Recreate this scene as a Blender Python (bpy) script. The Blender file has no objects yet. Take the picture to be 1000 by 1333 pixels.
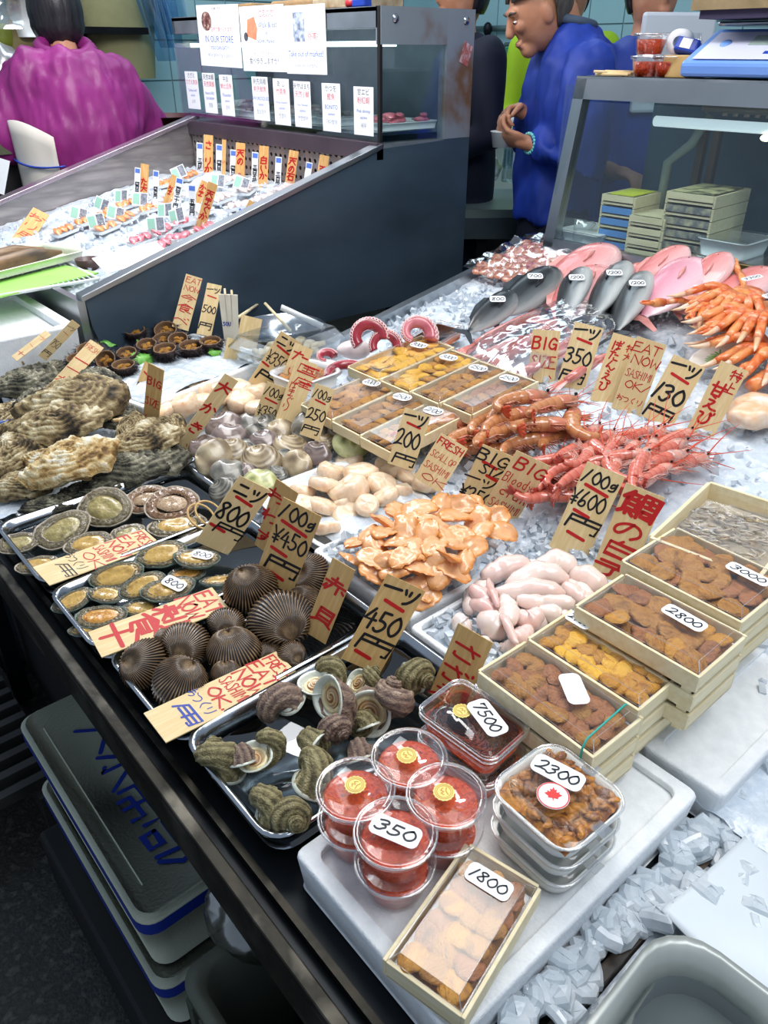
import bpy, math, random
import numpy as np
from mathutils import Vector, Matrix, Euler, noise as mn
random.seed(7); RNG = np.random.default_rng(7)
PI = math.pi
SC = bpy.context.scene
COL = SC.collection

# ------------------------------------------------------------------ camera
FOC = 1000.0; PITCH = math.radians(31); AZ = math.radians(49.4); CZ = 1.55
fw = np.array([math.cos(AZ)*math.cos(PITCH), math.sin(AZ)*math.cos(PITCH), -math.sin(PITCH)])
rt = np.array([math.sin(AZ), -math.cos(AZ), 0.0]); upv = np.cross(rt, fw)
CAMP = np.array([0, 0, CZ])
cd = bpy.data.cameras.new('camera'); cam = bpy.data.objects.new('camera', cd); COL.objects.link(cam)
cd.sensor_fit = 'HORIZONTAL'; cd.sensor_width = 36; cd.lens = 36*FOC/1000; cd.clip_start = .02; cd.clip_end = 60
cam.matrix_world = Matrix(((rt[0], upv[0], -fw[0], 0), (rt[1], upv[1], -fw[1], 0), (rt[2], upv[2], -fw[2], CZ), (0, 0, 0, 1)))
SC.camera = cam
# ------------------------------------------------------------------ world, lights, exposure
w = bpy.data.worlds.new('world'); SC.world = w; w.use_nodes = True
w.node_tree.nodes['Background'].inputs[0].default_value = (.66, .80, 1.0, 1)
w.node_tree.nodes['Background'].inputs[1].default_value = .52
SC.view_settings.view_transform = 'Standard'; SC.view_settings.look = 'None'
SC.view_settings.exposure = -0.10; SC.view_settings.gamma = 1.0; SC.view_settings.use_curve_mapping = False
def area(name, loc, target, sx, sy, power, col):
    l = bpy.data.lights.new(name, 'AREA'); l.shape = 'RECTANGLE'; l.size = sx; l.size_y = sy; l.energy = power; l.color = col
    o = bpy.data.objects.new(name, l); COL.objects.link(o); o.location = loc
    d = Vector(target)-Vector(loc); o.rotation_euler = d.to_track_quat('-Z', 'Y').to_euler(); return o
area('counter_lamp_light', (1.15, .75, 2.75), (1.05, .75, .8), 1.5, .5, 21, (1, .97, .93))
area('counter_lamp_light', (.95, 1.9, 2.8), (.75, 1.45, .85), .4, 1.3, 14, (1, .97, .92))
area('trough_lamp_light', (1.15, 2.65, 2.35), (1.05, 2.6, 1.0), 1.0, .3, 25, (1, .97, .98))
area('rear_lamp_light', (3.0, 3.2, 3.2), (2.8, 2.9, .5), 1.4, 1.4, 22, (.72, .9, 1.0))
area('rear_lamp_light', (1.6, 4.0, 2.9), (1.4, 3.6, 1.0), .8, .5, 13, (.9, .92, 1.0))
area('hall_lamp_light', (.9, -.5, 3.0), (.75, .1, .8), 1.4, .9, 26, (.95, .97, 1.0))

def ray(x, y): return fw + rt*(x-500)/FOC + upv*(666.5-y)/FOC
def P(x, y, z): d = ray(x, y); return CAMP + d*((z-CZ)/d[2])
def PX(x, y, X): d = ray(x, y); return CAMP + d*(X/d[0])
def PY(x, y, Y): d = ray(x, y); return CAMP + d*(Y/d[1])
def proj(p):
    q = np.array(p)-CAMP; dz = q@fw
    return 500+FOC*(q@rt)/dz, 666.5-FOC*(q@upv)/dz, dz
def Zs(X): return .80 + max(0., X-.80)*.19          # display surface: level in front, rising to the back
def S(x, y, dz=0.):                                # where the pixel meets the display surface (plus dz)
    z = .8+dz
    for _ in range(12): p = P(x, y, z); z = Zs(p[0])+dz
    return p

# ------------------------------------------------------------------ materials
def lin(h):
    h = h.lstrip('#'); r = [int(h[i:i+2], 16)/255 for i in (0, 2, 4)]
    return tuple((c/12.92 if c <= .04045 else ((c+.055)/1.055)**2.4) for c in r)+(1,)
MATS = {}
def pm(name, cols, sc=8, detail=4, rough=.5, metal=0, bump=0, bsc=None, coat=0, sss=0, src='noise', amt=.6, stretch=(1, 1, 1), trans=0, emit=0, spec=.5, lo=.3, hi=.7, ior=1.45, alpha=1, dist=0):
    if name in MATS: return MATS[name]
    m = bpy.data.materials.new(name); m.use_nodes = True; MATS[name] = m
    N = m.node_tree.nodes; L = m.node_tree.links; b = N['Principled BSDF']
    tc = N.new('ShaderNodeTexCoord'); mp = N.new('ShaderNodeMapping'); mp.inputs['Scale'].default_value = stretch
    L.new(tc.outputs['Object'], mp.inputs[0])
    oi = N.new('ShaderNodeObjectInfo'); mul = N.new('ShaderNodeMath'); mul.operation = 'MULTIPLY'; mul.inputs[1].default_value = 37.
    L.new(oi.outputs['Random'], mul.inputs[0])
    nz = N.new('ShaderNodeTexNoise'); nz.noise_dimensions = '4D'; nz.inputs['Scale'].default_value = sc; nz.inputs['Detail'].default_value = detail
    nz.inputs['Distortion'].default_value = dist
    L.new(mp.outputs[0], nz.inputs['Vector']); L.new(mul.outputs[0], nz.inputs['W'])
    if len(cols) > 1:
        r = N.new('ShaderNodeValToRGB'); e = r.color_ramp.elements
        while len(e) < len(cols): e.new(.5)
        for i, c in enumerate(cols):
            t = i/(len(cols)-1); e[i].position = (lo+(hi-lo)*t) if src == 'noise' else t
        for i, c in enumerate(cols): e[i].color = lin(c)
        if src == 'noise': L.new(nz.outputs[0], r.inputs[0])
        else:
            at = N.new('ShaderNodeAttribute'); at.attribute_name = 'c'
            ma = N.new('ShaderNodeMath'); ma.operation = 'MULTIPLY_ADD'; ma.inputs[1].default_value = amt; ma.inputs[2].default_value = -amt/2
            L.new(nz.outputs[0], ma.inputs[0]); ad = N.new('ShaderNodeMath'); ad.operation = 'ADD'
            L.new(at.outputs['Fac'], ad.inputs[0]); L.new(ma.outputs[0], ad.inputs[1]); L.new(ad.outputs[0], r.inputs[0])
        L.new(r.outputs[0], b.inputs['Base Color'])
    else: b.inputs['Base Color'].default_value = lin(cols[0])
    b.inputs['Roughness'].default_value = rough; b.inputs['Metallic'].default_value = metal
    b.inputs['Coat Weight'].default_value = coat; b.inputs['Coat Roughness'].default_value = .08
    b.inputs['Specular IOR Level'].default_value = spec; b.inputs['IOR'].default_value = ior
    b.inputs['Transmission Weight'].default_value = trans; b.inputs['Alpha'].default_value = alpha
    if sss:
        b.inputs['Subsurface Weight'].default_value = sss; b.inputs['Subsurface Radius'].default_value = (.012, .006, .004); b.inputs['Subsurface Scale'].default_value = 1.
    if emit: b.inputs['Emission Color'].default_value = lin(cols[0]); b.inputs['Emission Strength'].default_value = emit
    if bump:
        n2 = N.new('ShaderNodeTexNoise'); n2.inputs['Scale'].default_value = bsc or sc*3; n2.inputs['Detail'].default_value = 3
        L.new(mp.outputs[0], n2.inputs['Vector']); bp = N.new('ShaderNodeBump'); bp.inputs['Strength'].default_value = bump; bp.inputs['Distance'].default_value = .004
        L.new(n2.outputs[0], bp.inputs['Height']); L.new(bp.outputs[0], b.inputs['Normal'])
    return m
def clear(name, tint='ffffff', fac=.05, edge=.45, rough=.06, film='ffffff'):   # thin clear plastic or glass sheet
    if name in MATS: return MATS[name]
    m = bpy.data.materials.new(name); m.use_nodes = True; MATS[name] = m; N = m.node_tree.nodes; L = m.node_tree.links
    N.remove(N['Principled BSDF']); out = N['Material Output']
    t = N.new('ShaderNodeBsdfTransparent'); t.inputs[0].default_value = lin(tint)
    g = N.new('ShaderNodeBsdfGlossy'); g.inputs['Roughness'].default_value = rough; g.inputs[0].default_value = lin(film)
    lw = N.new('ShaderNodeLayerWeight'); lw.inputs[0].default_value = .35
    ma = N.new('ShaderNodeMath'); ma.operation = 'MULTIPLY_ADD'; ma.inputs[1].default_value = edge; ma.inputs[2].default_value = fac
    L.new(lw.outputs['Facing'], ma.inputs[0]); mx = N.new('ShaderNodeMixShader')
    L.new(ma.outputs[0], mx.inputs[0]); L.new(t.outputs[0], mx.inputs[1]); L.new(g.outputs[0], mx.inputs[2]); L.new(mx.outputs[0], out.inputs[0])
    return m
M_CLEAR = clear('clear_plastic'); M_GLASS = clear('case_glass', 'f1f8f8', .03, .22, .02)
M_WATER = clear('water', 'dfe8e8', .10, .4, .03)
M_WRAP = clear('wrap_film', 'ffffff', .16, .5, .12)
M_STEEL = pm('brushed_steel', ['b4b9bd', '969ba0'], sc=4, rough=.30, metal=1)
M_TRAY = pm('tray_steel', ['c3c8ce', '9ba1a8'], sc=5, rough=.2, metal=1)
M_DSTEEL = pm('dark_steel', ['262a2e', '15181b'], sc=7, rough=.38, metal=.7, bump=.1)
M_RAIL = pm('worn_rail_steel', ['5b5850', '24231f', '3a372f'], sc=14, rough=.4, metal=.8, bump=.2)
M_PANEL = pm('blue_grey_panel', ['4d6070', '394856'], sc=3, rough=.34, metal=.35, stretch=(1, 1, 2), detail=8, bump=.05, bsc=120)
M_FOAM = pm('white_foam', ['f3f5f6', 'e4e8ea'], sc=60, rough=.75, bump=.35, bsc=260)
M_PLAS = pm('white_plastic', ['eef1f3'], rough=.3, spec=.5)
M_WOOD = pm('pale_wood', ['ece0bd', 'dfcd9f'], sc=9, rough=.6, stretch=(14, 1.5, 14), lo=.35, hi=.75)
M_SIGN = pm('sign_wood', ['ecd6a8', 'dfc28c', 'e6cc9a'], sc=16, rough=.55, stretch=(10, 1, 1), lo=.3, hi=.75)
M_SIGN2 = pm('sign_wood_old', ['dcb97e', 'c9a266', 'd3ae72'], sc=16, rough=.55, stretch=(10, 1, 1), lo=.3, hi=.75)
M_RED = pm('red_marker', ['c01a1c'], rough=.5); M_BLK = pm('black_marker', ['15151a'], rough=.5); M_BLUE = pm('blue_ink', ['1f3c9c'], rough=.5)
M_BOUND = {'r': M_RED, 'k': M_BLK, 'b': M_BLUE}
M_LABEL = pm('white_label', ['f4f6fa'], rough=.4)
M_ICE = pm('crushed_ice', ['dde5ec', 'c6d2dd', 'e9eff4'], sc=40, rough=.22, bump=.8, bsc=90, sss=.0, coat=.4, spec=.6)
M_ICEC = pm('ice_chunk', ['e3eaf0', 'd2dce5'], sc=20, rough=.12, spec=.6, bump=.3, bsc=60, coat=.3, sss=.0, alpha=.72)
M_BLACK = pm('matt_black', ['0b0c0e'], rough=.7)

# ------------------------------------------------------------------ mesh building
class MB:
    def __init__(s): s.v = []; s.f = []; s.c = []; s.n = 0
    def add(s, V, F, c=None):
        V = np.asarray(V, float).reshape(-1, 3); s.v.append(V)
        s.f += [[i+s.n for i in f] for f in F]; s.n += len(V)
        s.c.append(np.zeros(len(V)) if c is None else np.broadcast_to(np.asarray(c, float), (len(V),)))
        return s
    def box(s, a, b, c=None):
        x0, y0, z0 = a; x1, y1, z1 = b
        V = [(x0, y0, z0), (x1, y0, z0), (x1, y1, z0), (x0, y1, z0), (x0, y0, z1), (x1, y0, z1), (x1, y1, z1), (x0, y1, z1)]
        return s.add(V, [(0, 3, 2, 1), (4, 5, 6, 7), (0, 1, 5, 4), (1, 2, 6, 5), (2, 3, 7, 6), (3, 0, 4, 7)], c)
    def hexa(s, V): return s.add(V, [(0, 3, 2, 1), (4, 5, 6, 7), (0, 1, 5, 4), (1, 2, 6, 5), (2, 3, 7, 6), (3, 0, 4, 7)])
    def grid(s, A, cu=False, cv=False, c=None):       # A: nu x nv x 3
        nu, nv = A.shape[:2]; F = []
        for i in range(nu-(0 if cu else 1)):
            for j in range(nv-(0 if cv else 1)):
                a = i*nv+j; b = ((i+1) % nu)*nv+j; F.append((a, b, ((i+1) % nu)*nv+(j+1) % nv, i*nv+(j+1) % nv))
        return s.add(A.reshape(-1, 3), F, None if c is None else np.asarray(c).reshape(-1))
    def tube(s, path, rad, n=8, cap=True, c=None, flat=None):
        p = np.array(path, float); k = len(p); rad = np.broadcast_to(np.array(rad, float), (k,))
        t = np.gradient(p, axis=0); t /= np.linalg.norm(t, axis=1)[:, None]+1e-12
        ref = np.array([0, 0, 1.]) if abs(t[0][2]) < .9 else np.array([1., 0, 0]); A = np.zeros((k, n, 3)); u = None
        for i in range(k):
            if u is None: u = np.cross(t[i], ref)
            u = u-t[i]*(u@t[i]); u /= np.linalg.norm(u)+1e-12; w_ = np.cross(t[i], u)
            for j in range(n):
                a = 2*PI*j/n; A[i, j] = p[i]+rad[i]*(math.cos(a)*u*(flat or 1)+math.sin(a)*w_)
        cc = None if c is None else np.repeat(np.asarray(c, float), n)
        s.grid(A, cv=True, c=cc)
        if cap:
            b = s.n-k*n; s.f.append([b+j for j in range(n)]); s.f.append([b+(k-1)*n+n-1-j for j in range(n)])
        return s
    def lathe(s, prof, n=24, c=None, ctr=(0, 0, 0), sx=1, sy=1):
        A = np.array([[(r*math.cos(2*PI*j/n)*sx+ctr[0], r*math.sin(2*PI*j/n)*sy+ctr[1], z+ctr[2]) for j in range(n)] for r, z in prof])
        return s.grid(A, cv=True, c=None if c is None else np.repeat(np.asarray(c, float), n))
    def ell(s, ctr, r, n=10, m=8, c=None, fn=None):
        A = np.zeros((m+1, n, 3))
        for i in range(m+1):
            a = PI*i/m-PI/2
            for j in range(n):
                b = 2*PI*j/n; d = np.array([math.cos(a)*math.cos(b), math.cos(a)*math.sin(b), math.sin(a)])
                k = 1 if fn is None else fn(d)
                A[i, j] = np.array(ctr)+np.array(r)*d*k
        return s.grid(A, cv=True, c=None if c is None else np.full((m+1, n), c))
    def xf(s, M):
        M = np.array(M)
        s.v = [v@M[:3, :3].T+M[:3, 3] for v in s.v]; return s
    def join(s, o, M=None):
        M = np.eye(4) if M is None else np.array(M); n = s.n
        for v in o.v: s.v.append(v@M[:3, :3].T+M[:3, 3])
        s.f += [[i+n for i in f] for f in o.f]; s.c += o.c; s.n += o.n; return s
    def mesh(s, name, mat, smooth=True):
        me = bpy.data.meshes.new(name); V = np.concatenate(s.v); me.from_pydata(V.tolist(), [], s.f)
        at = me.attributes.new('c', 'FLOAT', 'POINT'); at.data.foreach_set('value', np.concatenate(s.c).astype(np.float32))
        if smooth: me.polygons.foreach_set('use_smooth', [True]*len(me.polygons))
        me.materials.append(mat); me.update(); return me
    def obj(s, name, mat, parent=None, smooth=True, bevel=0, loc=None, auto=False):
        return link(name, s.mesh(name, mat, smooth), parent, bevel, loc, auto)
def link(name, me, parent=None, bevel=0, loc=None, auto=False):
    o = bpy.data.objects.new(name, me); COL.objects.link(o)
    if parent is not None: o.parent = parent
    if loc is not None: o.location = loc
    if bevel:
        b = o.modifiers.new('b', 'BEVEL'); b.width = bevel; b.segments = 2; b.limit_method = 'ANGLE'
    return o
def vn(p, s=1., o=0.): return mn.noise(Vector((p[0]*s+o, p[1]*s+o*.7, p[2]*s-o)))
def Mx(loc=(0, 0, 0), rot=(0, 0, 0), sc=1.):
    s = sc if hasattr(sc, '__len__') else (sc, sc, sc)
    return Matrix.Translation(Vector(loc)) @ Euler(rot).to_matrix().to_4x4() @ Matrix.Diagonal((*s, 1))
def tag(o, label, cat=None, group=None, kind=None):
    if label: o['label'] = label
    if cat: o['category'] = cat
    if group: o['group'] = group
    if kind: o['kind'] = kind
    return o
def empty(name, loc=(0, 0, 0), rot=(0, 0, 0), sc=1.):
    o = bpy.data.objects.new(name, None); COL.objects.link(o); o.empty_display_size = .02
    o.location = [float(v) for v in loc]; o.rotation_euler = rot; o.scale = (sc, sc, sc) if not hasattr(sc, '__len__') else sc; return o
def thing(name, label, cat, loc=(0, 0, 0), rot=(0, 0, 0), group=None, sc=1.):
    return tag(empty(name, loc, rot, sc), label, cat, group)
def build(name, parts, label, cat, loc, rot=(0, 0, 0), sc=1., group=None):
    """parts: list of (part name, mesh datablock, [sub parts]); meshes are shared between repeats"""
    t = thing(name, label, cat, loc, rot, group, sc)
    for p in parts:
        q = link(p[0], p[1], t)
        for s_ in (p[2] if len(p) > 2 else []): link(s_[0], s_[1], q)
    return t
ORD = ['first', 'second', 'third', 'fourth', 'fifth', 'sixth', 'seventh', 'eighth', 'ninth', 'tenth', 'eleventh', 'twelfth', 'thirteenth', 'fourteenth']
def rowlabel(fmt, r, nr, k, n):                     # position words: row counted from the back, place counted from the left of the photo
    row = '' if nr == 1 else (', '+('back row' if r == 0 else 'front row' if r == nr-1 else 'middle row' if nr == 3 else ORD[r]+' row from back'))
    pos = 'leftmost' if k == 0 else 'rightmost' if k == n-1 else ORD[k]+' from left'
    if n == 1: pos = 'lone'
    return fmt.format(pos=pos, row=row)

# ------------------------------------------------------------------ marker handwriting: strokes on a 10 x 10 grid, ~ = rounded
G = {
'0': "~39 17 04 12 30 51 64 57 39 28", '1': "49 20", '2': "~07 29 49 57 44 21 00;00 31 61", '3': "~08 29 49 57 46 25;~25 45 53 42 30 10 01", '4': "39 04 64;47 40",
'5': "19 15;~15 35 54 52 30 10 01;19 59", '6': "~49 26 13 01 30 51 53 34 12", '7': "07 09 59 20", '8': "~58 39 18 17 35 52 50 30 11 12 35 57 58", '9': "~56 36 17 28 49 57 54 30",
'A': "00 39 60;13 53", 'B': "00 09;~09 49 57 35 05;~05 45 52 40 00", 'C': "~57 39 17 03 11 30 52", 'D': "00 09;~09 39 56 53 30 00", 'E': "59 09 00 60;05 45", 'F': "59 09 00;05 45",
'G': "~57 39 17 03 11 30 52;54 34;54 50", 'H': "09 00;59 50;05 55", 'I': "39 30", 'K': "09 00;59 05 60", 'L': "09 00 50", 'M': "00 09 34 69 60", 'N': "00 09 60 69", 'O': "~39 17 04 12 30 51 64 57 39 28",
'P': "00 09;~09 49 57 44 04", 'R': "00 09;~09 49 57 44 04;24 60", 'S': "~58 39 18 17 35 52 40 20 01", 'T': "09 69;39 30", 'U': "~09 03 20 40 53 59", 'V': "09 30 69", 'W': "09 10 36 50 69",
'Y': "09 35 69;35 30", 'Z': "09 59 00 60", 'l': "29 20", 'o': "~35 14 02 20 41 44 35", 'd': "~45 15 03 10 40;49 40", 'y': "05 22;45 10", 'c': "~44 25 03 20 41", 'a': "~45 15 03 10 41;45 40",
'm': "00 05;~04 25 30;~34 55 60", 'g': "~55 25 13 22 54;~56 51 30 10", '/': "49 00", '!': "39 33;31 30", '.': "20 21", 'k': "09 00;45 03 40", '-': "04 54",
'¥': "09 34 69;34 30;14 54;12 52", '一': "05 96", '二': "27 77;12 92", 'ッ': "17 25;47 45;~88 74 51 30", '円': "08 00;08 88 80 70;05 85;48 45", '大': "06 96;~49 45 10;~45 92",
'か': "~06 57 52 41;~39 24 01;77 95", 'き': "27 78;15 86;~39 74;~22 20 60", 'い': "~17 13 30;77 84", 'た': "07 57;~39 10;55 85;~52 50 90", 'ら': "39 58;~27 24 64 82 50 20",
'は': "~18 10;37 97;~69 60 41 51 82", 'ま': "18 88;16 86;~59 51 21 20 50 81", 'ぐ': "~69 25 70;78 87;99 98", 'り': "~18 14;~79 73 40", '国': "08 00 90 98 08;27 77;25 75;47 42;22 82;64 73",
'産': "49 48;18 88;~18 00;66 76;25 85;~34 10;34 84;32 72;54 50;30 90", 'あ': "17 77;~38 31;~65 41 12 34 74 82 50", 'お': "06 56;~29 21 02 34 84 71 50;77 96", 'わ': "29 20;~06 27 01 46 86 82 50",
'ず': "16 96;~59 52 32 34 54 41 20;79 88", '赤': "27 77;49 45;05 95;~34 10;64 60;13 01;83 92", '貝': "29 22 82 89 29;27 87;24 84;~32 00;62 90", 'さ': "17 87;~59 74;~22 20 70", 'ざ': "17 67;~49 64;~22 20 70;78 87;99 98",
'え': "39 58;~26 76 10;~33 50 90", 'び': "~07 37 13 20 60 84 69 87;99 98", 'べ': "~04 37 91;67 76;88 97", 'ん': "~49 01 34 51 70 93", 'つ': "~06 67 84 61 30", 'く': "~69 14 60",
'用': "~28 10;28 88 80 70;25 85;22 82;58 50", '今': "~49 05;~49 95;36 66;14 74 50", '食': "~49 06;~49 96;47 48;27 77 73 23;25 75;27 21;21 50;52 90",
'鯛': "~29 06;28 48 36;16 12 42 46 16;14 44;29 12;00 11;20 21;40 31;~59 50;59 99 90;67 87;78 75;65 85;63 83 81 61 63", 'の': "~58 31 11 15 48 77 83 60", '白': "49 37;17 10 80 87 17;14 84", '子': "17 77 54;~54 51 30;05 95",
'甘': "06 96;29 20;79 70;23 73;20 70", '特': "~29 06;07 47;29 20;03 45;57 97;79 75;55 95;54 94;~84 81 70;63 72", '上': "49 40;45 85;00 90", 'ぼ': "~18 10;37 87;35 85;~69 60 41 51 82;99 98", '石': "08 98;~48 03;25 20 80 85 25",
'天': "08 98;15 85;~58 00;~45 90", '百': "09 99;49 37;17 10 80 87 17;13 83", '三': "18 88;25 75;01 91", '四': "07 01 91 97 07;~37 24;67 64 84", '五': "18 88;48 30;15 75 70;00 90", '十': "05 95;49 40", '刺': "05 55;29 20;~25 01;25 52;14 17 47 44;69 62;89 81 70",
'身': "39 27;27 20;27 87 80 60;25 85;23 83;01 91;~62 30 00", '六': "49 46;05 95;~34 00;64 90", '水': "49 40 31;06 36 01;~87 55;~55 90", '部': "29 27;07 57;16 25;46 35;04 54;12 10 40 42 12;~79 60;79 99 86 93 70", '精': "07 47;29 20;03 25;57 97;79 75;55 95;63 60;63 93 90", '帝': "49 47;07 97;26 35;76 65;04 01;04 94 91;22 20;22 72 70;45 40"}
def stroke_pts(code):
    out = []
    for st in code.split(';'):
        sm = st.startswith('~'); p = [(int(a[0]), int(a[1])) for a in st.strip('~ ').split()]
        p = [(float(x), float(y)) for x, y in p]
        if sm and len(p) > 2:
            for _ in range(2):
                q = [p[0]]
                for a, b in zip(p[:-1], p[1:]): q += [(a[0]*.75+b[0]*.25, a[1]*.75+b[1]*.25), (a[0]*.25+b[0]*.75, a[1]*.25+b[1]*.75)]
                q.append(p[-1]); p = q
        out.append(p)
    return out
def ribbon(mb, pts, w, z):
    """flat marker stroke on the plane z, rounded at both ends"""
    pts = [np.array(p) for p in pts]; n = len(pts)
    if n == 1: pts = [pts[0], pts[0]+np.array([1e-4, 0])]; n = 2
    L_, R_ = [], []
    for i in range(n):
        d = pts[min(i+1, n-1)]-pts[max(i-1, 0)]; d = d/(np.linalg.norm(d)+1e-9); nn = np.array([-d[1], d[0]])
        k = 1.
        if 0 < i < n-1:
            d1 = pts[i]-pts[i-1]; d1 = d1/(np.linalg.norm(d1)+1e-9); k = 1/max(.6, abs(nn@np.array([-d1[1], d1[0]])))
        L_.append(pts[i]+nn*w*k); R_.append(pts[i]-nn*w*k)
    V = [(*a, z) for a in L_]+[(*a, z) for a in R_]; F = [(n+i, n+i+1, i+1, i) for i in range(n-1)]
    for e, s_ in ((0, -1), (n-1, 1)):
        d = pts[e]-pts[e+(1 if e == 0 else -1)]; d = d/(np.linalg.norm(d)+1e-9); nn = np.array([-d[1], d[0]]); b = len(V)
        for a in range(5): t = PI*a/4; V.append((*(pts[e]+nn*w*math.cos(t)+d*w*math.sin(t)), z))
        F.append([b+4-a for a in range(5)])
    mb.add(V, F)
LATW = .64
def write(mb, text, cx, cy, h, w=None, z=0, vert=False, lw=.07, slant=.08, gap=.12, rnd=None, fit=None):
    """text centred on (cx, cy) with letter height h"""
    rnd = rnd or random.Random(hash(len(text)*31+int(h*1e5)) & 255)
    adv = [1. if ord(c) > 255 else (.35 if c in 'lI1 .!' else LATW) for c in text]
    if vert:
        tot = len(text)*(1+gap)-gap; hh = h
        if fit and tot*h > fit: hh = fit/tot
        y = cy+tot*hh/2
        for c in text:
            if c in G: _glyph(mb, G[c], cx-hh/2, y-hh, hh, hh, lw, slant, z, rnd)
            y -= hh*(1+gap)
    else:
        tot = sum(adv)+gap*(len(text)-1); ww = h
        if fit: ww = fit/tot
        x = cx-tot*ww/2
        for c, a in zip(text, adv):
            if c in G: _glyph(mb, G[c], x-(0 if ord(c) > 255 else 0.0 if a > .5 else ww*.18), cy-h/2, ww if ord(c) > 255 else ww, h, lw, slant, z, rnd)
            x += (a+gap)*ww
def _glyph(mb, code, x, y, w, h, lw, slant, z, rnd):
    r = rnd.uniform(-.06, .06); dy = rnd.uniform(-.04, .04)*h
    for p in stroke_pts(code):
        q = [(x+(a/9+slant*(b/9-.3))*w, y+dy+(b/9+r*(a/9-.5))*h) for a, b in p]
        ribbon(mb, q, lw*min(w, h), z+rnd.uniform(0, .00012))

# ================================================================== STRUCTURE AND FURNITURE
def struct(name, mb, m, parent=None, **k):
    o = mb.obj(name, m, parent, **k)
    if parent is None: o['kind'] = 'structure'
    return o
M_FLOOR = pm('wet_concrete_floor', ['35342f', '1a1a18', '4a4842'], sc=60, rough=.45, bump=.4, bsc=150)
M_DRAIN = pm('drain_floor', ['14130f', '070707'], sc=20, rough=.4)
fl = struct('floor', MB().box((-3, -3, -.05), (8, 9, 0)), M_FLOOR, smooth=False)
# slatted duckboard at the left foot of the counter
dk = thing('duckboard', 'dark slatted duckboard on the floor at the left foot of the counter', 'duckboard', (0, 0, 0))
M_DUCK = pm('duckboard_slat', ['3c3c3a', '222221'], sc=12, rough=.45)
sl = MB().box((-.5, -.011, 0), (.5, .011, .03)).mesh('slat', M_DUCK, False)
for i in range(22):
    o = link('slat', sl, dk, loc=(-.28, 1.42+i*.055, .10)); o.rotation_euler = (0, 0, .0)
for xx in (-.72, .16): MB().box((xx, 1.38, 0), (xx+.05, 2.66, .10)).obj('bearer', M_DUCK, dk, smooth=False)

# tiled walls: each tile a piece
M_TILE = pm('teal_tile', ['a9cdd2', '9cc3c9'], sc=3, rough=.25); M_GROUT = pm('grout', ['7b979b'], rough=.8)
def tiled(name, o, ux, nu, nv, size, rot):
    wl = MB().box((0, 0, 0), (nu*size, .05, nv*size)).obj(name, M_GROUT); wl.location = o; wl.rotation_euler = (0, 0, rot); wl['kind'] = 'structure'
    t = MB().box((.004, -.006, .004), (size-.004, .0, size-.004)).mesh('tile', M_TILE, False)
    return wl, t
wl, t = tiled('wall_left', (.4, 4.7, 0), 0, 20, 12, .2, 0)
for i in range(8, 20):
    for j in range(6, 12): link('tile', t, wl, loc=(i*.2, 0, j*.2))
# the right half of wall is far behind the case
wl2 = MB().box((0, 0, 0), (6.2, .05, 3.0)).obj('wall_back', M_GROUT); wl2.location = (4.4, 5.2, 0); wl2.rotation_euler = (0, 0, -PI/2); wl2['kind'] = 'structure'
t2 = MB().box((.004, -.006, .004), (.236, .0, .236)).mesh('tile', M_TILE, False)
for i in range(2, 18):
    for j in range(4, 12):
        link('tile', t2, wl2, loc=(i*.24, 0, j*.24))

# main counter frame
ct = thing('display_counter', 'long dark steel fish counter with worn rail carrying all the seafood', 'counter', (0, 0, 0))
mb = MB().box((.196, .185, .775), (.212, 1.98, .787)).box((.196, .185, .715), (.200, 1.98, .775))
mb.obj('edge_rail', M_RAIL, ct, smooth=False, bevel=.002)
MB().box((.212, .19, .752), (1.0, 1.97, .760)).obj('deck', M_DSTEEL, ct, smooth=False)
MB().box((.230, .19, .760), (.238, 1.97, .776)).obj('inner_rail', M_RAIL, ct, smooth=False)
MB().box((.30, .24, .60), (2.2, 1.93, .75)).obj('under_frame', M_BLACK, ct, smooth=False)
for (x, y) in ((.26, .26), (.26, 1.85), (1.9, .3), (1.9, 1.5)):
    MB().box((x-.02, y-.02, 0), (x+.02, y+.02, .715)).obj('leg', M_DSTEEL, ct, smooth=False)
MB().box((.3, .21, .05), (.32, 1.9, .62)).obj('apron_panel', M_BLACK, ct, smooth=False)
MB().box((.212, .170, .745), (1.6, .182, .765)).obj('front_ledge', pm('ledge_wood', ['6b5a46', '3e342a', '2a2824'], sc=14, rough=.5, stretch=(1, 8, 8)), ct, smooth=False)
# sloping sheet under the ice, its left edge trim
V = [(.8, 1.585, .76), (2.02, 1.585, Zs(2.02)-.04), (2.02, 1.6, Zs(2.02)-.04), (.8, 1.6, .76)]
mb = MB().hexa([(1.0, 1.585, .75), (2.0, 1.585, Zs(2.)-.07), (2.0, 1.61, Zs(2.)-.07), (1.0, 1.61, .75), (1.0, 1.585, Zs(1.)+.018), (2.0, 1.585, Zs(2.)+.018), (2.0, 1.61, Zs(2.)+.018), (1.0, 1.61, Zs(1.)+.018)])
mb.obj('side_trim', M_STEEL, ct, smooth=False)
mb = MB().hexa([(.8, -.75, .70), (2.0, -.75, Zs(2.)-.12), (2.0, 1.6, Zs(2.)-.12), (.8, 1.6, .70), (.8, -.75, .76), (2.0, -.75, Zs(2.)-.03), (2.0, 1.6, Zs(2.)-.03), (.8, 1.6, .76)])
mb.obj('sloping_deck', M_STEEL, ct, smooth=False)
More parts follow.
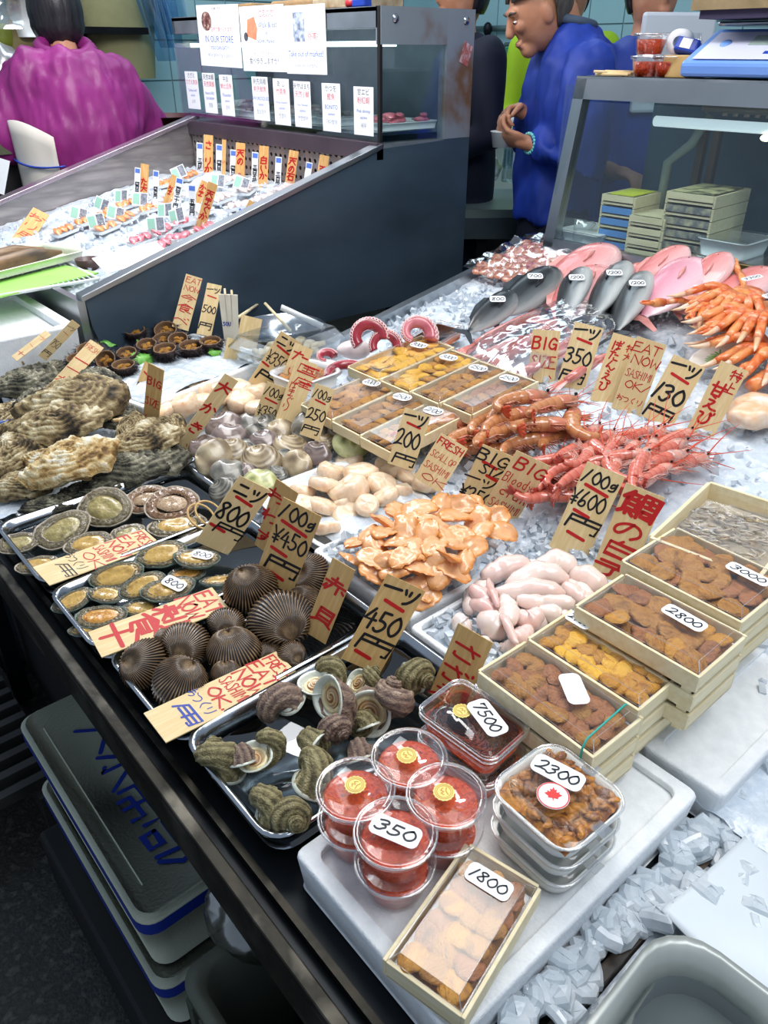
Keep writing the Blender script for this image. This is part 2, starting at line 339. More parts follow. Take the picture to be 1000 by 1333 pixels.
# lower neighbouring ledge with ice at the right
M_GREYP = pm('grey_deck', ['9aa5ab', '7d878d'], sc=5, rough=.4, metal=.5)
nb = thing('side_table', 'low steel side table under loose ice at the lower right corner', 'table', (0, 0, 0))
MB().box((.25, -.85, .70), (1.9, .168, .725)).obj('table_top', M_GREYP, nb, smooth=False)
for (x, y) in ((.3, .1), (1.8, .1), (.3, -.8), (1.8, -.8)): MB().box((x-.02, y-.02, 0), (x+.02, y+.02, .70)).obj('leg', M_DSTEEL, nb, smooth=False)

# ------------------------------------------------------------------ ice
def ice_bed(name, label, x0, x1, y0, y1, zf, step=.012, amp=.010, holes=(), seed=0, cut=None):
    nx = int((x1-x0)/step); ny = int((y1-y0)/step); A = np.zeros((nx, ny, 3)); keep = np.ones((nx, ny), bool)
    for i in range(nx):
        for j in range(ny):
            x = x0+(x1-x0)*i/(nx-1); y = y0+(y1-y0)*j/(ny-1)
            n = mn.noise(Vector((x*9, y*9, seed)))*amp*1.2+mn.noise(Vector((x*45, y*45, seed)))*amp*.6+mn.noise(Vector((x*130, y*130, seed)))*amp*.3
            A[i, j] = (x, y, zf(x, y)+n)
            if cut and not cut(x, y): keep[i, j] = False
    b = MB(); b.grid(A); 
    if cut: b.f = [f for f in b.f if all(keep[k//ny, k % ny] for k in f)]
    o = b.obj(name, M_ICE); tag(o, label, 'ice', kind='stuff'); return o
def cubes(name, label, pts, size):
    b = MB()
    for q_, p in enumerate(pts):
        s_ = size*RNG.uniform(.6, 1.15); n_ = 8; e = MB(); a0 = RNG.uniform(0, 6.28); rr_ = [RNG.uniform(.78, 1.1)*(1/max(abs(math.cos(2*PI*j/n_)), abs(math.sin(2*PI*j/n_))))**.6 for j in range(n_)]
        prof = [(0, -.30), (.42, -.30), (.52, -.16), (.52, .14), (.40, .30), (0, .32)]; A = np.array([[(r*rr_[j]*math.cos(2*PI*j/n_), r*rr_[j]*math.sin(2*PI*j/n_)*.85, z+.05*math.sin(j*2.+q_)) for j in range(n_)] for r, z in prof]); e.grid(A, cv=True)
        e.xf(Mx(p, (RNG.normal(0, .35), RNG.normal(0, .35), a0), (s_, s_, s_*RNG.uniform(.6, .95)))); b.join(e)
    o = b.obj(name, M_CUBE, smooth=False, bevel=0); tag(o, label, 'ice', kind='stuff'); return o
M_CUBE = pm('ice_cube', ['e6edf2', 'd6e0e7', 'f0f4f7'], sc=30, rough=.12, spec=.6, bump=.3, bsc=60, coat=.3, alpha=.74)
def chunks(name, label, pts, size, mat=None, parent=None):
    base = np.array([(-1, -1, -1), (1, -1, -1), (1, 1, -1), (-1, 1, -1), (-1, -1, 1), (1, -1, 1), (1, 1, 1), (-1, 1, 1)], float)*.5
    FF = [(0, 3, 2, 1), (4, 5, 6, 7), (0, 1, 5, 4), (1, 2, 6, 5), (2, 3, 7, 6), (3, 0, 4, 7)]
    b = MB()
    for p in pts:
        s_ = size*RNG.uniform(.5, 1.25); R = np.array(Euler(RNG.uniform(0, 6.28, 3)).to_matrix())
        V = (base*(1, RNG.uniform(.6, 1), RNG.uniform(.35, .8))+RNG.normal(0, .13, (8, 3)))*s_
        b.add(V@R.T+np.array(p), FF)
    o = b.obj(name, mat or M_ICEC, parent, smooth=False)
    if parent is None: tag(o, label, 'ice', kind='stuff')
    else: o['kind'] = 'stuff'
    return o
def bedz(x, y):
    z = Zs(x)-.012
    if x < .68: z -= (.68-x)*.15
    return z
ice_bed('ice_bed', 'bed of white crushed ice filling the fish counter between the boxes and shells', .60, 1.93, -.7, 1.585, bedz, .012, .010, seed=1,
        cut=lambda x, y: not (x < .665 and y < .46) and not (x < .76 and .46 < y < 1.10) and not (x < .62 and y >= 1.10) and not (y < .185 and x < .66))
pts = []
def scat(n, x0, x1, y0, y1, dz=.0, zf=None):
    for _ in range(n):
        x = RNG.uniform(x0, x1); y = RNG.uniform(y0, y1); z = (zf(x, y) if zf else Zs(x)-.008)+dz+RNG.uniform(-.004, .006); pts.append((x, y, z))
scat(330, .625, .80, 1.10, 1.40, .0); scat(500, .80, 1.15, .75, 1.25); scat(300, .72, 1.0, .50, .72); scat(900, 1.0, 1.9, .3, 1.57); scat(380, .78, 1.25, -.05, .5)
scat(250, 1.35, 1.9, 1.35, 1.58); scat(150, .63, .75, .9, 1.1, -.01)
chunks('loose_ice', 'small loose pieces of ice scattered over the crushed ice of the counter', pts, .013)
pts = []
scat(900, .30, 1.3, -.8, .165, .010, lambda x, y: .73); pc_ = P(905, 1375, .80); scat(240, .36, 1.1, .08, .20, .028, lambda x, y: .745)
scat(500, .5, 1.3, -.3, .15, .004, lambda x, y: .735); scat(260, .33, 1.1, .05, .165, .012, lambda x, y: .738); scat(420, .3, 1.2, .03, .166, .018, lambda x, y: .745); scat(110, .30, 1.1, .190, .206, .006, lambda x, y: .768); pts = [q for q in pts if not (abs(q[0]-pc_[0]) < .115 and abs(q[1]-pc_[1]) < .095) and not (q[2] > .775 and q[1] < .03)]; cubes('loose_ice', 'clear ice cubes heaped on the low side table at lower right', pts, .033)
PAN = P(905, 1375, .80)
ice_bed('ice_bed', 'layer of melting ice on the low side table at lower right', .30, 1.9, -.84, .168, lambda x, y: .752, .016, .010, seed=4, cut=lambda x, y: not (abs(x-PAN[0]) < .095 and abs(y-PAN[1]) < .075))

# ------------------------------------------------------------------ generic containers
def rrect(w, d, r, n=5):
    out = []
    for k, (sx, sy) in enumerate(((1, 1), (-1, 1), (-1, -1), (1, -1))):
        for i in range(n+1):
            a = PI/2*(k+i/n); out.append((sx*(w/2-r)+r*math.cos(a), sy*(d/2-r)+r*math.sin(a)))
    return out
def loft(mb, rings, close_bottom=True, close_top=False):
    A = np.array([[(x, y, z) for x, y in rg] for rg, z in rings]); n = A.shape[1]; b0 = mb.n
    mb.grid(A, cv=True)
    if close_bottom: mb.f.append([b0+n-1-j for j in range(n)])
    if close_top: mb.f.append([b0+(len(rings)-1)*n+j for j in range(n)])
    return mb
def dish(w, d, h, r=.02, taper=.012, th=.0015, lip=.006, rimup=.0):
    """open rounded tray with a rolled lip; base on z=0"""
    R = []
    R.append((rrect(w-2*taper, d-2*taper, r), 0)); R.append((rrect(w-2*lip, d-2*lip, r), h)); R.append((rrect(w, d, r+lip/2), h)); R.append((rrect(w, d, r+lip/2), h+.002))
    R.append((rrect(w-2*lip-2*th, d-2*lip-2*th, r), h+.002)); R.append((rrect(w-2*taper-2*th, d-2*taper-2*th, r), th))
    mb = MB(); loft(mb, R, True, True); return mb
def rect_from_px(c4, z):
    """four pixel corners (in order round the rectangle) on height z -> centre, sizes, yaw"""
    p = [P(x, y, z) for x, y in c4]; c = sum(p)/4
    e1 = ((p[1]-p[0])+(p[2]-p[3]))/2; e2 = ((p[3]-p[0])+(p[2]-p[1]))/2
    return c, float(np.linalg.norm(e1)), float(np.linalg.norm(e2)), math.atan2(e1[1], e1[0])
def sticker(parent, text, c, w, h, yaw=0, mat=None, col='k', rot=None, shape='round', lw=.07, name='price_label'):
    mb = MB(); r = min(w, h)*(.30 if shape == 'round' else .5 if shape == 'oval' else .05)
    ring = rrect(w, h, r, 6); loft(mb, [(ring, 0), (ring, .0006)], True, True)
    o = mb.obj(name, mat or M_LABEL, parent, smooth=False); o.location = c; o.rotation_euler = rot or (0, 0, yaw)
    if text:
        t = MB(); write(t, text, 0, 0, h*.5, z=.0009, lw=lw, fit=w*.78, slant=.2); t.obj('lettering', M_BOUND[col], o, smooth=False)
    return o

# steel trays in front row
def steel_tray(name, label, x0, x1, y0, y1, z=.775, h=.035, mat=None, water=True):
    t = thing(name, label, 'tray', ((x0+x1)/2, (y0+y1)/2, z))
    dish(x1-x0, y1-y0, h, .03, .012, .0015, .006).obj('pan', mat or M_TRAY, t)
    if water:
        wm = MB(); R = rrect(x1-x0-.03, y1-y0-.03, .025); loft(wm, [(R, .0138), (R, .014)], False, True); wm.obj('water', M_WATER, t)
    return t
steel_tray('steel_tray', 'steel tray of large round abalones beside the counter rail', .232, .618, 1.112, 1.362)
steel_tray('steel_tray', 'steel tray of small green-lipped abalones, label 800 inside', .232, .60, .905, 1.100)
steel_tray('steel_tray', 'steel tray of wet dark ribbed bloody clams', .240, .60, .690, .895)
steel_tray('steel_tray', 'steel tray of whole turban shells next to the roe cups', .247, .60, .472, .682, h=.04)
steel_tray('steel_tray', 'wide shallow steel tray under the heap of oysters at left edge', .235, .66, 1.372, 1.93, h=.02)

def foam_box(label, x0, x1, y0, y1, z0, h, depth=.012, rim=.018, mat=None, name='foam_box'):
    t = thing(name, label, 'box', ((x0+x1)/2, (y0+y1)/2, z0)); w = x1-x0; d = y1-y0
    a = rrect(w-.01, d-.01, .008, 3); b = rrect(w, d, .010, 3); c = rrect(w-2*rim, d-2*rim, .012, 3); mb = MB()
    loft(mb, [(a, 0), (b, h-.004), (rrect(w-.004, d-.004, .01, 3), h), (c, h), (c, h-depth)], True, True)
    mb.obj('body', mat or M_FOAM, t, smooth=False, bevel=.002); return t
foam_box('white foam box lid under the red roe cups at the front corner of the counter', .262, .662, .212, .455, .762, .055, .010)
foam_box('white foam box of ice at the right of the wooden urchin boxes', .672, 1.20, .19, .30, .762, .058, .006)
b3 = foam_box('white foam box of ice holding orange clam meat', .610, .86, .655, .90, .765, .062, .02, .010)
b4 = foam_box('white foam box of ice holding pale fish milt', .60, .88, .475, .645, .765, .060, .02, .010)
ub_ = foam_box('white foam box packed with ice under the opened sea urchins', .58, 1.00, 1.575, 1.895, .775, .100, .008, .014); ub_.rotation_euler = (0, 0, .22)
ice_bed('ice_bed', 'crushed ice inside the foam box under the sea urchins', -.195, .195, -.145, .145, lambda x, y: .876, .01, .008, seed=8); UI = bpy.data.objects['ice_bed.002']; UI.location = (.79, 1.735, 0); UI.rotation_euler = (0, 0, .22)
ice_bed('ice_bed', 'crushed ice inside the foam box under the orange clam meat', .622, .85, .668, .888, lambda x, y: .822, .01, .01, seed=9)
ice_bed('ice_bed', 'crushed ice inside the foam box under the fish milt', .612, .87, .487, .633, lambda x, y: .820, .01, .008, seed=10)
pts = []; scat(260, .625, .85, .67, .885, .004, lambda x, y: .826); scat(200, .615, .865, .49, .63, .004, lambda x, y: .822)
chunks('loose_ice', 'small ice bits around the clam meat and milt boxes', pts, .012)

# scallop plate (white oval foam dish)
pc = P(452, 655, .82)
t = thing('foam_dish', 'white rounded foam dish of ice under the pile of scallops', 'dish', (pc[0], pc[1], .785))
dish(.26, .30, .035, .07, .02, .003, .006).obj('dish_body', M_PLAS, t)
ice_bed('ice_bed', 'crushed ice on the white dish beneath the scallops', pc[0]-.115, pc[0]+.115, pc[1]-.135, pc[1]+.135, lambda x, y: .826, .01, .008, seed=11,
        cut=lambda x, y: ((x-pc[0])/.115)**4+((y-pc[1])/.135)**4 < 1)

# ------------------------------------------------------------------ clear cups of roe
M_ROE = pm('salmon_roe', ['c02a10', 'e0541c', '9c1c12'], sc=160, detail=2, rough=.18, bump=1.0, bsc=230, coat=.6, sss=.15)
M_SEAL = pm('yellow_seal', ['efe38c', 'e0cf62'], sc=40, rough=.4)
def prof_cup(r0, r1, h): return [(0, 0), (r0, 0), (r0+.001, .002), (r1-.002, h-.004), (r1+.001, h-.003), (r1+.001, h)]
cup_body = MB().lathe(prof_cup(.029, .038, .040), 32).mesh('cup_body', M_CLEAR)
cup_lid = MB().lathe([(0, .0405), (.034, .0405), (.0345, .043), (.040, .043), (.0412, .041), (.0412, .037), (.0395, .036)], 32).mesh('cup_lid', M_CLEAR)
rim = MB().lathe([(.0402, .0425), (.0418, .0425), (.0418, .0405), (.0402, .0405), (.0402, .0425)], 32).mesh('rim', clear('rim_plastic', 'ffffff', .30, .5, .1))
roe = MB().lathe([(0, .001), (.0275, .001), (.0335, .030), (.030, .0315), (0, .032)], 32).mesh('roe', M_ROE)
def seal(parent, x, y, z, r=.011):
    mb = MB(); ring = [(math.cos(a)*r*(1+.05*math.cos(16*a)), math.sin(a)*r*(1+.05*math.cos(16*a))) for a in np.linspace(0, 2*PI, 48, endpoint=False)]
    loft(mb, [(ring, 0), (ring, .0005)], True, True); o = mb.obj('seal', M_SEAL, parent, smooth=False); o.location = (x, y, z)
    t = MB()
    for rr in (.82, .66): ribbon(t, [(math.cos(a)*r*rr, math.sin(a)*r*rr) for a in np.linspace(0, 2*PI, 24)], .0003, .0008)
    ribbon(t, [(-.35*r, .1*r), (-.1*r, .3*r), (0, 0), (.2*r, .25*r), (.4*r, 0)], .0005, .0008); ribbon(t, [(-.4*r, -.3*r), (0, -.2*r), (.35*r, -.35*r)], .0005, .0008)
    t.obj('seal_print', pm('seal_ink', ['c98a3a'], rough=.5), o, smooth=False)
cupspots = [((515, 1082), 'frontmost', 1), ((463, 1026), 'left', 0), ((581, 1034), 'right', 0), ((533, 985), 'rear', 0)]
for (px, nm, lab) in cupspots:
    ztop = .809+.0445*2; c = P(px[0], px[1], ztop-.002)
    for k in range(2):
        parts = [('cup_body', cup_body), ('roe', roe), ('lid', cup_lid, [('rim', rim)])]
        lbl = 'clear cup of red salmon roe, %s of %s stack of cups' % (('top', 'the %s' % nm) if k else ('bottom', 'the %s' % nm))
        cupo = build('roe_cup', parts, lbl, 'cup', (c[0], c[1], .8095+k*.0445), (0, 0, random.uniform(0, 3)), 1., 'stacked cups of salmon roe')
        if k == 1:
            if lab: cupo.rotation_euler.z = 0; sticker(cupo, '350', (0, .0, .0425), .052, .024, AZ-PI/2-.45, lw=.09)
            else: seal(cupo, .002, .002, .0436)

# flat rectangular boxes of roe (two stacked)
def roe_flat(loc, w, d, h, yaw, label, text, roemat=None):
    t = thing('roe_box', label, 'container', loc, (0, 0, yaw), 'flat boxes of salmon roe')
    mb = MB(); loft(mb, [(rrect(w*.86, d*.84, .012), 0), (rrect(w*.94, d*.92, .014), h*.8), (rrect(w*.99, d*.99, .014), h*.82)], True, False); mb.obj('container_body', M_CLEAR, t)
    mb = MB(); loft(mb, [(rrect(w*.83, d*.81, .012), .001), (rrect(w*.90, d*.87, .012), h*.66), (rrect(w*.84, d*.8, .012), h*.7)], True, True); mb.obj('roe', roemat or M_ROE, t)
    mb = MB(); loft(mb, [(rrect(w, d, .016), h*.8), (rrect(w, d, .016), h*.95), (rrect(w*.96, d*.94, .014), h), (rrect(w*.93, d*.91, .014), h), (rrect(w*.91, d*.88, .012), h*.88)], False, True); mb.obj('lid', M_CLEAR, t)
    mb = MB()
    for zz in (h*.8, h*.97): mb.tube([(x, y, zz) for x, y in rrect(w, d, .016)+[rrect(w, d, .016)[0]]], .0011, 5, cap=False)
    mb.obj('rim', clear('rim_plastic'), t)
    if text: sticker(t, text, (.012, .010, h+.0005), .058, .028, -.35+.0, lw=.08); seal(t, -.018, .0, h*.9)
    return t
c, w_, d_, yw = rect_from_px([(537, 922), (600, 884), (693, 943), (640, 1003)], .885)
yw2 = yw-PI/2
roe_flat((c[0], c[1], .8095), d_, w_, .037, yw2, 'flat clear box of red salmon roe without label, bottom of its pair', None)
roe_flat((c[0]+.003, c[1]+.002, .848), d_, w_, .037, yw2, 'flat clear box of red salmon roe with label 7500, top of its pair', '7500')

# ------------------------------------------------------------------ wooden urchin boxes
M_UNI = [pm('urchin_roe_brown', ['9c6628', 'b5803a', '7f501c'], sc=120, rough=.45, bump=.8, bsc=420, sss=.1),
         pm('urchin_roe_ochre', ['ba7c22', 'c98f30', '9c6420'], sc=120, rough=.45, bump=.8, bsc=420, sss=.1),
         pm('urchin_roe_rust', ['955a2e', 'a96e40', '724522'], sc=120, rough=.45, bump=.8, bsc=420, sss=.1),
         pm('urchin_roe_yellow', ['e2a521', 'edb838', 'c98a1a'], sc=120, rough=.4, bump=.7, bsc=420, sss=.1)]
def lobe_mb(l=.03, w=.014, h=.011, sd=0, n=10, m=8):
    r = random.Random(sd); k1 = r.uniform(-.3, .3); mb = MB()
    A = np.zeros((m+1, n, 3))
    for i in range(m+1):
        u = i/m; s_ = math.sin(PI*u)**.55*(1+.15*math.sin(u*4+sd))
        for j in range(n):
            a = 2*PI*j/n; x = (u-.5)*l; y = w/2*s_*math.cos(a)+k1*l*.3*(u-.5)**2*4; z = h/2*s_*math.sin(a)
            q = 1+.16*mn.noise(Vector((x*160, y*160, sd+z*120))); z -= .18*h*math.exp(-((y/(w*.15))**2))*(1 if math.sin(a) > 0 else 0)
            A[i, j] = (x, y*q, z*q)
    return mb.grid(A, cv=True)
LOBES = {(k, s_): lobe_mb(sd=s_+k*7).mesh('roe_lobe', M_UNI[k]) for k in range(4) for s_ in range(3)}
M_LIDP = clear('lid_plastic', 'ffffff', .035, .30, .10)
def uni_box(label, c, yaw, L_, W_, z0, ztop, kinds, text=None, layers=1, lobes=(6, 3), lsc=1., lab=None, band=False, tape=None, group='wooden boxes of sea urchin roe', lid=True, stuff=False, labshape='round', rot=(0, 0)):
    """long side along local x. Top box of a stack; lower ones are added as separate boxes."""
    H = .030; names = []
    def one(z, lab_, content, lidded):
        t = thing('urchin_box', lab_, 'box', (c[0], c[1], z), (rot[0], rot[1], yaw), group); th = .004; h = H
        MB().box((-L_/2, -W_/2, .006), (L_/2, W_/2, .009)).obj('base_board', M_WOOD, t, smooth=False)
        for s_ in (-1, 1):
            MB().box((-L_/2, s_*W_/2-th/2, .006), (L_/2, s_*W_/2+th/2, h)).obj('long_side', M_WOOD, t, smooth=False, bevel=.0008)
            MB().box((s_*(L_/2)-th, -W_/2+th/2, .006), (s_*(L_/2), W_/2-th/2, h-.001)).obj('end_board', M_WOOD, t, smooth=False, bevel=.0008)
            MB().box((s_*(L_/2-.012)-.006, -W_/2, 0), (s_*(L_/2-.012)+.006, W_/2, .006)).obj('foot', M_WOOD, t, smooth=False)
        MB().box((-L_/2+th, -W_/2+th, .0135), (L_/2-th, W_/2-th, .0145)).obj('lining', M_LABEL, t, smooth=False)
        if content:
            nx, ny = lobes; r = random.Random(len(lab_)); K = MB()
            cols = {k: MB() for k in kinds}
            for i in range(nx):
                for j in range(ny):
                    if r.random() < .03: continue
                    k = kinds[r.randrange(len(kinds))]; s_ = r.randrange(3)
                    x = -L_/2+.011+(L_-.022)*(i+.5)/nx+r.uniform(-.002, .002); y = -W_/2+.010+(W_-.020)*(j+.5)/ny+r.uniform(-.0015, .0015)
                    sx = (W_-.014)/ny/.0215*lsc; M_ = Mx((x, y, .0225+r.uniform(0, .004)), (r.uniform(-.25, .25), r.uniform(-.25, .25), PI/2+r.uniform(-.45, .45)+(.45 if (i+j) % 2 else -.35)), (sx, (L_-.022)/nx/.0088, 1.15))
                    if stuff:
                        b = lobe_mb(sd=s_+k*7, n=6, m=5); cols[k].join(b, M_)
                    else:
                        o = link('roe_lobe', LOBES[(k, s_)], t); o.matrix_local = M_
            bedm = MB(); AA = np.array([[(u*(L_/2-.008), v*(W_/2-.007), .0205-.006*max(abs(u), abs(v))**6+.0012*mn.noise(Vector((u*9, v*9, nx)))) for v in np.linspace(-1, 1, 14)] for u in np.linspace(-1, 1, 24)]); bedm.grid(AA); bedm.obj('roe_layer', M_UNI[kinds[0]], t)
            if stuff:
                for k, b in cols.items():
                    if b.n: b.obj('roe_lobes', M_UNI[k], t)['kind'] = 'stuff'
        if lidded:
            mb = MB(); a = [(-L_/2+.003, -W_/2+.003), (L_/2-.003, -W_/2+.003), (L_/2-.003, W_/2-.003), (-L_/2+.003, W_/2-.003)]
            b = [(x*.90, y*.80) for x, y in a]; bb = [(x*1.0, y*1.0) for x, y in a]
            loft(mb, [(bb, h+.0005), (b, h+.009)], False, True); lo = mb.obj('lid', M_LIDP, t, smooth=False)
            ed = MB()
            for rg, zz in ((b, h+.009), (bb, h+.001)): ed.tube([(x, y, zz) for x, y in rg+[rg[0]]], .0006, 4, cap=False)
            for x, y in zip(b, bb): ed.tube([(*y, h+.001), (*x, h+.009)], .0005, 4, cap=False)
            ed.obj('lid_edge', clear('rim_plastic'), lo, smooth=False)
            if text is not None:
                lx, ly, lw_, lh, la = lab or (.03, 0, .05, .024, 0)
                sticker(t, text, (lx, ly, h+.0098), lw_, lh, la, shape=labshape, lw=.08)
        return t
    z = ztop-H-.0
    top = one(z, label, True, lid)
    if band:
        mb = MB().tube([(L_/2-.014, -W_/2-.004, H*.5), (L_/2-.014, -W_/2-.003, H+.004), (L_/2-.016, -W_/2+.006, H+.0105), (L_/2-.02, W_/2-.008, H+.0105), (L_/2-.02, W_/2+.003, H+.002), (L_/2-.02, W_/2+.004, H*.5)], .0012, 6)
        mb.obj('rubber_band', pm('teal_rubber', ['2fa79a'], rough=.5), top)
    for k in range(layers-1):
        z -= H; one(z, label.split(',')[0]+', %s down in its stack' % ('second' if k == 0 else 'third'), False, False)
    return top
def ub(label, c4, z, kinds, text, layers, **k):
    """c4: corners left, back, right, front; long side runs from left to front (towards -Y)"""
    c, a, b, yaw = rect_from_px(c4, z)   # e1 = left->back (short), e2 = left->front (long)
    yaw2 = yaw-PI/2
    return uni_box(label, c, yaw2, b, a, 0, z, kinds, text, layers, **k)
LONG = dict(lobes=(8, 3))
ub('wooden urchin roe box with blank label and teal band, nearest the tubs', [(616, 882), (680, 838), (845, 930), (781, 976)], .905, [0, 2], '', 3, lobes=(9, 3), lab=(.012, .012, .050, .026, -.6), band=True, rot=(0, 0))
ub('wooden box of yellow urchin roe with label 2900, second from the front', [(683, 838), (742, 796), (897, 872), (838, 917)], .915, [1, 1, 3], '2900', 3, lobes=(8, 3), lab=(-.055, .022, .036, .024, 0))
ub('wooden box of mixed orange urchin roe with label 2800, third from the front', [(749, 789), (820, 745), (967, 831), (914, 882)], .945, [0, 1, 0, 2], '2800', 3, lobes=(7, 3), lab=(.022, .016, .056, .024, -.05))
ub('wooden box of pinkish brown urchin roe with label 3000, farthest of the stacked boxes', [(811, 732), (881, 686), (1034, 757), (967, 808)], .955, [0, 2, 0], '3000', 3, lobes=(7, 3), lab=(.045, .02, .058, .022, -.05))
# small box overhanging the foam lid
c, a, b, yaw = rect_from_px([(608, 1103), (712, 1163), (592, 1322), (500, 1250)], .845)
uni_box('small wooden urchin roe box labelled 1800 jutting over the foam lid edge', (c[0], c[1]), yaw-PI/2, b, a, 0, .848, [0, 2, 1], '1800', 1, lobes=(6, 3), lab=(-b*.30, 0, .048, .022, PI/2))

# open wooden box with pale whitebait under film at the right edge
c, a, b, yaw = rect_from_px([(850, 696), (934, 621), (1045, 676), (985, 755)], .955)
t = thing('whitebait_box', 'open wooden box of translucent pale squid noodles under wrinkled film at right edge', 'box', (c[0], c[1], .915), (0, 0, yaw-PI/2))
L_, W_ = b, a
MB().box((-L_/2, -W_/2, 0), (L_/2, W_/2, .004)).obj('base_board', M_WOOD, t, smooth=False)
for s_ in (-1, 1):
    MB().box((-L_/2, s_*W_/2-.003, 0), (L_/2, s_*W_/2+.003, .04)).obj('long_side', M_WOOD, t, smooth=False, bevel=.001)
    MB().box((s_*L_/2-.003, -W_/2+.003, 0), (s_*L_/2+.003, W_/2-.003, .04)).obj('end_board', M_WOOD, t, smooth=False, bevel=.001)
mb = MB()
for k in range(150):
    x = random.uniform(-L_*.40, L_*.40); y = random.uniform(-W_*.38, W_*.38); a0 = random.gauss(.3, .5); l = random.uniform(.02, .045)
    mb.tube([(x+l*q*math.cos(a0+q*.8)*.5, max(-W_*.45, min(W_*.45, y+l*q*math.sin(a0+q*.8)*.5)), .016+.006*math.sin(k)+.004*math.cos(q*3)) for q in (-1, -.5, 0, .5, 1)], .0016, 5)
mb.obj('squid_noodles', pm('pale_translucent', ['e3d6c3', 'c9b9a4'], rough=.15, coat=.5, sss=.3), t)['kind'] = 'stuff'
MB().box((-L_/2+.004, -W_/2+.004, .0042), (L_/2-.004, W_/2-.004, .012)).obj('paper_bed', pm('pale_bed', ['cfc0a5', 'baa98c'], rough=.5), t, smooth=False)
A = np.array([[(x, y, .026+.004*mn.noise(Vector((x*50, y*50, 3)))) for y in np.linspace(-W_/2+.004, W_/2-.004, 24)] for x in np.linspace(-L_/2+.004, L_/2-.004, 30)])
MB().grid(A).obj('film', M_WRAP, t)

# square white containers with 2300 (three stacked)
M_RAGU = pm('chopped_urchin', ['b4691c', 'd28c2a', '7d4212', 'c87a22'], sc=70, rough=.35, bump=.9, bsc=160, coat=.3)
c, a, b, yaw = rect_from_px([(632, 1022), (718, 955), (826, 1038), (742, 1112)], .90)
M_CREAM = pm('cream_plastic', ['e9eae4'], rough=.25)
for k in range(3):
    z = .8095+k*.029; w_, d_ = a, b
    lb = ['bottom', 'middle', 'top'][k]
    t = thing('urchin_tub', '%s square tub of chopped urchin%s, stack of three' % (lb, ' with leaf seal and label 2300' if k == 2 else ''), 'container', (c[0], c[1], z), (0, 0, yaw+random.uniform(-.03, .03)), 'square tubs of chopped urchin')
    mb = MB(); th = .002
    loft(mb, [(rrect(w_*.84, d_*.84, .02), 0), (rrect(w_*.96, d_*.96, .022), .022), (rrect(w_, d_, .026), .023), (rrect(w_, d_, .026), .026), (rrect(w_*.94, d_*.94, .02), .026), (rrect(w_*.83, d_*.83, .02), .004)], True, True); mb.obj('tub_body', M_CREAM, t)
    if k == 2:
        A = np.zeros((30, 30, 3))
        for i in range(30):
            for j in range(30):
                x = (i/29-.5)*w_*.88; y = (j/29-.5)*d_*.88; A[i, j] = (x, y, .026+.006*mn.noise(Vector((x*70, y*70, 1)))+.004*mn.noise(Vector((x*190, y*190, 5)))-.01*max(0, abs(2*x/w_)**6+abs(2*y/d_)**6))
        MB().grid(A).obj('chopped_urchin', M_RAGU, t)
        mb = MB()
        for i in range(60):
            x = random.uniform(-.4, .4)*w_; y = random.uniform(-.4, .4)*d_; s_ = random.uniform(.005, .009)
            b_ = lobe_mb(s_*2.4, s_*1.4, s_, i, 6, 5); mb.join(b_, Mx((x, y, .028), (random.uniform(-.5, .5), 0, random.uniform(0, 6))))
        mb.obj('urchin_pieces', M_RAGU, t)['kind'] = 'stuff'
    mb = MB(); zt = .012 if k == 2 else .004
    loft(mb, [(rrect(w_*1.01, d_*1.01, .026), .0265), (rrect(w_*.93, d_*.93, .022), .0275), (rrect(w_*.76, d_*.60, .018), .0275+zt)], False, True); mb.obj('lid', M_LIDP, t)
    mb = MB().tube([(x, y, .0272) for x, y in rrect(w_*1.01, d_*1.01, .026)+[rrect(w_*1.01, d_*1.01, .026)[0]]], .0014, 5, cap=False); mb.obj('rim', clear('rim_plastic'), t)
    for (sx, sy) in ((1, 0), (0, -1)):
        mb = MB().box((sx*w_*.5-.008, sy*d_*.5-.008, .0262), (sx*w_*.5+.008, sy*d_*.5+.008, .0272)); mb.obj('lid_tab', clear('rim_plastic'), t, smooth=False, bevel=.003)
    if k == 2:
        sticker(t, '2300', (.010, .012, .0405), .056, .026, -.62-yaw+.0+(AZ-PI/2), lw=.08)
        sea = MB(); loft(sea, [(rrect(.033, .033, .0164, 8), 0), (rrect(.033, .033, .0164, 8), .0005)], True, True); so = sea.obj('round_seal', M_LABEL, t, smooth=False); so.location = (-.016, -.004, .0402); so.rotation_euler = (0, 0, AZ-PI/2-yaw-.2)
        lf = [(0, 1), (.15, .6), (.35, .75), (.33, .3), (.7, .45), (.6, .2), (.95, .05), (.5, -.3), (.55, -.5), (.08, -.45), (0, -.95), (-.08, -.45), (-.55, -.5), (-.5, -.3), (-.95, .05), (-.6, .2), (-.7, .45), (-.33, .3), (-.35, .75), (-.15, .6)]
        m_ = MB(); m_.add([(x*.0095, y*.0095+.001, .0009) for x, y in lf]+[(0, .001, .0009)], [(i, (i+1) % 20, 20) for i in range(20)]); m_.obj('leaf_print', pm('seal_red', ['e0342f'], rough=.5), so, smooth=False)
        m_ = MB(); ribbon(m_, [(math.cos(a_)*.0155, math.sin(a_)*.0155) for a_ in np.linspace(0, 2*PI, 40)], .0006, .0009); m_.obj('ring_print', pm('seal_red'.strip(), ['e0342f']), so, smooth=False)

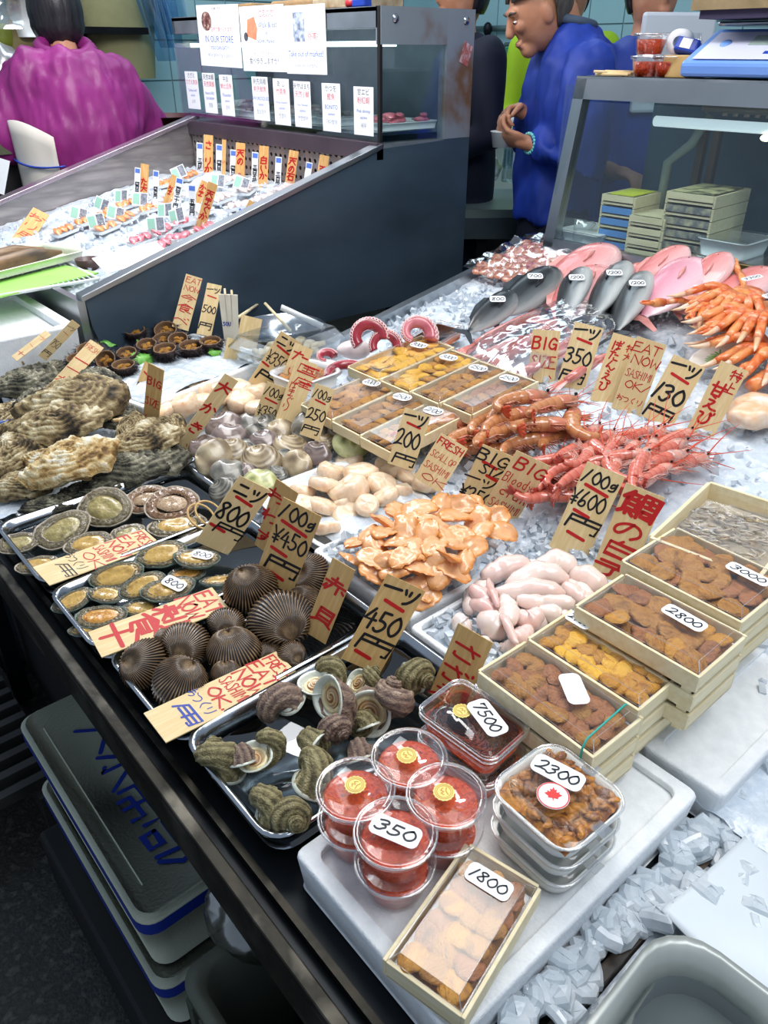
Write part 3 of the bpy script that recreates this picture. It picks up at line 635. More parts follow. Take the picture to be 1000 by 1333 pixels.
# paper sheet and rounded pan at the lower right
sheet = [(857, 1197), (1010, 1052), (1120, 1200), (1010, 1345)]
pp = [P(x, y, .778) for x, y in sheet]
A = np.zeros((24, 24, 3))
for i in range(24):
    for j in range(24):
        u, v = i/23, j/23; q = (1-u)*(1-v)*pp[0]+u*(1-v)*pp[1]+u*v*pp[2]+(1-u)*v*pp[3]
        A[i, j] = (q[0], q[1], .783+.006*mn.noise(Vector((q[0]*8, q[1]*8, 0)))+.01*math.exp(-((u-v*.3)*6)**2))
o = MB().grid(A).obj('paper_sheet', pm('damp_white_sheet', ['dbe3e8', 'cfd9df'], sc=6, rough=.5)); tag(o, 'damp white sheet laid over the loose ice at lower right', 'sheet')
sd = o.modifiers.new('s', 'SOLIDIFY'); sd.thickness = .002
c = P(905, 1375, .80)
t = thing('steel_pan', 'steel pan with rounded corner and water at the bottom edge right', 'pan', (c[0]+.0, c[1], .752), (0, 0, .05))
dish(.20, .16, .050, .05, .02, .0015, .006).obj('pan', pm('dull_pan_steel', ['b9beba', '9da39f'], sc=8, rough=.42, metal=.45), t)
mb = MB(); R = rrect(.165, .125, .035); loft(mb, [(R, .02), (R, .0202)], False, True); mb.obj('water', M_WATER, t)

# sealed foam coolers stacked on the floor under the rail
M_COOL = pm('grubby_foam', ['bfc4b3', 'a5ab98'], sc=5, rough=.6, bump=.2, bsc=200); M_TAPE = pm('blue_tape', ['16308c'], rough=.35)
for k, (z0, h) in enumerate(((.16, .17), (.335, .165))):
    cx, cy = (.30, .95); w_, d_ = .31, .52
    t = thing('foam_cooler', ('upper grubby foam cooler with blue handwriting on its lid below the rail' if k else 'lower foam cooler with blue tape beneath the written one'), 'cooler', (cx, cy, z0), (0, 0, 0), 'foam coolers on the floor')
    mb = MB(); loft(mb, [(rrect(w_*.9, d_*.9, .03), 0), (rrect(w_*.98, d_*.98, .03), h-.035)], True, True); mb.obj('body', M_COOL, t)
    mb = MB(); loft(mb, [(rrect(w_*.98, d_*.98, .03), h-.035), (rrect(w_*1.0, d_*1.0, .03), h-.033), (rrect(w_*1.0, d_*1.0, .03), h-.008), (rrect(w_*.95, d_*.97, .03), h)], True, True); mb.obj('lid', M_COOL, t)
    mb = MB(); loft(mb, [(rrect(w_*1.004, d_*1.004, .031), h-.034), (rrect(w_*1.004, d_*1.004, .031), h-.010)], False, False); mb.obj('tape', M_TAPE, t)
    if k == 1:
        mb = MB(); write(mb, '大水帝部', 0, 0, .085, z=h+.0012, lw=.045, vert=False, gap=.10); o = mb.obj('lettering', M_TAPE, t, smooth=False); o.rotation_euler = (0, 0, -PI/2); o.location = (-.045, -.02, 0)
        MB().box((-w_/2+.03, -.2, h), (-w_/2+.032, .2, h+.001)).obj('lid_seam', M_COOL, t, smooth=False)
o = MB().box((.12, .66, 0), (.5, 1.25, .155)).obj('crate', M_BLACK, smooth=False, bevel=.01); tag(o, 'black crate on the floor supporting the two foam coolers', 'crate')
# crumpled plastic bag and bin next to coolers
mb = MB().ell((0, 0, 0), (.05, .06, .06), 22, 16)
for v in mb.v:
    for i in range(len(v)): v[i] *= 1+.35*mn.noise(Vector(v[i]*22))
bag = mb.obj('plastic_bag', clear('bag_film', 'dfe8dc', .2, .45, .2)); bag.location = (.255, .575, .55); tag(bag, 'crumpled clear plastic bag tucked between the foam cooler and the counter frame', 'bag')
M_BIN = pm('grey_bin', ['5c6054', '44483f'], sc=4, rough=.5)
t = thing('waste_bin', 'grey-green plastic bin under the counter at the bottom edge beside the coolers', 'bin', (.30, .42, 0))
mb = MB(); loft(mb, [(rrect(.22, .26, .03), 0), (rrect(.27, .31, .03), .50), (rrect(.30, .34, .03), .50), (rrect(.30, .34, .03), .52), (rrect(.26, .30, .03), .52), (rrect(.2, .24, .03), .03)], True, True); mb.obj('bin_body', M_BIN, t)
for i in range(9): MB().box((-.152, -.15+i*.035, .40), (-.135, -.132+i*.035, .50)).obj('rib', M_BIN, t, smooth=False)

# ------------------------------------------------------------------ wooden price signs
SIGNS = []
def sign(label, c4, lines, lie=None, dz=-.012, old=False, hint=None, cat='sign', name='price_sign', extra=0., mat=None):
    """c4 = TL, TR, BR, BL pixels; lines = (text, colour, x, y, height, [kind]) in board units: x 0..1, y 0..1 from the top, height in board widths"""
    TL, TR, BR, BL = [np.array(q, float) for q in c4]; mid = (BR+BL)/2
    B = P(mid[0], mid[1], lie) if lie else S(mid[0], mid[1], dz+.0)
    hd = np.array([CAMP[0]-B[0], CAMP[1]-B[1], 0]); hd /= np.linalg.norm(hd); best = None
    rng = [(a, t) for a in np.radians(np.arange(-48, 49, 4)) for t in np.radians(np.arange(-8, 52, 4))] if not lie else [(a, math.radians(t)) for a in np.radians(np.arange(0, 360, 30)) for t in (90, 84, 78)]
    for a, t in rng:
        h2 = np.array([hd[0]*math.cos(a)-hd[1]*math.sin(a), hd[0]*math.sin(a)+hd[1]*math.cos(a), 0])
        n = h2*math.cos(t)+np.array([0, 0, math.sin(t)])
        Q = []
        for q in (TL, TR, BR, BL):
            d = ray(*q); den = d@n
            if abs(den) < .15: break
            Q.append(CAMP+d*(((B-CAMP)@n)/den))
        if len(Q) < 4: continue
        u = ((Q[1]-Q[0])+(Q[2]-Q[3]))/2; v = ((Q[0]-Q[3])+(Q[1]-Q[2]))/2; lu, lv = np.linalg.norm(u), np.linalg.norm(v)
        cost = (u@v/lu/lv)**2*6+(np.linalg.norm((Q[1]-Q[0])-(Q[2]-Q[3]))/lu)**2*.5+(((t-.30)/1.)**2*.25+(a/1.)**2*.30 if not lie else (1.57-t)**2*.5)
        if best is None or cost < best[0]: best = (cost, n, Q, u, v, lu, lv)
    cost, n, Q, u, v, W, H = best; y = v/H; x = u/W; x = x-(x@y)*y; x /= np.linalg.norm(x); z = np.cross(x, y); ctr = sum(Q)/4
    o0 = ctr-y*H/2-y*extra*H
    t = thing(name, label, cat, o0); t.rotation_euler = Matrix((x, y, z)).transposed().to_euler(); H2 = H*(1+extra)
    MB().box((-W/2, 0, -.0008), (W/2, H2, .0008)).obj('board', mat or (M_SIGN2 if old else M_SIGN), t, smooth=False)
    bb = {}
    for ln in lines:
        tx, col, fx, fy, hh = ln[:5]; k = ln[5] if len(ln) > 5 else ''
        m_ = bb.setdefault(col, MB()); yy = H2-fy*H; xx = (fx-.5)*W; h_ = hh*W
        if tx == '_': ribbon(m_, [(xx-h_/2, yy+h_*.07), (xx, yy), (xx+h_/2, yy-h_*.07)], .028*W if 'b' not in k else .045*W, .0011)
        else: write(m_, tx, xx, yy, h_, z=.0011, vert='v' in k, lw=.085 if 'b' in k else .062, fit=(H*.9 if 'v' in k else W*.88))
    for col, m_ in bb.items():
        if not m_.n: continue
        q = m_.obj('lettering', M_BOUND[col], t, smooth=False); q['label'] = {'r': 'red', 'k': 'black', 'b': 'blue'}[col]+' handwritten lettering'
    SIGNS.append((label[:40], round(cost, 3), round(W, 3), round(H, 3))); return t
sign('narrow wooden sign EAT NOW in red behind the opened sea urchins', [(241, 357), (265, 362), (244, 431), (225, 425)], [('EAT', 'r', .55, .09, .33), ('NOW', 'r', .55, .24, .33), ('今', 'r', .5, .42, .42), ('食', 'r', .45, .62, .5), ('ベ', 'r', .4, .8, .4), ('べ', 'r', .4, .84, .45)], dz=.08)
sign('wooden price sign 500 yen in black behind the sea urchins', [(270, 368), (289, 372), (275, 438), (256, 435)], [('一ッ', 'k', .5, .12, .4, 'b'), ('_', 'r', .5, .25, .6, 'b'), ('500', 'k', .5, .5, .5, 'b'), ('円', 'k', .5, .82, .5, 'b')], dz=.08)
sign('red lettered stick sign leaning left above the far oysters', [(58, 431), (68, 435), (23, 469), (14, 465)], [('一ッ', 'r', .5, .2, .7), ('_', 'r', .5, .5, .6), ('十', 'r', .5, .8, .7)], dz=.13)
sign('narrow wooden stick sign 750 above the far oysters', [(93, 416), (105, 424), (60, 469), (50, 463)], [('一ッ', 'k', .5, .15, .6), ('_', 'r', .5, .3, .6), ('750', 'k', .5, .6, .9), ('円', 'k', .5, .85, .6)], dz=.12)
sign('slanted narrow wooden sign with red FRESH lettering over the oysters', [(117, 443), (136, 452), (84, 509), (62, 504)], [('FRESH', 'r', .5, .12, .35), ('一', 'r', .5, .4, .5, 'b'), ('一', 'r', .5, .6, .4, 'b'), ('か', 'r', .5, .82, .5)], dz=.07)
sign('wooden price sign 550 half hidden behind the BIG SIZE sign', [(189, 474), (206, 480), (184, 552), (166, 530)], [('_', 'r', .4, .2, .5, 'b'), ('550', 'k', .4, .55, .6, 'b')], dz=.01, old=True)
sign('upright wooden sign BIG SIZE in red on the oysters', [(191, 470), (216, 484), (203, 559), (188, 552)], [('BIG', 'r', .5, .25, .5, 'b'), ('SIZE', 'r', .5, .58, .5, 'b'), ('い', 'r', .5, .85, .4)], dz=.03, old=True)
sign('slanted wooden sign 大かき in red between the oysters and the back scallops', [(291, 486), (312, 496), (236, 596), (222, 587)], [('大', 'r', .5, .14, .85, 'b'), ('か', 'r', .5, .4, .8, 'b'), ('き', 'r', .5, .64, .75, 'b'), ('い', 'r', .4, .86, .5)], dz=.0)
sign('tall wooden price sign 350 leaning over the back scallops', [(367, 432), (392, 446), (352, 512), (322, 496)], [('二ッ', 'k', .5, .12, .5, 'b'), ('_', 'r', .5, .25, .6, 'b'), ('¥350', 'k', .5, .45, .5, 'b'), ('_', 'r', .2, .6, .3, 'b'), ('円', 'k', .6, .78, .5, 'b')], dz=.045)
sign('wooden price sign 100g 350 above the hard clams', [(348, 497), (374, 505), (354, 556), (328, 548)], [('/00g', 'k', .5, .2, .45, 'b'), ('_', 'r', .5, .4, .6, 'b'), ('¥350', 'k', .5, .68, .5, 'b')], dz=.02)
sign('wooden sign たいら in red beside the 350 price', [(384, 446), (408, 455), (378, 530), (354, 520)], [('た', 'r', .55, .18, .5, 'b'), ('い', 'r', .55, .45, .4, 'b'), ('ら', 'r', .5, .72, .45, 'b')], dz=.02)
sign('wooden sign 国産はまぐり in red standing behind the hard clams', [(388, 465), (413, 475), (386, 556), (358, 544)], [('国', 'r', .66, .13, .40), ('産', 'r', .66, .34, .40), ('はまぐり', 'r', .26, .60, .32, 'v')], dz=.03)
sign('wooden price sign 100g 250 among the hard clams', [(410, 498), (437, 508), (414, 574), (391, 565)], [('/00g', 'k', .5, .17, .45, 'b'), ('_', 'r', .5, .3, .5, 'b'), ('250', 'k', .5, .55, .55, 'b'), ('円', 'k', .5, .85, .4, 'b')], dz=.055)
sign('wooden price sign 200 yen planted behind the scallop pile', [(528, 530), (561, 541), (538, 614), (504, 602)], [('一ッ', 'k', .5, .13, .5, 'b'), ('_', 'r', .5, .25, .5, 'b'), ('200', 'k', .45, .5, .6, 'b'), ('円', 'k', .6, .85, .4, 'b')], dz=.075)
sign('pink-tinted wooden sign FRESH SCALLOP SASHIMI OK behind the scallops', [(575, 565), (609, 582), (573, 645), (539, 618)], [('FRESH', 'r', .5, .14, .24, 'b'), ('SCALLOP', 'r', .5, .4, .22), ('SASHIMI', 'r', .5, .64, .22), ('OK', 'r', .6, .86, .22)], dz=.075)
sign('wooden sign BIG SIZE in red behind the large prawns', [(693, 429), (731, 430), (721, 500), (687, 496)], [('BIG', 'r', .5, .25, .42, 'b'), ('SIZE', 'r', .5, .6, .42, 'b'), ('い', 'r', .5, .9, .3)])
sign('wooden price sign 350 yen behind the large prawns', [(749, 419), (786, 427), (760, 512), (724, 500)], [('一ッ', 'k', .5, .12, .42, 'b'), ('_', 'r', .5, .25, .5, 'b'), ('350', 'k', .45, .5, .5, 'b'), ('円', 'k', .5, .8, .42, 'b')])
sign('wooden sign ぼたんえび in red between the two shrimp heaps', [(800, 434), (832, 441), (803, 533), (767, 518)], [('ぼたんえび', 'r', .3, .45, .34, 'vb'), ('特大', 'r', .78, .22, .28, 'v')])
sign('wooden sign EAT NOW SASHIMI OK in red at the top of the red shrimp heap', [(830, 439), (868, 448), (832, 546), (796, 528)], [('EAT', 'r', .45, .12, .3), ('NOW', 'r', .55, .28, .3), ('SASHIMI', 'r', .5, .47, .26), ('OK/', 'r', .6, .62, .26), ('おつくり', 'r', .5, .82, .2)])
sign('wooden price sign 130 yen behind the small red shrimp', [(880, 460), (916, 480), (875, 560), (832, 540)], [('一ッ', 'k', .5, .13, .45, 'b'), ('_', 'r', .5, .28, .55, 'b'), ('130', 'k', .45, .55, .5, 'b'), ('円', 'k', .5, .86, .42, 'b')])
sign('wooden sign 特上甘えび in red at the right of the red shrimp', [(940, 470), (973, 482), (927, 575), (894, 556)], [('特上', 'r', .72, .2, .38, 'v'), ('甘えび', 'r', .38, .55, .5, 'vb')])
sign('wooden price sign BIG SIZE 250 behind the orange clam meat', [(630, 579), (674, 596), (637, 674), (590, 656)], [('BIG', 'k', .42, .14, .3, 'b'), ('_', 'r', .4, .25, .4, 'b'), ('SIZE', 'k', .65, .32, .26, 'b'), ('_', 'r', .65, .42, .4, 'b'), ('一ッ', 'k', .35, .52, .28, 'b'), ('¥250', 'k', .4, .74, .3, 'b'), ('_', 'r', .4, .9, .4, 'b'), ('円', 'k', .8, .9, .22, 'b')])
sign('wooden sign BIG Bloody clam SASHIMI OK in red', [(673, 587), (717, 606), (665, 690), (622, 670)], [('BIG', 'r', .6, .14, .34, 'b'), ('Bloody', 'r', .5, .36, .28), ('clam', 'r', .6, .54, .3), ('SASHIMI', 'r', .5, .74, .24), ('OK', 'r', .7, .89, .22)])
sign('wooden price sign 100g 600 yen behind the milt box', [(764, 601), (815, 620), (760, 735), (714, 713)], [('/00g', 'k', .5, .13, .34, 'b'), ('_', 'r', .5, .24, .6, 'b'), ('¥600', 'k', .42, .37, .42, 'b'), ('_', 'r', .4, .52, .4, 'b'), ('円', 'k', .6, .62, .38, 'b'), ('_', 'r', .5, .76, .45, 'b')])
sign('wooden sign 鯛の白子 in red beside the wooden urchin boxes', [(816, 628), (865, 648), (815, 768), (768, 745)], [('鯛', 'r', .5, .17, .62, 'b'), ('の', 'r', .5, .43, .45, 'b'), ('白', 'r', .5, .65, .45, 'b'), ('子', 'r', .45, .86, .5, 'b')])
sign('wooden price sign 800 yen next to the large abalones', [(314, 618), (352, 640), (299, 721), (252, 706)], [('二ッ', 'k', .5, .14, .42, 'b'), ('_', 'r', .5, .27, .5, 'b'), ('800', 'k', .45, .48, .5, 'b'), ('_', 'r', .3, .72, .45, 'b'), ('円', 'k', .68, .7, .34, 'b')], dz=.005)
sign('wooden sign in red hidden behind the 450 per 100g sign', [(359, 623), (390, 642), (357, 728), (333, 708)], [('お', 'r', .3, .2, .5, 'b'), ('わ', 'r', .3, .5, .5, 'b'), ('ず', 'r', .3, .8, .5, 'b')], dz=.01, old=True)
sign('tall wooden price sign 100g 450 yen above the bloody clams', [(368, 647), (420, 672), (378, 776), (334, 746)], [('/00g', 'k', .5, .13, .38, 'b'), ('_', 'r', .5, .27, .65, 'b'), ('¥450', 'k', .5, .43, .42, 'b'), ('_', 'r', .35, .6, .4, 'b'), ('円', 'k', .6, .74, .4, 'b'), ('_', 'r', .5, .88, .35, 'b')], dz=.03, old=True)
sign('narrow wooden sign 赤貝 in red between clams and turban shells', [(434, 722), (462, 746), (424, 836), (396, 824)], [('赤', 'r', .5, .28, .65, 'b'), ('貝', 'r', .5, .7, .65, 'b')], dz=.01, old=True)
sign('wooden price sign 450 yen standing in the turban shell tray', [(505, 742), (554, 774), (494, 873), (444, 862)], [('一ッ', 'k', .5, .13, .42, 'b'), ('_', 'r', .5, .27, .5, 'b'), ('450', 'k', .45, .47, .5, 'b'), ('円', 'k', .6, .73, .4, 'b'), ('_', 'r', .4, .87, .4, 'b')], dz=.02, old=True)
sign('wooden sign さざえ in red behind the flat roe boxes', [(598, 806), (641, 842), (603, 925), (559, 905)], [('さ', 'r', .45, .28, .45, 'b'), ('ざ', 'r', .4, .6, .45, 'b'), ('え', 'r', .35, .88, .4, 'b')], dz=.0, old=True)
sign('wooden board FRESH EAT NOW SASHIMI lying across the large abalone tray', [(186, 687), (211, 711), (64, 760), (43, 741)], [('FRESH', 'r', .5, .08, .3, 'b'), ('EAT', 'r', .45, .21, .3, 'b'), ('NOW', 'r', .5, .33, .3, 'b'), ('SASHIMI', 'r', .5, .45, .3, 'b'), ('OK', 'r', .6, .57, .3), ('おつくり', 'k', .4, .69, .28), ('用', 'k', .6, .8, .3)], lie=.822)
sign('wooden board EAT NOW in large red letters lying over the small abalone tray', [(277, 762), (298, 796), (135, 852), (112, 827)], [('EAT', 'r', .5, .1, .36, 'b'), ('NOW', 'r', .42, .25, .36, 'b'), ('刺', 'r', .5, .42, .6, 'b'), ('食', 'r', .5, .62, .6, 'b'), ('十', 'r', .45, .84, .6, 'b')], lie=.822)
sign('wooden board FRESH EAT NOW SASHIMI OK lying over the bloody clam tray', [(359, 847), (391, 881), (217, 965), (186, 931)], [('FRESH', 'r', .5, .08, .3, 'b'), ('EAT', 'r', .45, .2, .32, 'b'), ('NOW', 'r', .5, .32, .34, 'b'), ('SASHIMI', 'r', .5, .43, .3, 'b'), ('OK.', 'r', .6, .55, .3, 'b'), ('おつくり', 'b', .42, .66, .26), ('用', 'b', .55, .78, .34, 'b')], lie=.824)

# ================================================================== SEAFOOD
YW = AZ-PI/2
def yaw(s): return YW+math.radians(s)                 # s: direction as seen in the photo, degrees from right
M_BEIGE = pm('clam_beige', ['5b4a38', '8a785e', 'b3a080', 'd2c3a4', 'a5947a'], sc=3, rough=.3, coat=.5, src='both', amt=.5)
M_GREYC = pm('clam_grey', ['262725', '4d4c46', '77746a', '9c988c', '5c5a54'], sc=3, rough=.3, coat=.5, src='both', amt=.6)
M_MAUVE = pm('clam_mauve', ['4a3f3e', '7a6a66', '8c7b74', '6a5a54', '9c8b82'], sc=2, rough=.2, coat=.7, src='both', amt=.5)
M_LIME = pm('clam_yellow_green', ['6e7340', 'b7b878', 'd2d29b', '8d9258', 'c6c78a'], sc=3, rough=.3, coat=.5, src='both', amt=.5)
M_ARK = pm('ark_shell', ['0a0605', '20150e', '74593d', 'd2b78f'], sc=2.2, rough=.35, coat=.4, src='both', amt=.45)
def clam_mb(sd=0, H=.40, ribs=0, na=48, ns=14, rings=9, ybase=.80, amp=.02):
    if ribs: na = ribs*4
    mb = MB(); um = np.array([-.12, .74])
    for side in (1, -1):
        A = np.zeros((ns+1, na, 3)); Cc = np.zeros((ns+1, na))
        for i in range(ns+1):
            s_ = (i/ns)**1.0
            for j in range(na):
                a = 2*PI*j/na; rimv = np.array([math.cos(a)*(1+.05*math.cos(a)), math.sin(a)*ybase*(1-.06*math.cos(2*a))])
                p = um+s_*(rimv-um); h = H*(1-s_**2.3)**.55*min(1, (np.linalg.norm(p-um)+.015)/.55)**.5
                rb = math.cos(ribs*a) if ribs else 0
                rg = math.sin(s_*rings*2*PI+mn.noise(Vector((p[0]*2, p[1]*2, sd)))*.7)
                k = 1+(amp*rb*s_ if ribs else 0)+(.008*rg if not ribs else 0)
                A[i, j] = (p[0]*k, p[1]*k, side*h*(1+(amp*1.8*rb*s_ if ribs else .008*rg)))
                Cc[i, j] = (.38+.42*rb-(.20 if s_ > .93 else 0)+.12*mn.noise(Vector((a*2, s_*9, sd)))+.22*(s_ < .25)) if ribs else (.45+.26*rg+.45*mn.noise(Vector((p[0]*1.6, p[1]*1.6, sd))))
        b0 = mb.n; mb.grid(A[:, ::side], cv=True, c=Cc[:, ::side]); 
    return mb
CL = {}
for mname, m_ in (('beige', M_BEIGE), ('grey', M_GREYC), ('mauve', M_MAUVE), ('lime', M_LIME)):
    CL[mname] = [clam_mb(k, .42+.05*k, rings=[14, 20, 7][k] if mname != 'mauve' else 2).mesh('clam_shell', m_) for k in range(2)]
clams = [ # px, py, radius px, kind, photo angle, tilt, roll, words
 (309, 536, 19, 'beige', 10, .3, .1, 'pale hard clam lying at the back left of the clam pile'),
 (350, 554, 17, 'grey', 60, .4, .4, 'dark clam wedged behind the 350 price sign'),
 (330, 552, 21, 'grey', -10, .2, .2, 'greenish striped clam near the top of the pile'),
 (291, 555, 23, 'mauve', 20, .3, -.2, 'smooth purple grey clam, upper of the mauve pair'),
 (299, 568, 23, 'mauve', -10, .2, .2, 'smooth purple grey clam, lower of the mauve pair'),
 (266, 583, 20, 'mauve', 30, .3, .0, 'small mauve clam at the left end of the pile'),
 (278, 598, 25, 'beige', 70, .9, .3, 'tall tan clam standing on edge at the left'),
 (303, 588, 20, 'beige', 10, .5, .3, 'glossy pale clam under a drop of plastic film'),
 (297, 615, 23, 'grey', -10, .2, .2, 'dark grey clam with pale edge at the lower left'),
 (290, 638, 18, 'grey', 40, .5, -.4, 'small dark clam lowest of the pile near the 800 sign'),
 (330, 566, 14, 'grey', 80, .8, .2, 'little dark clam tucked in the middle of the pile'),
 (344, 577, 20, 'mauve', 15, .5, .3, 'purple striped clam in the centre of the pile'),
 (364, 561, 18, 'beige', 35, .5, .2, 'small beige clam with fine rings, top centre'),
 (379, 582, 23, 'beige', 15, .05, .7, 'long tan clam lying edge up right of centre'),
 (400, 560, 22, 'grey', 95, .9, .5, 'grey ridged clam standing upright beside the 250 sign'),
 (411, 591, 19, 'mauve', -20, .5, -.2, 'purplish ridged clam at the right of the pile'),
 (387, 604, 20, 'beige', -50, .6, .1, 'brown and cream ringed clam at the front'),
 (339, 601, 25, 'beige', 10, .6, .1, 'largest beige ringed clam in front of the pile'),
 (338, 628, 22, 'lime', -15, .3, .0, 'pale green clam half sunk in the ice'),
 (360, 618, 14, 'grey', -20, .4, .2, 'small dark clam half hidden at the front'),
 (430, 558, 20, 'grey', 60, .6, .2, 'dark clam behind the yellow green one'),
 (447, 560, 20, 'grey', 20, .5, .2, 'grey green clam beside the wooden urchin boxes'),
 (455, 578, 22, 'lime', -30, .6, .1, 'bright yellow green clam alone at the right'),
 (424, 576, 14, 'beige', 0, .4, .1, 'small pale clam next to the 250 sign'),
 (318, 618, 17, 'mauve', 30, .5, .1, 'mauve clam low in the pile behind the dark ones'),
 (316, 545, 15, 'mauve', 80, .5, .1, 'mauve clam peeping out at the back of the pile'), (370, 600, 16, 'grey', 80, .6, .4, 'dark clam between the two big beige clams'), (325, 585, 15, 'grey', 120, .5, .1, 'dark clam in the gap at the middle left')]
for i, (x, y, r, kd, an, tl, ro, lb) in enumerate(clams):
    d = proj(S(x, y, .02))[2]; rr = r*d/1000*1.12; p = S(x, y, .012+rr*.4)
    t = build('hard_clam', [('shell', CL[kd][i % 2])], lb, 'clam', p, (tl*.8, ro*.5, yaw(an)), rr, 'hard clams heaped on the ice'); 
    t.rotation_euler = (Matrix.Rotation(yaw(0), 3, 'Z') @ Matrix.Rotation(tl, 3, 'X') @ Matrix.Rotation(ro*.5, 3, 'Y') @ Matrix.Rotation(math.radians(an), 3, 'Z')).to_euler()
def on_tray(x, y, z): return P(x, y, z)
ARKM = [clam_mb(k, .60+.04*k, ribs=44, ns=12, ybase=.84, amp=.028).mesh('shell', M_ARK) for k in range(2)]
arks = [(325, 767, 35, 20, .85, .3, 'large dark ribbed clam, uppermost on the pile beside the board end', .05), (367, 805, 43, 200, .55, .1, 'largest ribbed clam, brown with umbo facing front right', .035),
 (296, 811, 24, 170, .5, .2, 'small round ribbed clam below the large dark one', .02), (244, 838, 32, 150, .5, .2, 'brown ribbed clam in the centre left', .02), (303, 848, 34, 10, .45, .1, 'ribbed clam lying sideways in the centre of the tray', .02),
 (187, 866, 33, 70, .8, .3, 'very dark ribbed clam at the left end of the tray', .012), (234, 890, 38, -40, .6, .1, 'wide ribbed clam with clear pale ribs at the front left', .015), (294, 878, 20, 0, .4, .1, 'small ribbed clam peeking over the lettered board', .005),
 (350, 848, 18, 170, .5, .2, 'small ribbed clam right of centre below the biggest', .0), (379, 852, 20, 220, .5, .1, 'small smooth brown ribbed clam at the right end of the tray', .005), (402, 752, 30, 60, 1.0, .2, 'dark ribbed clam standing behind the 450 per 100g sign', .04),
 (216, 838, 20, 100, .5, .1, 'dark ribbed clam mostly under its neighbour at the left', .005), (392, 785, 24, 30, .8, .1, 'ribbed clam in shade behind the biggest one', .03)]
for i, (x, y, r, an, tl, ro, lb, dz) in enumerate(arks):
    z = .805+dz*.6; p = P(x, y, z); rr = r*proj(p)[2]/1000*1.05
    t = build('ribbed_clam', [('shell', ARKM[i % 2])], lb, 'clam', p, (0, 0, 0), rr, 'bloody clams in the tray')
    t.rotation_euler = (Matrix.Rotation(yaw(0), 3, 'Z') @ Matrix.Rotation(tl, 3, 'X') @ Matrix.Rotation(ro, 3, 'Y') @ Matrix.Rotation(math.radians(an), 3, 'Z')).to_euler()

# abalones
M_ABO = pm('abalone_shell', ['3d3a30', '7f7462', '5c6253', 'b5a896'], sc=3, rough=.4, bump=.5, bsc=14, src='both', amt=.7)
M_ABOG = pm('abalone_shell_green', ['2c3630', '5f7467', '8fa295', '4a5a52'], sc=3, rough=.3, bump=.5, bsc=14, src='both', amt=.7, coat=.4)
M_ABI = pm('abalone_rim', ['c9b9a4', 'a39176', 'd8ccbc'], sc=4, rough=.25, coat=.5)
M_MANT = pm('abalone_mantle', ['2a251b', '5b513b', '877a58', '3b3428'], sc=5, rough=.3, coat=.7, bump=.8, bsc=20, src='both', amt=.7)
M_MANTB = pm('abalone_mantle_brown', ['3a2416', '6d4a2e', '94704c', '4b301e'], sc=5, rough=.3, coat=.7, bump=.8, bsc=20, src='both', amt=.7)
M_FOOT = pm('abalone_foot', ['8a7d4c', 'a99a62', '6f6438'], sc=3, rough=.3, coat=.6, bump=.5, bsc=9)
M_FOOTY = pm('abalone_foot_yellow', ['b58f45', 'c9a45a', '94702f'], sc=3, rough=.25, coat=.6, bump=.3, bsc=7)
M_FOOTB = pm('abalone_foot_tan', ['a98a68', 'c4a683', '84644a'], sc=14, rough=.3, coat=.6, bump=.8, bsc=22)
M_FOOTO = pm('abalone_foot_orange', ['b97c2e', 'd59a45', '95591c'], sc=4, rough=.25, coat=.6, bump=.4, bsc=9)
def aba(sd, wy=.80, green=False, foot=None, mantle=None, fr=.52):
    n = 56; r_ = lambda a, q=1.: 1+.035*math.sin(3*a+sd)+.03*mn.noise(Vector((math.cos(a)*2, math.sin(a)*2, sd)))*q
    prof = [(0, -.34), (.45, -.32), (.8, -.2), (.97, -.05), (1.0, .04), (.96, .05), (.90, -.02), (.7, -.13), (.3, -.2), (0, -.2)]
    A = np.array([[(r*math.cos(2*PI*j/n)*r_(2*PI*j/n), r*math.sin(2*PI*j/n)*wy*r_(2*PI*j/n), z+.015*math.sin(9*2*PI*j/n)*(r > .8)) for j in range(n)] for r, z in prof])
    sh = MB().grid(A, cv=True, c=np.repeat([.3, .4, .5, .6, .9, 1, .9, .8, .8, .8], n)).mesh('shell', M_ABOG if green else M_ABO)
    pr = [(.90, -.04), (.92, .03), (.84, .09), (.76, .05), (.70, .11), (.62, .06), (.55, .0)]
    n2 = 96; A = np.zeros((len(pr), n2, 3)); Cc = np.zeros((len(pr), n2))
    for i, (r, z) in enumerate(pr):
        for j in range(n2):
            a = 2*PI*j/n2; w_ = mn.noise(Vector((math.cos(a)*4+i, math.sin(a)*4, sd*3.)))+.4*math.sin(24*a+i*2+sd)
            A[i, j] = (math.cos(a)*(r+.035*w_)*r_(a), math.sin(a)*(r+.035*w_)*wy*r_(a), z+.05*w_); Cc[i, j] = .4+.3*w_+.2*(i % 2)
    ma = MB().grid(A, cv=True, c=Cc).mesh('mantle', mantle or M_MANT)
    n3 = 48; A = np.zeros((9, n3, 3))
    for i in range(9):
        s_ = i/8
        for j in range(n3):
            a = 2*PI*j/n3; q = (.62+.05*math.sin(2*a+sd)+.04*mn.noise(Vector((math.cos(a)*2, math.sin(a)*2, sd+9.))))*s_
            x = q*math.cos(a)*1.08*(fr/.52); y = q*math.sin(a)*wy*.95*(fr/.52); A[i, j] = (x, y, .02+.13*(1-s_**4)+.025*mn.noise(Vector((x*4, y*5, sd)))-.05*math.exp(-((y*5)**2))*(1-s_))
    fo = MB().grid(A, cv=True).mesh('foot', foot or M_FOOT)
    return [('shell', sh, []), ('mantle', ma, []), ('foot', fo, [])]
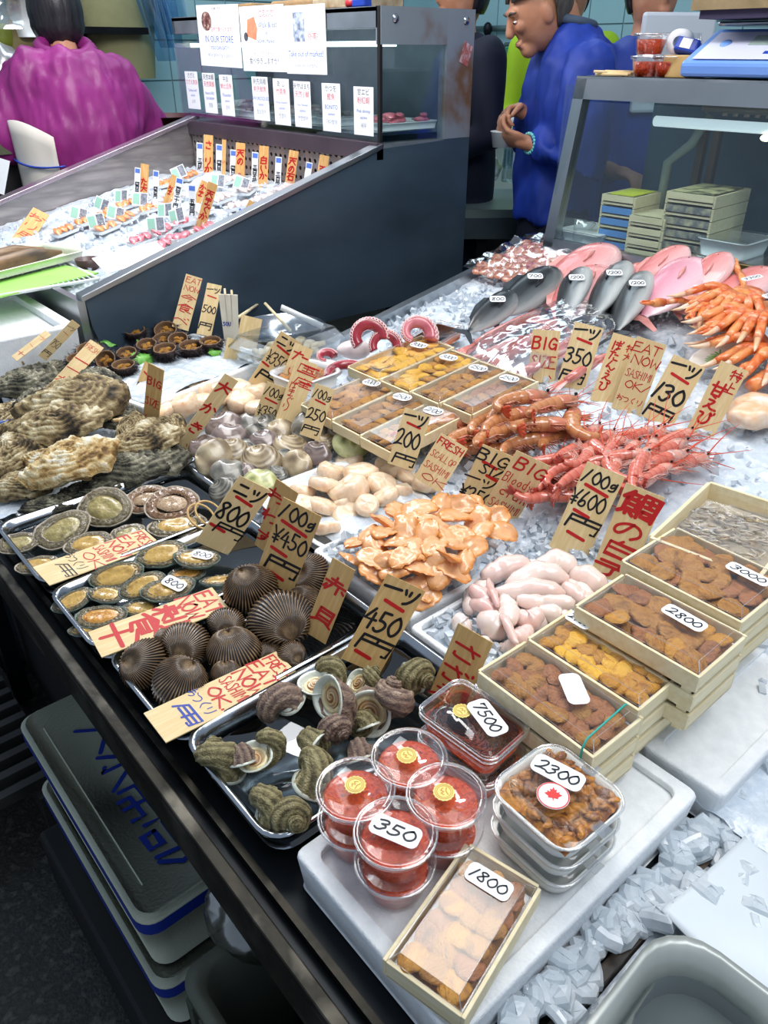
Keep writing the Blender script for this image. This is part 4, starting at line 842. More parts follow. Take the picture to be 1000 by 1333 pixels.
AB = {'olive': aba(1), 'olive2': aba(2, .86), 'brown': aba(3, .88, foot=M_FOOTB, mantle=M_MANTB, fr=.42), 'yellow': aba(4, .66, foot=M_FOOTY, fr=.6),
      'g1': aba(5, .62, True, M_FOOTY, fr=.66), 'g2': aba(6, .58, True, M_FOOTY, fr=.66), 'go': aba(7, .62, True, M_FOOTO, fr=.6)}
abl = [(24, 707, 27, 'olive', 10, .1, 'abalone in a wide pink-white shell at the left end of the large abalone tray', .0), (81, 690, 37, 'olive', 40, .3, 'round olive abalone, second from the left in the back tray', .008),
 (137, 661, 36, 'olive2', -20, .4, 'round olive abalone leaning upright in the middle of the back tray', .014), (192, 650, 30, 'brown', 30, .2, 'abalone in a pinkish white shell behind the big brown one', .004),
 (224, 656, 35, 'brown', 10, .25, 'big brown warty abalone at the right of the back tray', .018), (116, 708, 31, 'yellow', 15, .2, 'yellow-footed abalone half covered by the FRESH board', .006),
 (232, 684, 38, 'yellow', 10, .1, 'flat yellow abalone in front of the big brown one', .002), (50, 736, 28, 'yellow', 10, .05, 'abalone under the lower end of the FRESH board', .0), (166, 694, 22, 'olive', 30, .1, 'small dark abalone above the red lettering of the board', .0)]
abs_ = [(211, 722, 33, 'g1', 15, .35, 'green-edged abalone at the top of the small abalone tray', .016), (256, 727, 31, 'g2', -8, .1, 'green-edged abalone with oval label 800 at the top right', .02), (152, 750, 35, 'g2', 15, .45, 'green-edged abalone leaning at the back left', .01),
 (139, 774, 25, 'g1', -10, .1, 'small yellow abalone in front of the leaning one', .006), (187, 763, 31, 'g1', 25, .35, 'green-edged abalone in the middle of the small abalone tray', .014), (219, 767, 35, 'g2', 15, .2, 'green-edged abalone with rounded label 800 in the middle', .02),
 (95, 782, 27, 'g2', 35, .3, 'narrow abalone at the left end of the small abalone tray', .0), (131, 803, 33, 'go', 5, .1, 'orange-footed abalone at the front above the EAT NOW board', .004), (184, 792, 24, 'g1', 0, .1, 'dark abalone partly under the EAT NOW board', .0),
 (285, 756, 24, 'g1', 10, -.2, 'mossy green abalone shell turned over at the right end', .004), (112, 818, 22, 'g2', 20, .1, 'abalone nearly hidden by the left half of the board', -.002), (243, 748, 24, 'go', 10, .1, 'abalone beneath the labelled ones at the right', .0)]
for L_, grp in ((abl, 'large abalones in the back tray'), (abs_, 'small abalones in the middle tray')):
    for (x, y, r, kd, an, tl, lb, dz) in L_:
        p = P(x, y, .803+dz); rr = r*proj(p)[2]/1000*1.03
        t = build('abalone', AB[kd], lb, 'abalone', p, (0, 0, 0), rr, grp)
        t.rotation_euler = (Matrix.Rotation(yaw(0), 3, 'Z') @ Matrix.Rotation(tl, 3, 'X') @ Matrix.Rotation(math.radians(an), 3, 'Z')).to_euler()
        if 'label' in lb and '800' in lb: sticker(t, '800', (.25, .05, .20), .95, .5, math.radians(-45 if 'rounded' in lb else -10), lw=.09, shape='round' if 'rounded' in lb else 'oval')
# rubber-ringed shell handles by the 800 sign
for k, (x, y) in enumerate(((262, 672), (272, 668))):
    p = P(x, y, .82); mb = MB().tube([(p[0]+.022*math.cos(a)*1., p[1]+.028*math.sin(a), p[2]+.012*math.sin(a)) for a in np.linspace(0, 2*PI, 25)], .0022, 6, cap=False)
    tag(mb.obj('rubber_band', pm('tan_rubber', ['c9a56a'], rough=.5)), ['thin tan rubber loop, left of the two by the 800 sign', 'thin tan rubber loop, right of the two by the 800 sign'][k], 'band')

# turban shells
M_TUR = pm('turban_shell', ['2a2618', '5c5438', '8a8058', 'a79c74', 'c2b894'], sc=5, rough=.6, bump=1., bsc=16, src='both', amt=1.)
M_TURP = pm('turban_shell_mauve', ['2f2420', '63504a', '8c7565', 'a8917c', 'cbb9a2'], sc=5, rough=.6, bump=1., bsc=16, src='both', amt=1.)
M_PEARL = pm('pearly_lip', ['c3cdbf', 'dfe2d3', 'aab8ab'], sc=3, rough=.2, coat=.8)
M_OPER = pm('turban_operculum', ['6b3f1f', 'b98a52', 'e0c493', '8a5a30'], sc=2, rough=.3, coat=.6, src='both', amt=.3)
M_PALEM = pm('pale_flesh', ['d9c48e', 'e6d6a8', 'b89a5c'], sc=4, rough=.25, coat=.7)
def turban(sd, mat):
    turns = 3.0; nT = 80; n = 26; k = .150; TH = turns*2*PI; pts = []; rad = []; A = np.zeros((nT+1, n, 3)); Cc = np.zeros((nT+1, n))
    for i in range(nT+1):
        th = TH*i/nT; g = math.exp(k*(th-TH)); c = np.array([math.cos(th)*g*.42, math.sin(th)*g*.42, -g*1.0]); e = np.array([math.cos(th), math.sin(th), 0])
        for j in range(n):
            a = 2*PI*j/n; shoulder = math.exp(-((a-.9)/.35)**2); kn = shoulder*.22*max(0, math.cos(th*5+sd))**3*(1 if i > nT*.45 else .3)
            q = g*.50*(1+kn+.05*math.sin(a*9)+.10*mn.noise(Vector((math.cos(a)*2+th*1.5, math.sin(a)*2, sd)))+.05*mn.noise(Vector((math.cos(a)*6+th*5, math.sin(a)*6, sd))))
            A[i, j] = c+q*(math.cos(a)*e+math.sin(a)*np.array([0, 0, 1.])); Cc[i, j] = .45+.25*math.sin(a*9)+kn
    sh = MB().grid(A, cv=True, c=Cc); th = TH; tan = np.array([-math.sin(th), math.cos(th), 0.]); e = np.array([math.cos(th), math.sin(th), 0.]); c = np.array([math.cos(th)*.42, math.sin(th)*.42, -1.0])
    lipp = MB(); prof = [(.49, -.02), (.56, .05), (.54, .08), (.47, .04), (.43, -.05), (.36, -.12), (.0, -.14)]
    L_ = np.array([[c+tan*z+r*(1+.04*math.sin(3*2*PI*j/n+sd))*(math.cos(2*PI*j/n)*e+math.sin(2*PI*j/n)*np.array([0, 0, 1.])) for j in range(n)] for r, z in prof])
    lipp.grid(L_, cv=True)
    op = MB(); n2 = 30; O = np.zeros((10, n2, 3)); Cc = np.zeros((10, n2))
    for i in range(10):
        for j in range(n2):
            a = 2*PI*j/n2; r = .27*i/9; z = -.07+.05*(1-(i/9)**2)+.02*math.cos(2*(a-i*.9)); O[i, j] = c+tan*z+r*(math.cos(a)*e+math.sin(a)*np.array([0, 0, 1.]))+e*.03; Cc[i, j] = .5+.45*math.sin(a-i*1.0)
    op.grid(O, cv=True, c=Cc)
    fl_ = MB().grid(np.array([[c+tan*z+r*(math.cos(2*PI*j/n)*e+math.sin(2*PI*j/n)*np.array([0, 0, 1.])) for j in range(n)] for r, z in [(.40, -.1), (.36, -.04), (.30, -.05), (.24, -.1)]]), cv=True)
    off = -np.array([0, 0, -.8])
    for m_ in (sh, lipp, op, fl_): m_.v = [v+off for v in m_.v]
    return [('shell', sh.mesh('shell', mat)), ('pearly_lip', lipp.mesh('pearly_lip', M_PEARL)), ('operculum', op.mesh('operculum', M_OPER)), ('flesh', fl_.mesh('flesh', M_PALEM))], Vector(tan)
TUR = [turban(0, M_TUR), turban(2, M_TURP), turban(4, M_TUR)]
def DIR(sx, sy, toward): # direction given as photo right, photo up, towards camera
    v = rt*sx+upv*sy-fw*toward; return Vector(v/np.linalg.norm(v))
turs = [ # px, py (shell centre), size px, variant, aperture direction, spin, words
 (428, 880, 33, 0, DIR(-.1, .9, .5), 2.6, 'turban shell with round aperture up beside the 450 sign', .03), (428, 934, 42, 1, DIR(-.75, .05, .7), -1.2, 'big turban shell with spiral aperture facing left in the centre', .02),
 (349, 975, 32, 2, DIR(-.05, .75, .7), 2.4, 'turban shell with wet cream aperture facing up at centre left', .01), (505, 922, 44, 1, DIR(-.15, -.05, 1.), .9, 'big turban shell with orange operculum in a dark aperture', .02),
 (477, 888, 26, 0, DIR(-.5, .5, .5), 1., 'dark turban shell behind the big ones', .02), (540, 874, 32, 2, DIR(.6, .3, -.5), 1.5, 'green spiky turban shell at the back right by the sign', .03),
 (279, 990, 34, 2, DIR(-.3, -.5, -.6), .5, 'brown knobbly turban shell at the left corner of the tray', .0), (402, 1003, 37, 0, DIR(-.4, -.7, -.3), 2., 'mossy green turban shell with a long spike in front', .01),
 (361, 922, 32, 1, DIR(.3, -.6, -.5), -.6, 'knobbly turban shell behind the cream aperture one', .012), (343, 1050, 33, 0, DIR(-.3, -.6, -.5), 1.2, 'grey green turban shell at the front left of the tray', .0),
 (383, 1062, 31, 2, DIR(.5, -.6, -.2), 2.8, 'turban shell with pink tip at the front beside the cups', .004), (316, 990, 24, 1, DIR(.2, -.8, .1), 1.9, 'small round turban shell between the brown and cream ones', .0),
 (410, 972, 28, 0, DIR(.7, -.5, .2), .3, 'turban shell with dull lip below the central one', .005), (470, 985, 26, 1, DIR(.3, -.8, .2), 2.2, 'turban shell lying low behind the roe cups', .0), (470, 948, 24, 2, DIR(.3, -.8, .2), 1.2, 'turban shell in the shade between the two big ones', .0)]
for (x, y, r, k, D, spin, lb, dz) in turs:
    z = .815+dz; p = P(x, y, z); rr = r*proj(p)[2]/1000*1.0; parts, tan = TUR[k]
    q = tan.rotation_difference(D); q = Matrix.Rotation(spin, 3, D) @ q.to_matrix()
    build('turban_shell', parts, lb, 'sea snail', p, q.to_euler(), rr*1.30, 'turban shells in the front tray')

# oysters
M_OYA = pm('oyster_brown', ['2a2318', '5c4c34', '86724e', 'ab9a72', 'c8ba96', 'e2d8be'], sc=4, rough=.7, bump=1., bsc=20, src='both', amt=.8)
M_OYB = pm('oyster_white', ['6a4e2c', '9c7a44', 'c2a36c', 'd9c597', 'ebe0c4', 'f6efdf'], sc=5, rough=.65, bump=1., bsc=20, src='both', amt=1.0)
M_OYC = pm('oyster_dark', ['14150f', '302f26', '504e40', '716d5a', '918c76', 'b3ae98'], sc=4, rough=.6, bump=1., bsc=20, src='both', amt=1.0)
def oyster(sd, mat, wy=.58):
    n = 90; ns = 30; mb = MB()
    for side in (1, -1):
        A = np.zeros((ns+1, n, 3)); Cc = np.zeros((ns+1, n))
        for i in range(ns+1):
            s_ = i/ns
            for j in range(n):
                a = 2*PI*j/n; ca, sa = math.cos(a), math.sin(a)
                R = 1+.18*mn.noise(Vector((ca*1.3, sa*1.3, sd)))+.09*mn.noise(Vector((ca*5, sa*5, sd)))+.05*mn.noise(Vector((ca*13, sa*13, sd)))
                wv = wy*(.72+.30*(ca+.2)) if ca < .4 else wy*.90
                x = ca*s_*R; y = sa*s_*R*wv*1.25
                # layered growth plates measured from the hinge
                q = s_+.12*mn.noise(Vector((x*2.2, y*2.2, sd+3.))); st = q*6.5; fr_ = st-math.floor(st)
                h = (.36 if side > 0 else .20)*(1-s_**2.2)**.65; pl = (.055*(fr_**2)-.03)*(1 if side > 0 else .6)*(.4+s_)
                nn = .07*mn.noise(Vector((x*4, y*4, sd)))+.04*mn.noise(Vector((x*11, y*11, sd)))+.02*mn.noise(Vector((x*27, y*27, sd)))
                lift = .10*s_**5*math.sin(a*4+sd+2*mn.noise(Vector((ca*3, sa*3, sd))))
                A[i, j] = (x, y*(1+nn), side*(h+pl+nn*(1-s_*.4))+lift); Cc[i, j] = .48+.42*(fr_-.5)+.7*mn.noise(Vector((x*2.0, y*2.6, sd)))+.4*mn.noise(Vector((x*5, y*14, sd)))
        mb.grid(A[:, ::side], cv=True, c=Cc[:, ::side])
    return mb.mesh('shell', mat)
OY = [oyster(1, M_OYA), oyster(2, M_OYB), oyster(3, M_OYC), oyster(4, M_OYA, .66), oyster(5, M_OYC, .5), oyster(6, M_OYB, .62)]
oys = [ (12, 470, 42, 0, 60, .3, 'rough tan oyster at the far left edge, highest on the heap', .08), (30, 500, 46, 4, 25, .4, 'dark grey oyster in front of the red stick sign', .07), (66, 482, 26, 2, 10, .2, 'small dark oyster tip beside the stick signs', .06),
 (8, 545, 34, 3, 80, .2, 'oyster cut by the left edge above the blue liner', .03), (97, 524, 68, 0, 15, .3, 'large brown ridged oyster at the top centre of the heap', .09), (75, 553, 60, 3, 25, .3, 'large brown wavy oyster left of centre', .07),
 (133, 503, 42, 2, 150, .3, 'dark edged oyster at the back of the heap', .07), (150, 545, 34, 4, 20, .3, 'dark pointed oyster behind the big white one', .05), (92, 604, 62, 1, 32, .25, 'big white and tan oyster lying across the front', .06),
 (185, 577, 48, 3, 30, .3, 'brown green oyster at the right of the heap', .05), (213, 563, 34, 0, 60, .3, 'small frilled oyster beside the red lettered sign', .05), (165, 612, 56, 4, 20, .2, 'long dark oyster along the tray edge', .02),
 (204, 600, 44, 2, 15, .2, 'thin dark edged oyster at the right end by the tray rim', .02), (20, 592, 46, 3, 70, .3, 'brown oyster at the left edge below the blue liner', .04), (26, 634, 44, 0, 20, .2, 'muddy brown oyster at the lower left corner of the heap', .02),
 (56, 598, 28, 5, 0, .2, 'oyster with a smooth white inner shell in the middle left', .04), (118, 640, 40, 2, 20, .1, 'dark oyster under the big white one', .0), (46, 520, 34, 4, 50, .3, 'grey oyster between the large brown ones and the left edge', .06), (170, 560, 30, 0, 80, .4, 'upright brown oyster next to the BIG SIZE sign', .06), (60, 660, 34, 4, 15, .1, 'flat dark oyster at the front of the heap beside the tray rim', .0)]
for (x, y, r, k, an, tl, lb, dz) in oys:
    p = P(x, y, .80+dz); rr = r*proj(p)[2]/1000
    t = build('oyster', [('shell', OY[k])], lb, 'oyster', p, (0, 0, 0), rr*1.08, 'oysters heaped in the left tray')
    t.rotation_euler = (Matrix.Rotation(yaw(0), 3, 'Z') @ Matrix.Rotation(tl, 3, 'X') @ Matrix.Rotation(math.radians(an), 3, 'Z')).to_euler()
# hidden core of the heap: crushed ice and blue liner
ice_bed('ice_bed', 'crushed ice piled beneath the oyster heap', .245, .64, 1.40, 1.90, lambda x, y: .79+.045*math.exp(-((x-.44)/.15)**2-((y-1.65)/.18)**2), .014, .01, seed=12)
p = P(10, 548, .80); o = MB().box((-.10, -.05, 0), (.10, .05, .01)).obj('blue_liner', pm('blue_liner', ['2c62c4'], rough=.4), smooth=False, bevel=.003); o.location = (.30, 1.80, .83); tag(o, 'strip of blue plastic liner between the oysters at the left edge', 'liner')
# little whelk
mb = MB(); 
for i in range(5): mb.lathe([(0.0, -.02+i*.008), (.009-.0014*i, -.018+i*.0082), (.0105-.0018*i, -.012+i*.0085), (.006-.001*i, -.007+i*.009)], 16)
t = mb.obj('whelk', pm('whelk_shell', ['d8bf8f', 'b29366', '8a6c48'], sc=90, rough=.5)); p = P(168, 547, .865); t.location = p; t.rotation_euler = (1.25, .0, yaw(-40)); t.scale = (1.4, 1.4, 1.4); tag(t, 'small pale spiral whelk shell sitting on the oyster heap', 'sea snail')

# opened sea urchins
M_URO = pm('urchin_test', ['1c1312', '4a352a', '8a6a4c', '2a1c18'], sc=6, rough=.6, src='both', amt=.3); M_SPINE = pm('urchin_spine', ['171114', '2a2126'], sc=20, rough=.4)
def urchin(sd):
    n = 32; prof = [(0, -.72, .1), (.55, -.62, .1), (.88, -.34, .1), (1.0, .0, .15), (.96, .22, .3), (.90, .26, .8), (.84, .20, .75), (.86, 0, .55), (.7, -.32, .5), (0, -.5, .4)]
    A = np.array([[(r*math.cos(2*PI*j/n)*(1+.03*math.sin(5*j)), r*math.sin(2*PI*j/n), z+(.03*math.sin(j*2.2) if z > .15 else 0)) for j in range(n)] for r, z, _ in prof])
    te = MB().grid(A, cv=True, c=np.repeat([c_ for _, _, c_ in prof], n)).mesh('test', M_URO)
    sp = MB(); r = random.Random(sd)
    for k in range(420):
        a = r.uniform(0, 2*PI); e = r.uniform(-.9, .25); c0 = np.array([math.cos(a)*math.cos(e), math.sin(a)*math.cos(e), math.sin(e)*.72]); d = c0+np.array([r.gauss(0, .35), r.gauss(0, .35), r.gauss(-.1, .35)]); d /= np.linalg.norm(d); l = r.uniform(.28, .62); b0 = c0*.97
        u = np.cross(d, [0, 0, 1.]); u /= np.linalg.norm(u)+1e-9; v = np.cross(d, u); w_ = .036
        sp.add([b0+u*w_, b0-u*w_*.5+v*w_*.8, b0-u*w_*.5-v*w_*.8, b0+d*l], [(0, 1, 3), (1, 2, 3), (2, 0, 3)])
    spm = sp.mesh('spines', M_SPINE, False); ro = MB()
    out = [('test', te), ('spines', spm)]
    for k in range(4):
        b = lobe_mb(.75, .42, .34, k+sd, 10, 8); a = k*PI/2+sd; b.xf(Mx((.30*math.cos(a), .30*math.sin(a), -.02+.05*(k % 2)), (.2, .1*k, a+.6))); out.append(('roe_lobe', b.mesh('roe_lobe', M_UNI[1] if k % 2 else M_UNI[0])))
    return out
URC = [urchin(1), urchin(2)]
urs = [(176, 430, 15, .2, 'opened sea urchin alone at the back left of the box'), (216, 429, 17, .6, 'spiny urchin seen from its back at the rear'), (213, 440, 15, .3, 'opened urchin in front of the spiny one'), (191, 448, 15, .35, 'tilted opened urchin in the middle row'),
 (165, 459, 15, .35, 'tilted opened urchin over the green leaf'), (215, 454, 17, .2, 'opened urchin in the centre with long hanging spines'), (249, 450, 18, .15, 'opened urchin with plump roe, second from right'), (274, 444, 16, .15, 'opened urchin at the right end'),
 (161, 475, 17, .15, 'opened urchin at the front of the box'), (116, 455, 18, .4, 'opened urchin behind the slanted FRESH sign'), (138, 467, 15, .9, 'dark urchin on its side at the left'), (232, 441, 15, .5, 'dark spiny urchin between two opened ones'), (100, 466, 15, .2, 'urchin half hidden by the slanted sign at far left')]
for i, (x, y, r, tl, lb) in enumerate(urs):
    p = P(x, y+2, .893+.006*(i % 2)); rr = r*proj(p)[2]/1000*.92
    t = build('sea_urchin', URC[i % 2], lb, 'sea urchin', p, (0, 0, 0), rr, 'opened sea urchins on the ice box'); t.rotation_euler = (Matrix.Rotation(yaw(0), 3, 'Z') @ Matrix.Rotation(tl*.8, 3, 'X') @ Matrix.Rotation(i*1.3, 3, 'Z')).to_euler()
    for c_ in t.children:
        if c_.name.startswith('spines'): c_['kind'] = 'stuff'
# extra foam slab at left under urchins
foam_box('low white foam box with ice at the left of the sea urchin box', .43, .615, 1.66, 1.95, .78, .055, .008, .012)
# shiso leaves
M_LEAF = pm('green_leaf', ['4f9a35', '79bb4f', '3b7d2b'], sc=40, rough=.45, bump=.4, bsc=120)
def leaf(x, y, z, r, a, lab):
    mb = MB(); n = 30; V = [(0, 0, .004)]
    for j in range(n):
        t_ = 2*PI*j/n; q = r*(.75+.25*math.cos(t_))*(1.0 if j % 2 else .84); V.append((q*math.cos(t_)*1.2, q*math.sin(t_)*.9, .004*math.cos(3*t_)))
    mb.add(V, [(0, 1+j, 1+(j+1) % n) for j in range(n)]); o = mb.obj('shiso_leaf', M_LEAF); p = P(x, y, z); o.location = p; o.rotation_euler = (.35, .1, yaw(a)); s_ = o.modifiers.new('s', 'SOLIDIFY'); s_.thickness = .0008; tag(o, lab, 'leaf')
leaf(142, 448, .90, .034, 120, 'green shiso leaf standing at the left between sea urchins'); leaf(180, 466, .886, .036, 20, 'green shiso leaf in front of the centre urchins'); leaf(276, 458, .886, .022, 0, 'green shiso leaf under the rightmost urchin'); leaf(182, 445, .888, .016, 60, 'small bit of green leaf between middle urchins')

# scallop meat
M_SCAL = pm('scallop_meat', ['f0cfa8', 'f5ddc0', 'e8bd92'], sc=2.2, rough=.28, coat=.5, sss=.35, bump=.25, bsc=6)
def scal(sd, h=.75):
    n = 26; prof = [(0, -h/2), (.7, -h/2), (.93, -h/2+.1), (1, 0), (.95, h/2-.12), (.75, h/2), (.3, h/2+.03), (0, h/2+.02)]
    A = np.array([[((r*math.cos(2*PI*j/n))*(1+.20*mn.noise(Vector((math.cos(2*PI*j/n)*1.5, math.sin(2*PI*j/n)*1.5, sd+z)))), r*math.sin(2*PI*j/n)*(.9+.08*mn.noise(Vector((j*.3, sd, z)))), z*(1+.35*mn.noise(Vector((math.cos(2*PI*j/n), r, sd*2.))))) for j in range(n)] for r, z in prof])
    return MB().grid(A, cv=True).mesh('scallop_meat', M_SCAL)
SCM = [scal(1), scal(2, 1.1), scal(3, .8)]
scp = [[(455, 601, 17), (509, 608, 18), (532, 622, 17)], [(430, 616, 17), (470, 616, 21), (498, 631, 19), (553, 631, 15)], [(394, 640, 17), (424, 632, 20), (455, 640, 22), (478, 658, 15), (502, 646, 17), (520, 640, 14)], [(396, 660, 16), (421, 659, 19), (458, 676, 25), (425, 688, 17), (395, 682, 15), (445, 655, 14)]]
for r_, row in enumerate(scp):
    row.sort()
    for k, (x, y, r) in enumerate(row):
        dz = .03+.02*(1-abs(r_-1.5)/1.5)-(.015 if k in (0, len(row)-1) else 0); p = P(x, y, Zs(.8)+dz); rr = r*proj(p)[2]/1000*1.18
        o = link('scallop_meat', SCM[(k+r_) % 3]); o.location = p; o.scale = (rr, rr, rr); o.rotation_euler = (random.uniform(-.5, .5), random.uniform(-.5, .5), random.uniform(0, 6))
        tag(o, rowlabel('peeled scallop on the white dish, {pos}{row}', r_, 4, k, len(row)), 'scallop', 'peeled scallops on the white dish')
bks = [[(243, 513, 14), (262, 508, 15), (285, 505, 15), (310, 505, 17), (332, 512, 15)], [(212, 535, 15), (240, 528, 18), (262, 522, 15), (286, 520, 15), (314, 524, 16), (334, 530, 14)]]
for r_, row in enumerate(bks):
    for k, (x, y, r) in enumerate(row):
        p = P(x, y, .855); rr = r*proj(p)[2]/1000*1.2; o = link('scallop_meat', SCM[k % 3]); o.location = p; o.scale = (rr, rr, rr); o.rotation_euler = (random.uniform(-.4, .4), random.uniform(-.4, .4), random.uniform(0, 6))
        tag(o, rowlabel('pale scallop heaped behind the 大かき sign, {pos}{row}', r_, 2, k, len(row)), 'scallop', 'scallops behind the oysters')
# orange clam meat
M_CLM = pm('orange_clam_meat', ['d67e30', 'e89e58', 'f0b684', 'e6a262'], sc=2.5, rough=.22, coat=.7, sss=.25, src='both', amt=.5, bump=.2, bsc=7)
def clmeat(sd):
    nu, nv = 20, 14; b = MB()
    for sgn in (1, -1):
        A = np.zeros((nu, nv, 3)); Cc = np.zeros((nu, nv))
        for i in range(nu):
            for j in range(nv):
                u = i/(nu-1)*2-1; v = j/(nv-1)*2-1; w_ = math.sqrt(max(0, 1-abs(u)**2.6)); x = u; y = v*w_*.62; e = (1-v*v)*(1-u**4); nz = .10*mn.noise(Vector((u*2, v*2, sd)))
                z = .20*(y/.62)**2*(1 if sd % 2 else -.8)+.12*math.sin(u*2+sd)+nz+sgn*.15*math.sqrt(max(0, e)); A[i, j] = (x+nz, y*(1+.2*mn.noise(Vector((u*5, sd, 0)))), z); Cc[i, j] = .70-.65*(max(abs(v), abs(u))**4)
        b.grid(A[:, ::sgn], c=Cc[:, ::sgn])
    return b.mesh('clam_meat', M_CLM)
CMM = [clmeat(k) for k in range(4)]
rowsC = [(662, [522, 545, 570, 596, 620]), (678, [498, 520, 543, 567, 592, 617, 641]), (694, [482, 505, 529, 553, 578, 602, 626, 654]), (711, [470, 492, 516, 541, 566, 590, 612]), (728, [461, 484, 508, 533, 557, 580, 600]), (745, [494, 520, 547, 570, 590]), (764, [535, 558]), (779, [556])]
for r_, (y, xs) in enumerate(rowsC):
    for k, x in enumerate(xs):
        x += random.uniform(-4, 4); yy = y+random.uniform(-4, 4); d2 = ((x-555)/110)**2+((yy-705)/65)**2; p = P(x, yy, .838+.05*max(0, 1-d2)); rr = 24*proj(p)[2]/1000*random.uniform(.9, 1.15)
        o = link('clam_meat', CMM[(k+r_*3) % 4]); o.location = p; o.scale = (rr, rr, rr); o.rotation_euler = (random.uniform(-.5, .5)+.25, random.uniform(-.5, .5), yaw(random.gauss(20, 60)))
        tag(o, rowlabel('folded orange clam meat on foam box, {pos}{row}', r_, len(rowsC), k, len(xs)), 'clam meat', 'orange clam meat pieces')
mb = MB().ell((0, 0, 0), (.085, .10, .035), 20, 10); o = mb.obj('ice_mound', M_ICE); q = P(555, 715, .83); o.location = q; tag(o, 'mound of crushed ice under the orange clam meat', 'ice', kind='stuff')
# fish milt
M_MILT = pm('fish_milt', ['f0d3c8', 'f5e2d8', 'eac3b8'], sc=4, rough=.18, coat=.8, sss=.4, bump=.2, bsc=10)
M_MILTP = pm('fish_milt_pink', ['e8b4ac', 'f0cfc6', 'dba098'], sc=6, rough=.2, coat=.8, sss=.3)
def sausage(name, pts_px, r_px, z, lab, mat, tap=.45):
    P_ = [P(x, y, z) for x, y in pts_px]; k = len(P_); d = proj(P_[0])[2]; r = r_px*d/1000
    q = []
    for i in range(13):
        t = i/12*(k-1); a = min(int(t), k-2); f = t-a; q.append(P_[a]*(1-f)+P_[a+1]*f)
    q = np.array(q)
    for _ in range(2): q[1:-1] = (q[:-2]+2*q[1:-1]+q[2:])/4
    q[:, 2] += np.array([.004*math.sin(i*.5+r_px) for i in range(13)])
    rad = np.array([r*max(.12, math.sin(PI*(i+.4)/12.8)**tap)*(1+.08*math.sin(i*1.7+r_px)) for i in range(13)])
    o = MB().tube(q, rad, 12).obj(name, mat); tag(o, lab, 'milt', 'lobes of pale fish milt'); return o
ml = [([(628, 748), (655, 740), (690, 735)], 13, .855, 'long pale milt lobe at the top left of the heap', 0), ([(660, 760), (700, 748), (740, 752)], 14, .865, 'thick milt lobe across the upper middle', 0), ([(645, 770), (690, 768), (735, 775)], 13, .868, 'long smooth milt lobe in the middle', 0), ([(672, 783), (710, 782), (748, 790)], 12, .862, 'milt lobe below the long smooth one', 0),
 ([(695, 740), (725, 733), (752, 742)], 14, .858, 'rounded milt lobe at the top centre', 0), ([(740, 745), (765, 755), (790, 770)], 14, .852, 'pale milt lobe at the upper right edge', 0), ([(732, 765), (752, 776), (775, 782)], 11, .855, 'short milt lobe beside the wooden box', 0),
 ([(612, 768), (632, 780), (648, 795)], 11, .855, 'pinkish milt lobe at the left', 1), ([(610, 782), (632, 793), (650, 802)], 9, .85, 'slim milt lobe at the far left', 1), ([(655, 778), (664, 795), (662, 815)], 12, .862, 'plump cream milt lobe standing in the centre left', 0),
 ([(625, 808), (640, 815), (658, 822)], 15, .848, 'round cream lobe at the lower left', 0), ([(612, 815), (602, 812), (592, 806)], 12, .842, 'pale round lobe behind the さざえ sign', 0), ([(672, 800), (690, 806), (705, 800)], 12, .858, 'pink milt lobe in the lower middle', 1), ([(690, 818), (680, 828), (668, 835)], 12, .852, 'pink glossy lobe at the lower front', 1),
 ([(700, 800), (725, 798), (742, 800)], 11, .855, 'flat milt lobe next to the wooden urchin box', 0), ([(648, 790), (640, 770), (636, 752)], 5, .868, 'thin pink membrane strand at the left', 1), ([(652, 800), (664, 822), (674, 836)], 5, .866, 'thin pink membrane strand at the front', 1), ([(650, 838), (665, 842), (676, 848)], 8, .842, 'small pale lobe at the lowest tip of the heap', 0), ([(640, 833), (630, 838), (622, 840)], 8, .842, 'small round lobe on the ice by the sign', 0), ([(715, 765), (755, 765), (770, 790)], 12, .845, 'milt lobe underneath the right of the heap', 0), ([(640, 760), (620, 770), (610, 800)], 12, .838, 'milt lobe underneath the left of the heap', 0), ([(680, 790), (700, 815), (660, 805)], 14, .838, 'milt lobe underneath the middle of the heap', 0)]
for pts_, r, z, lb, pk in ml: sausage('milt_lobe', pts_, r*1.22, z-.008, lb, M_MILTP if pk else M_MILT)

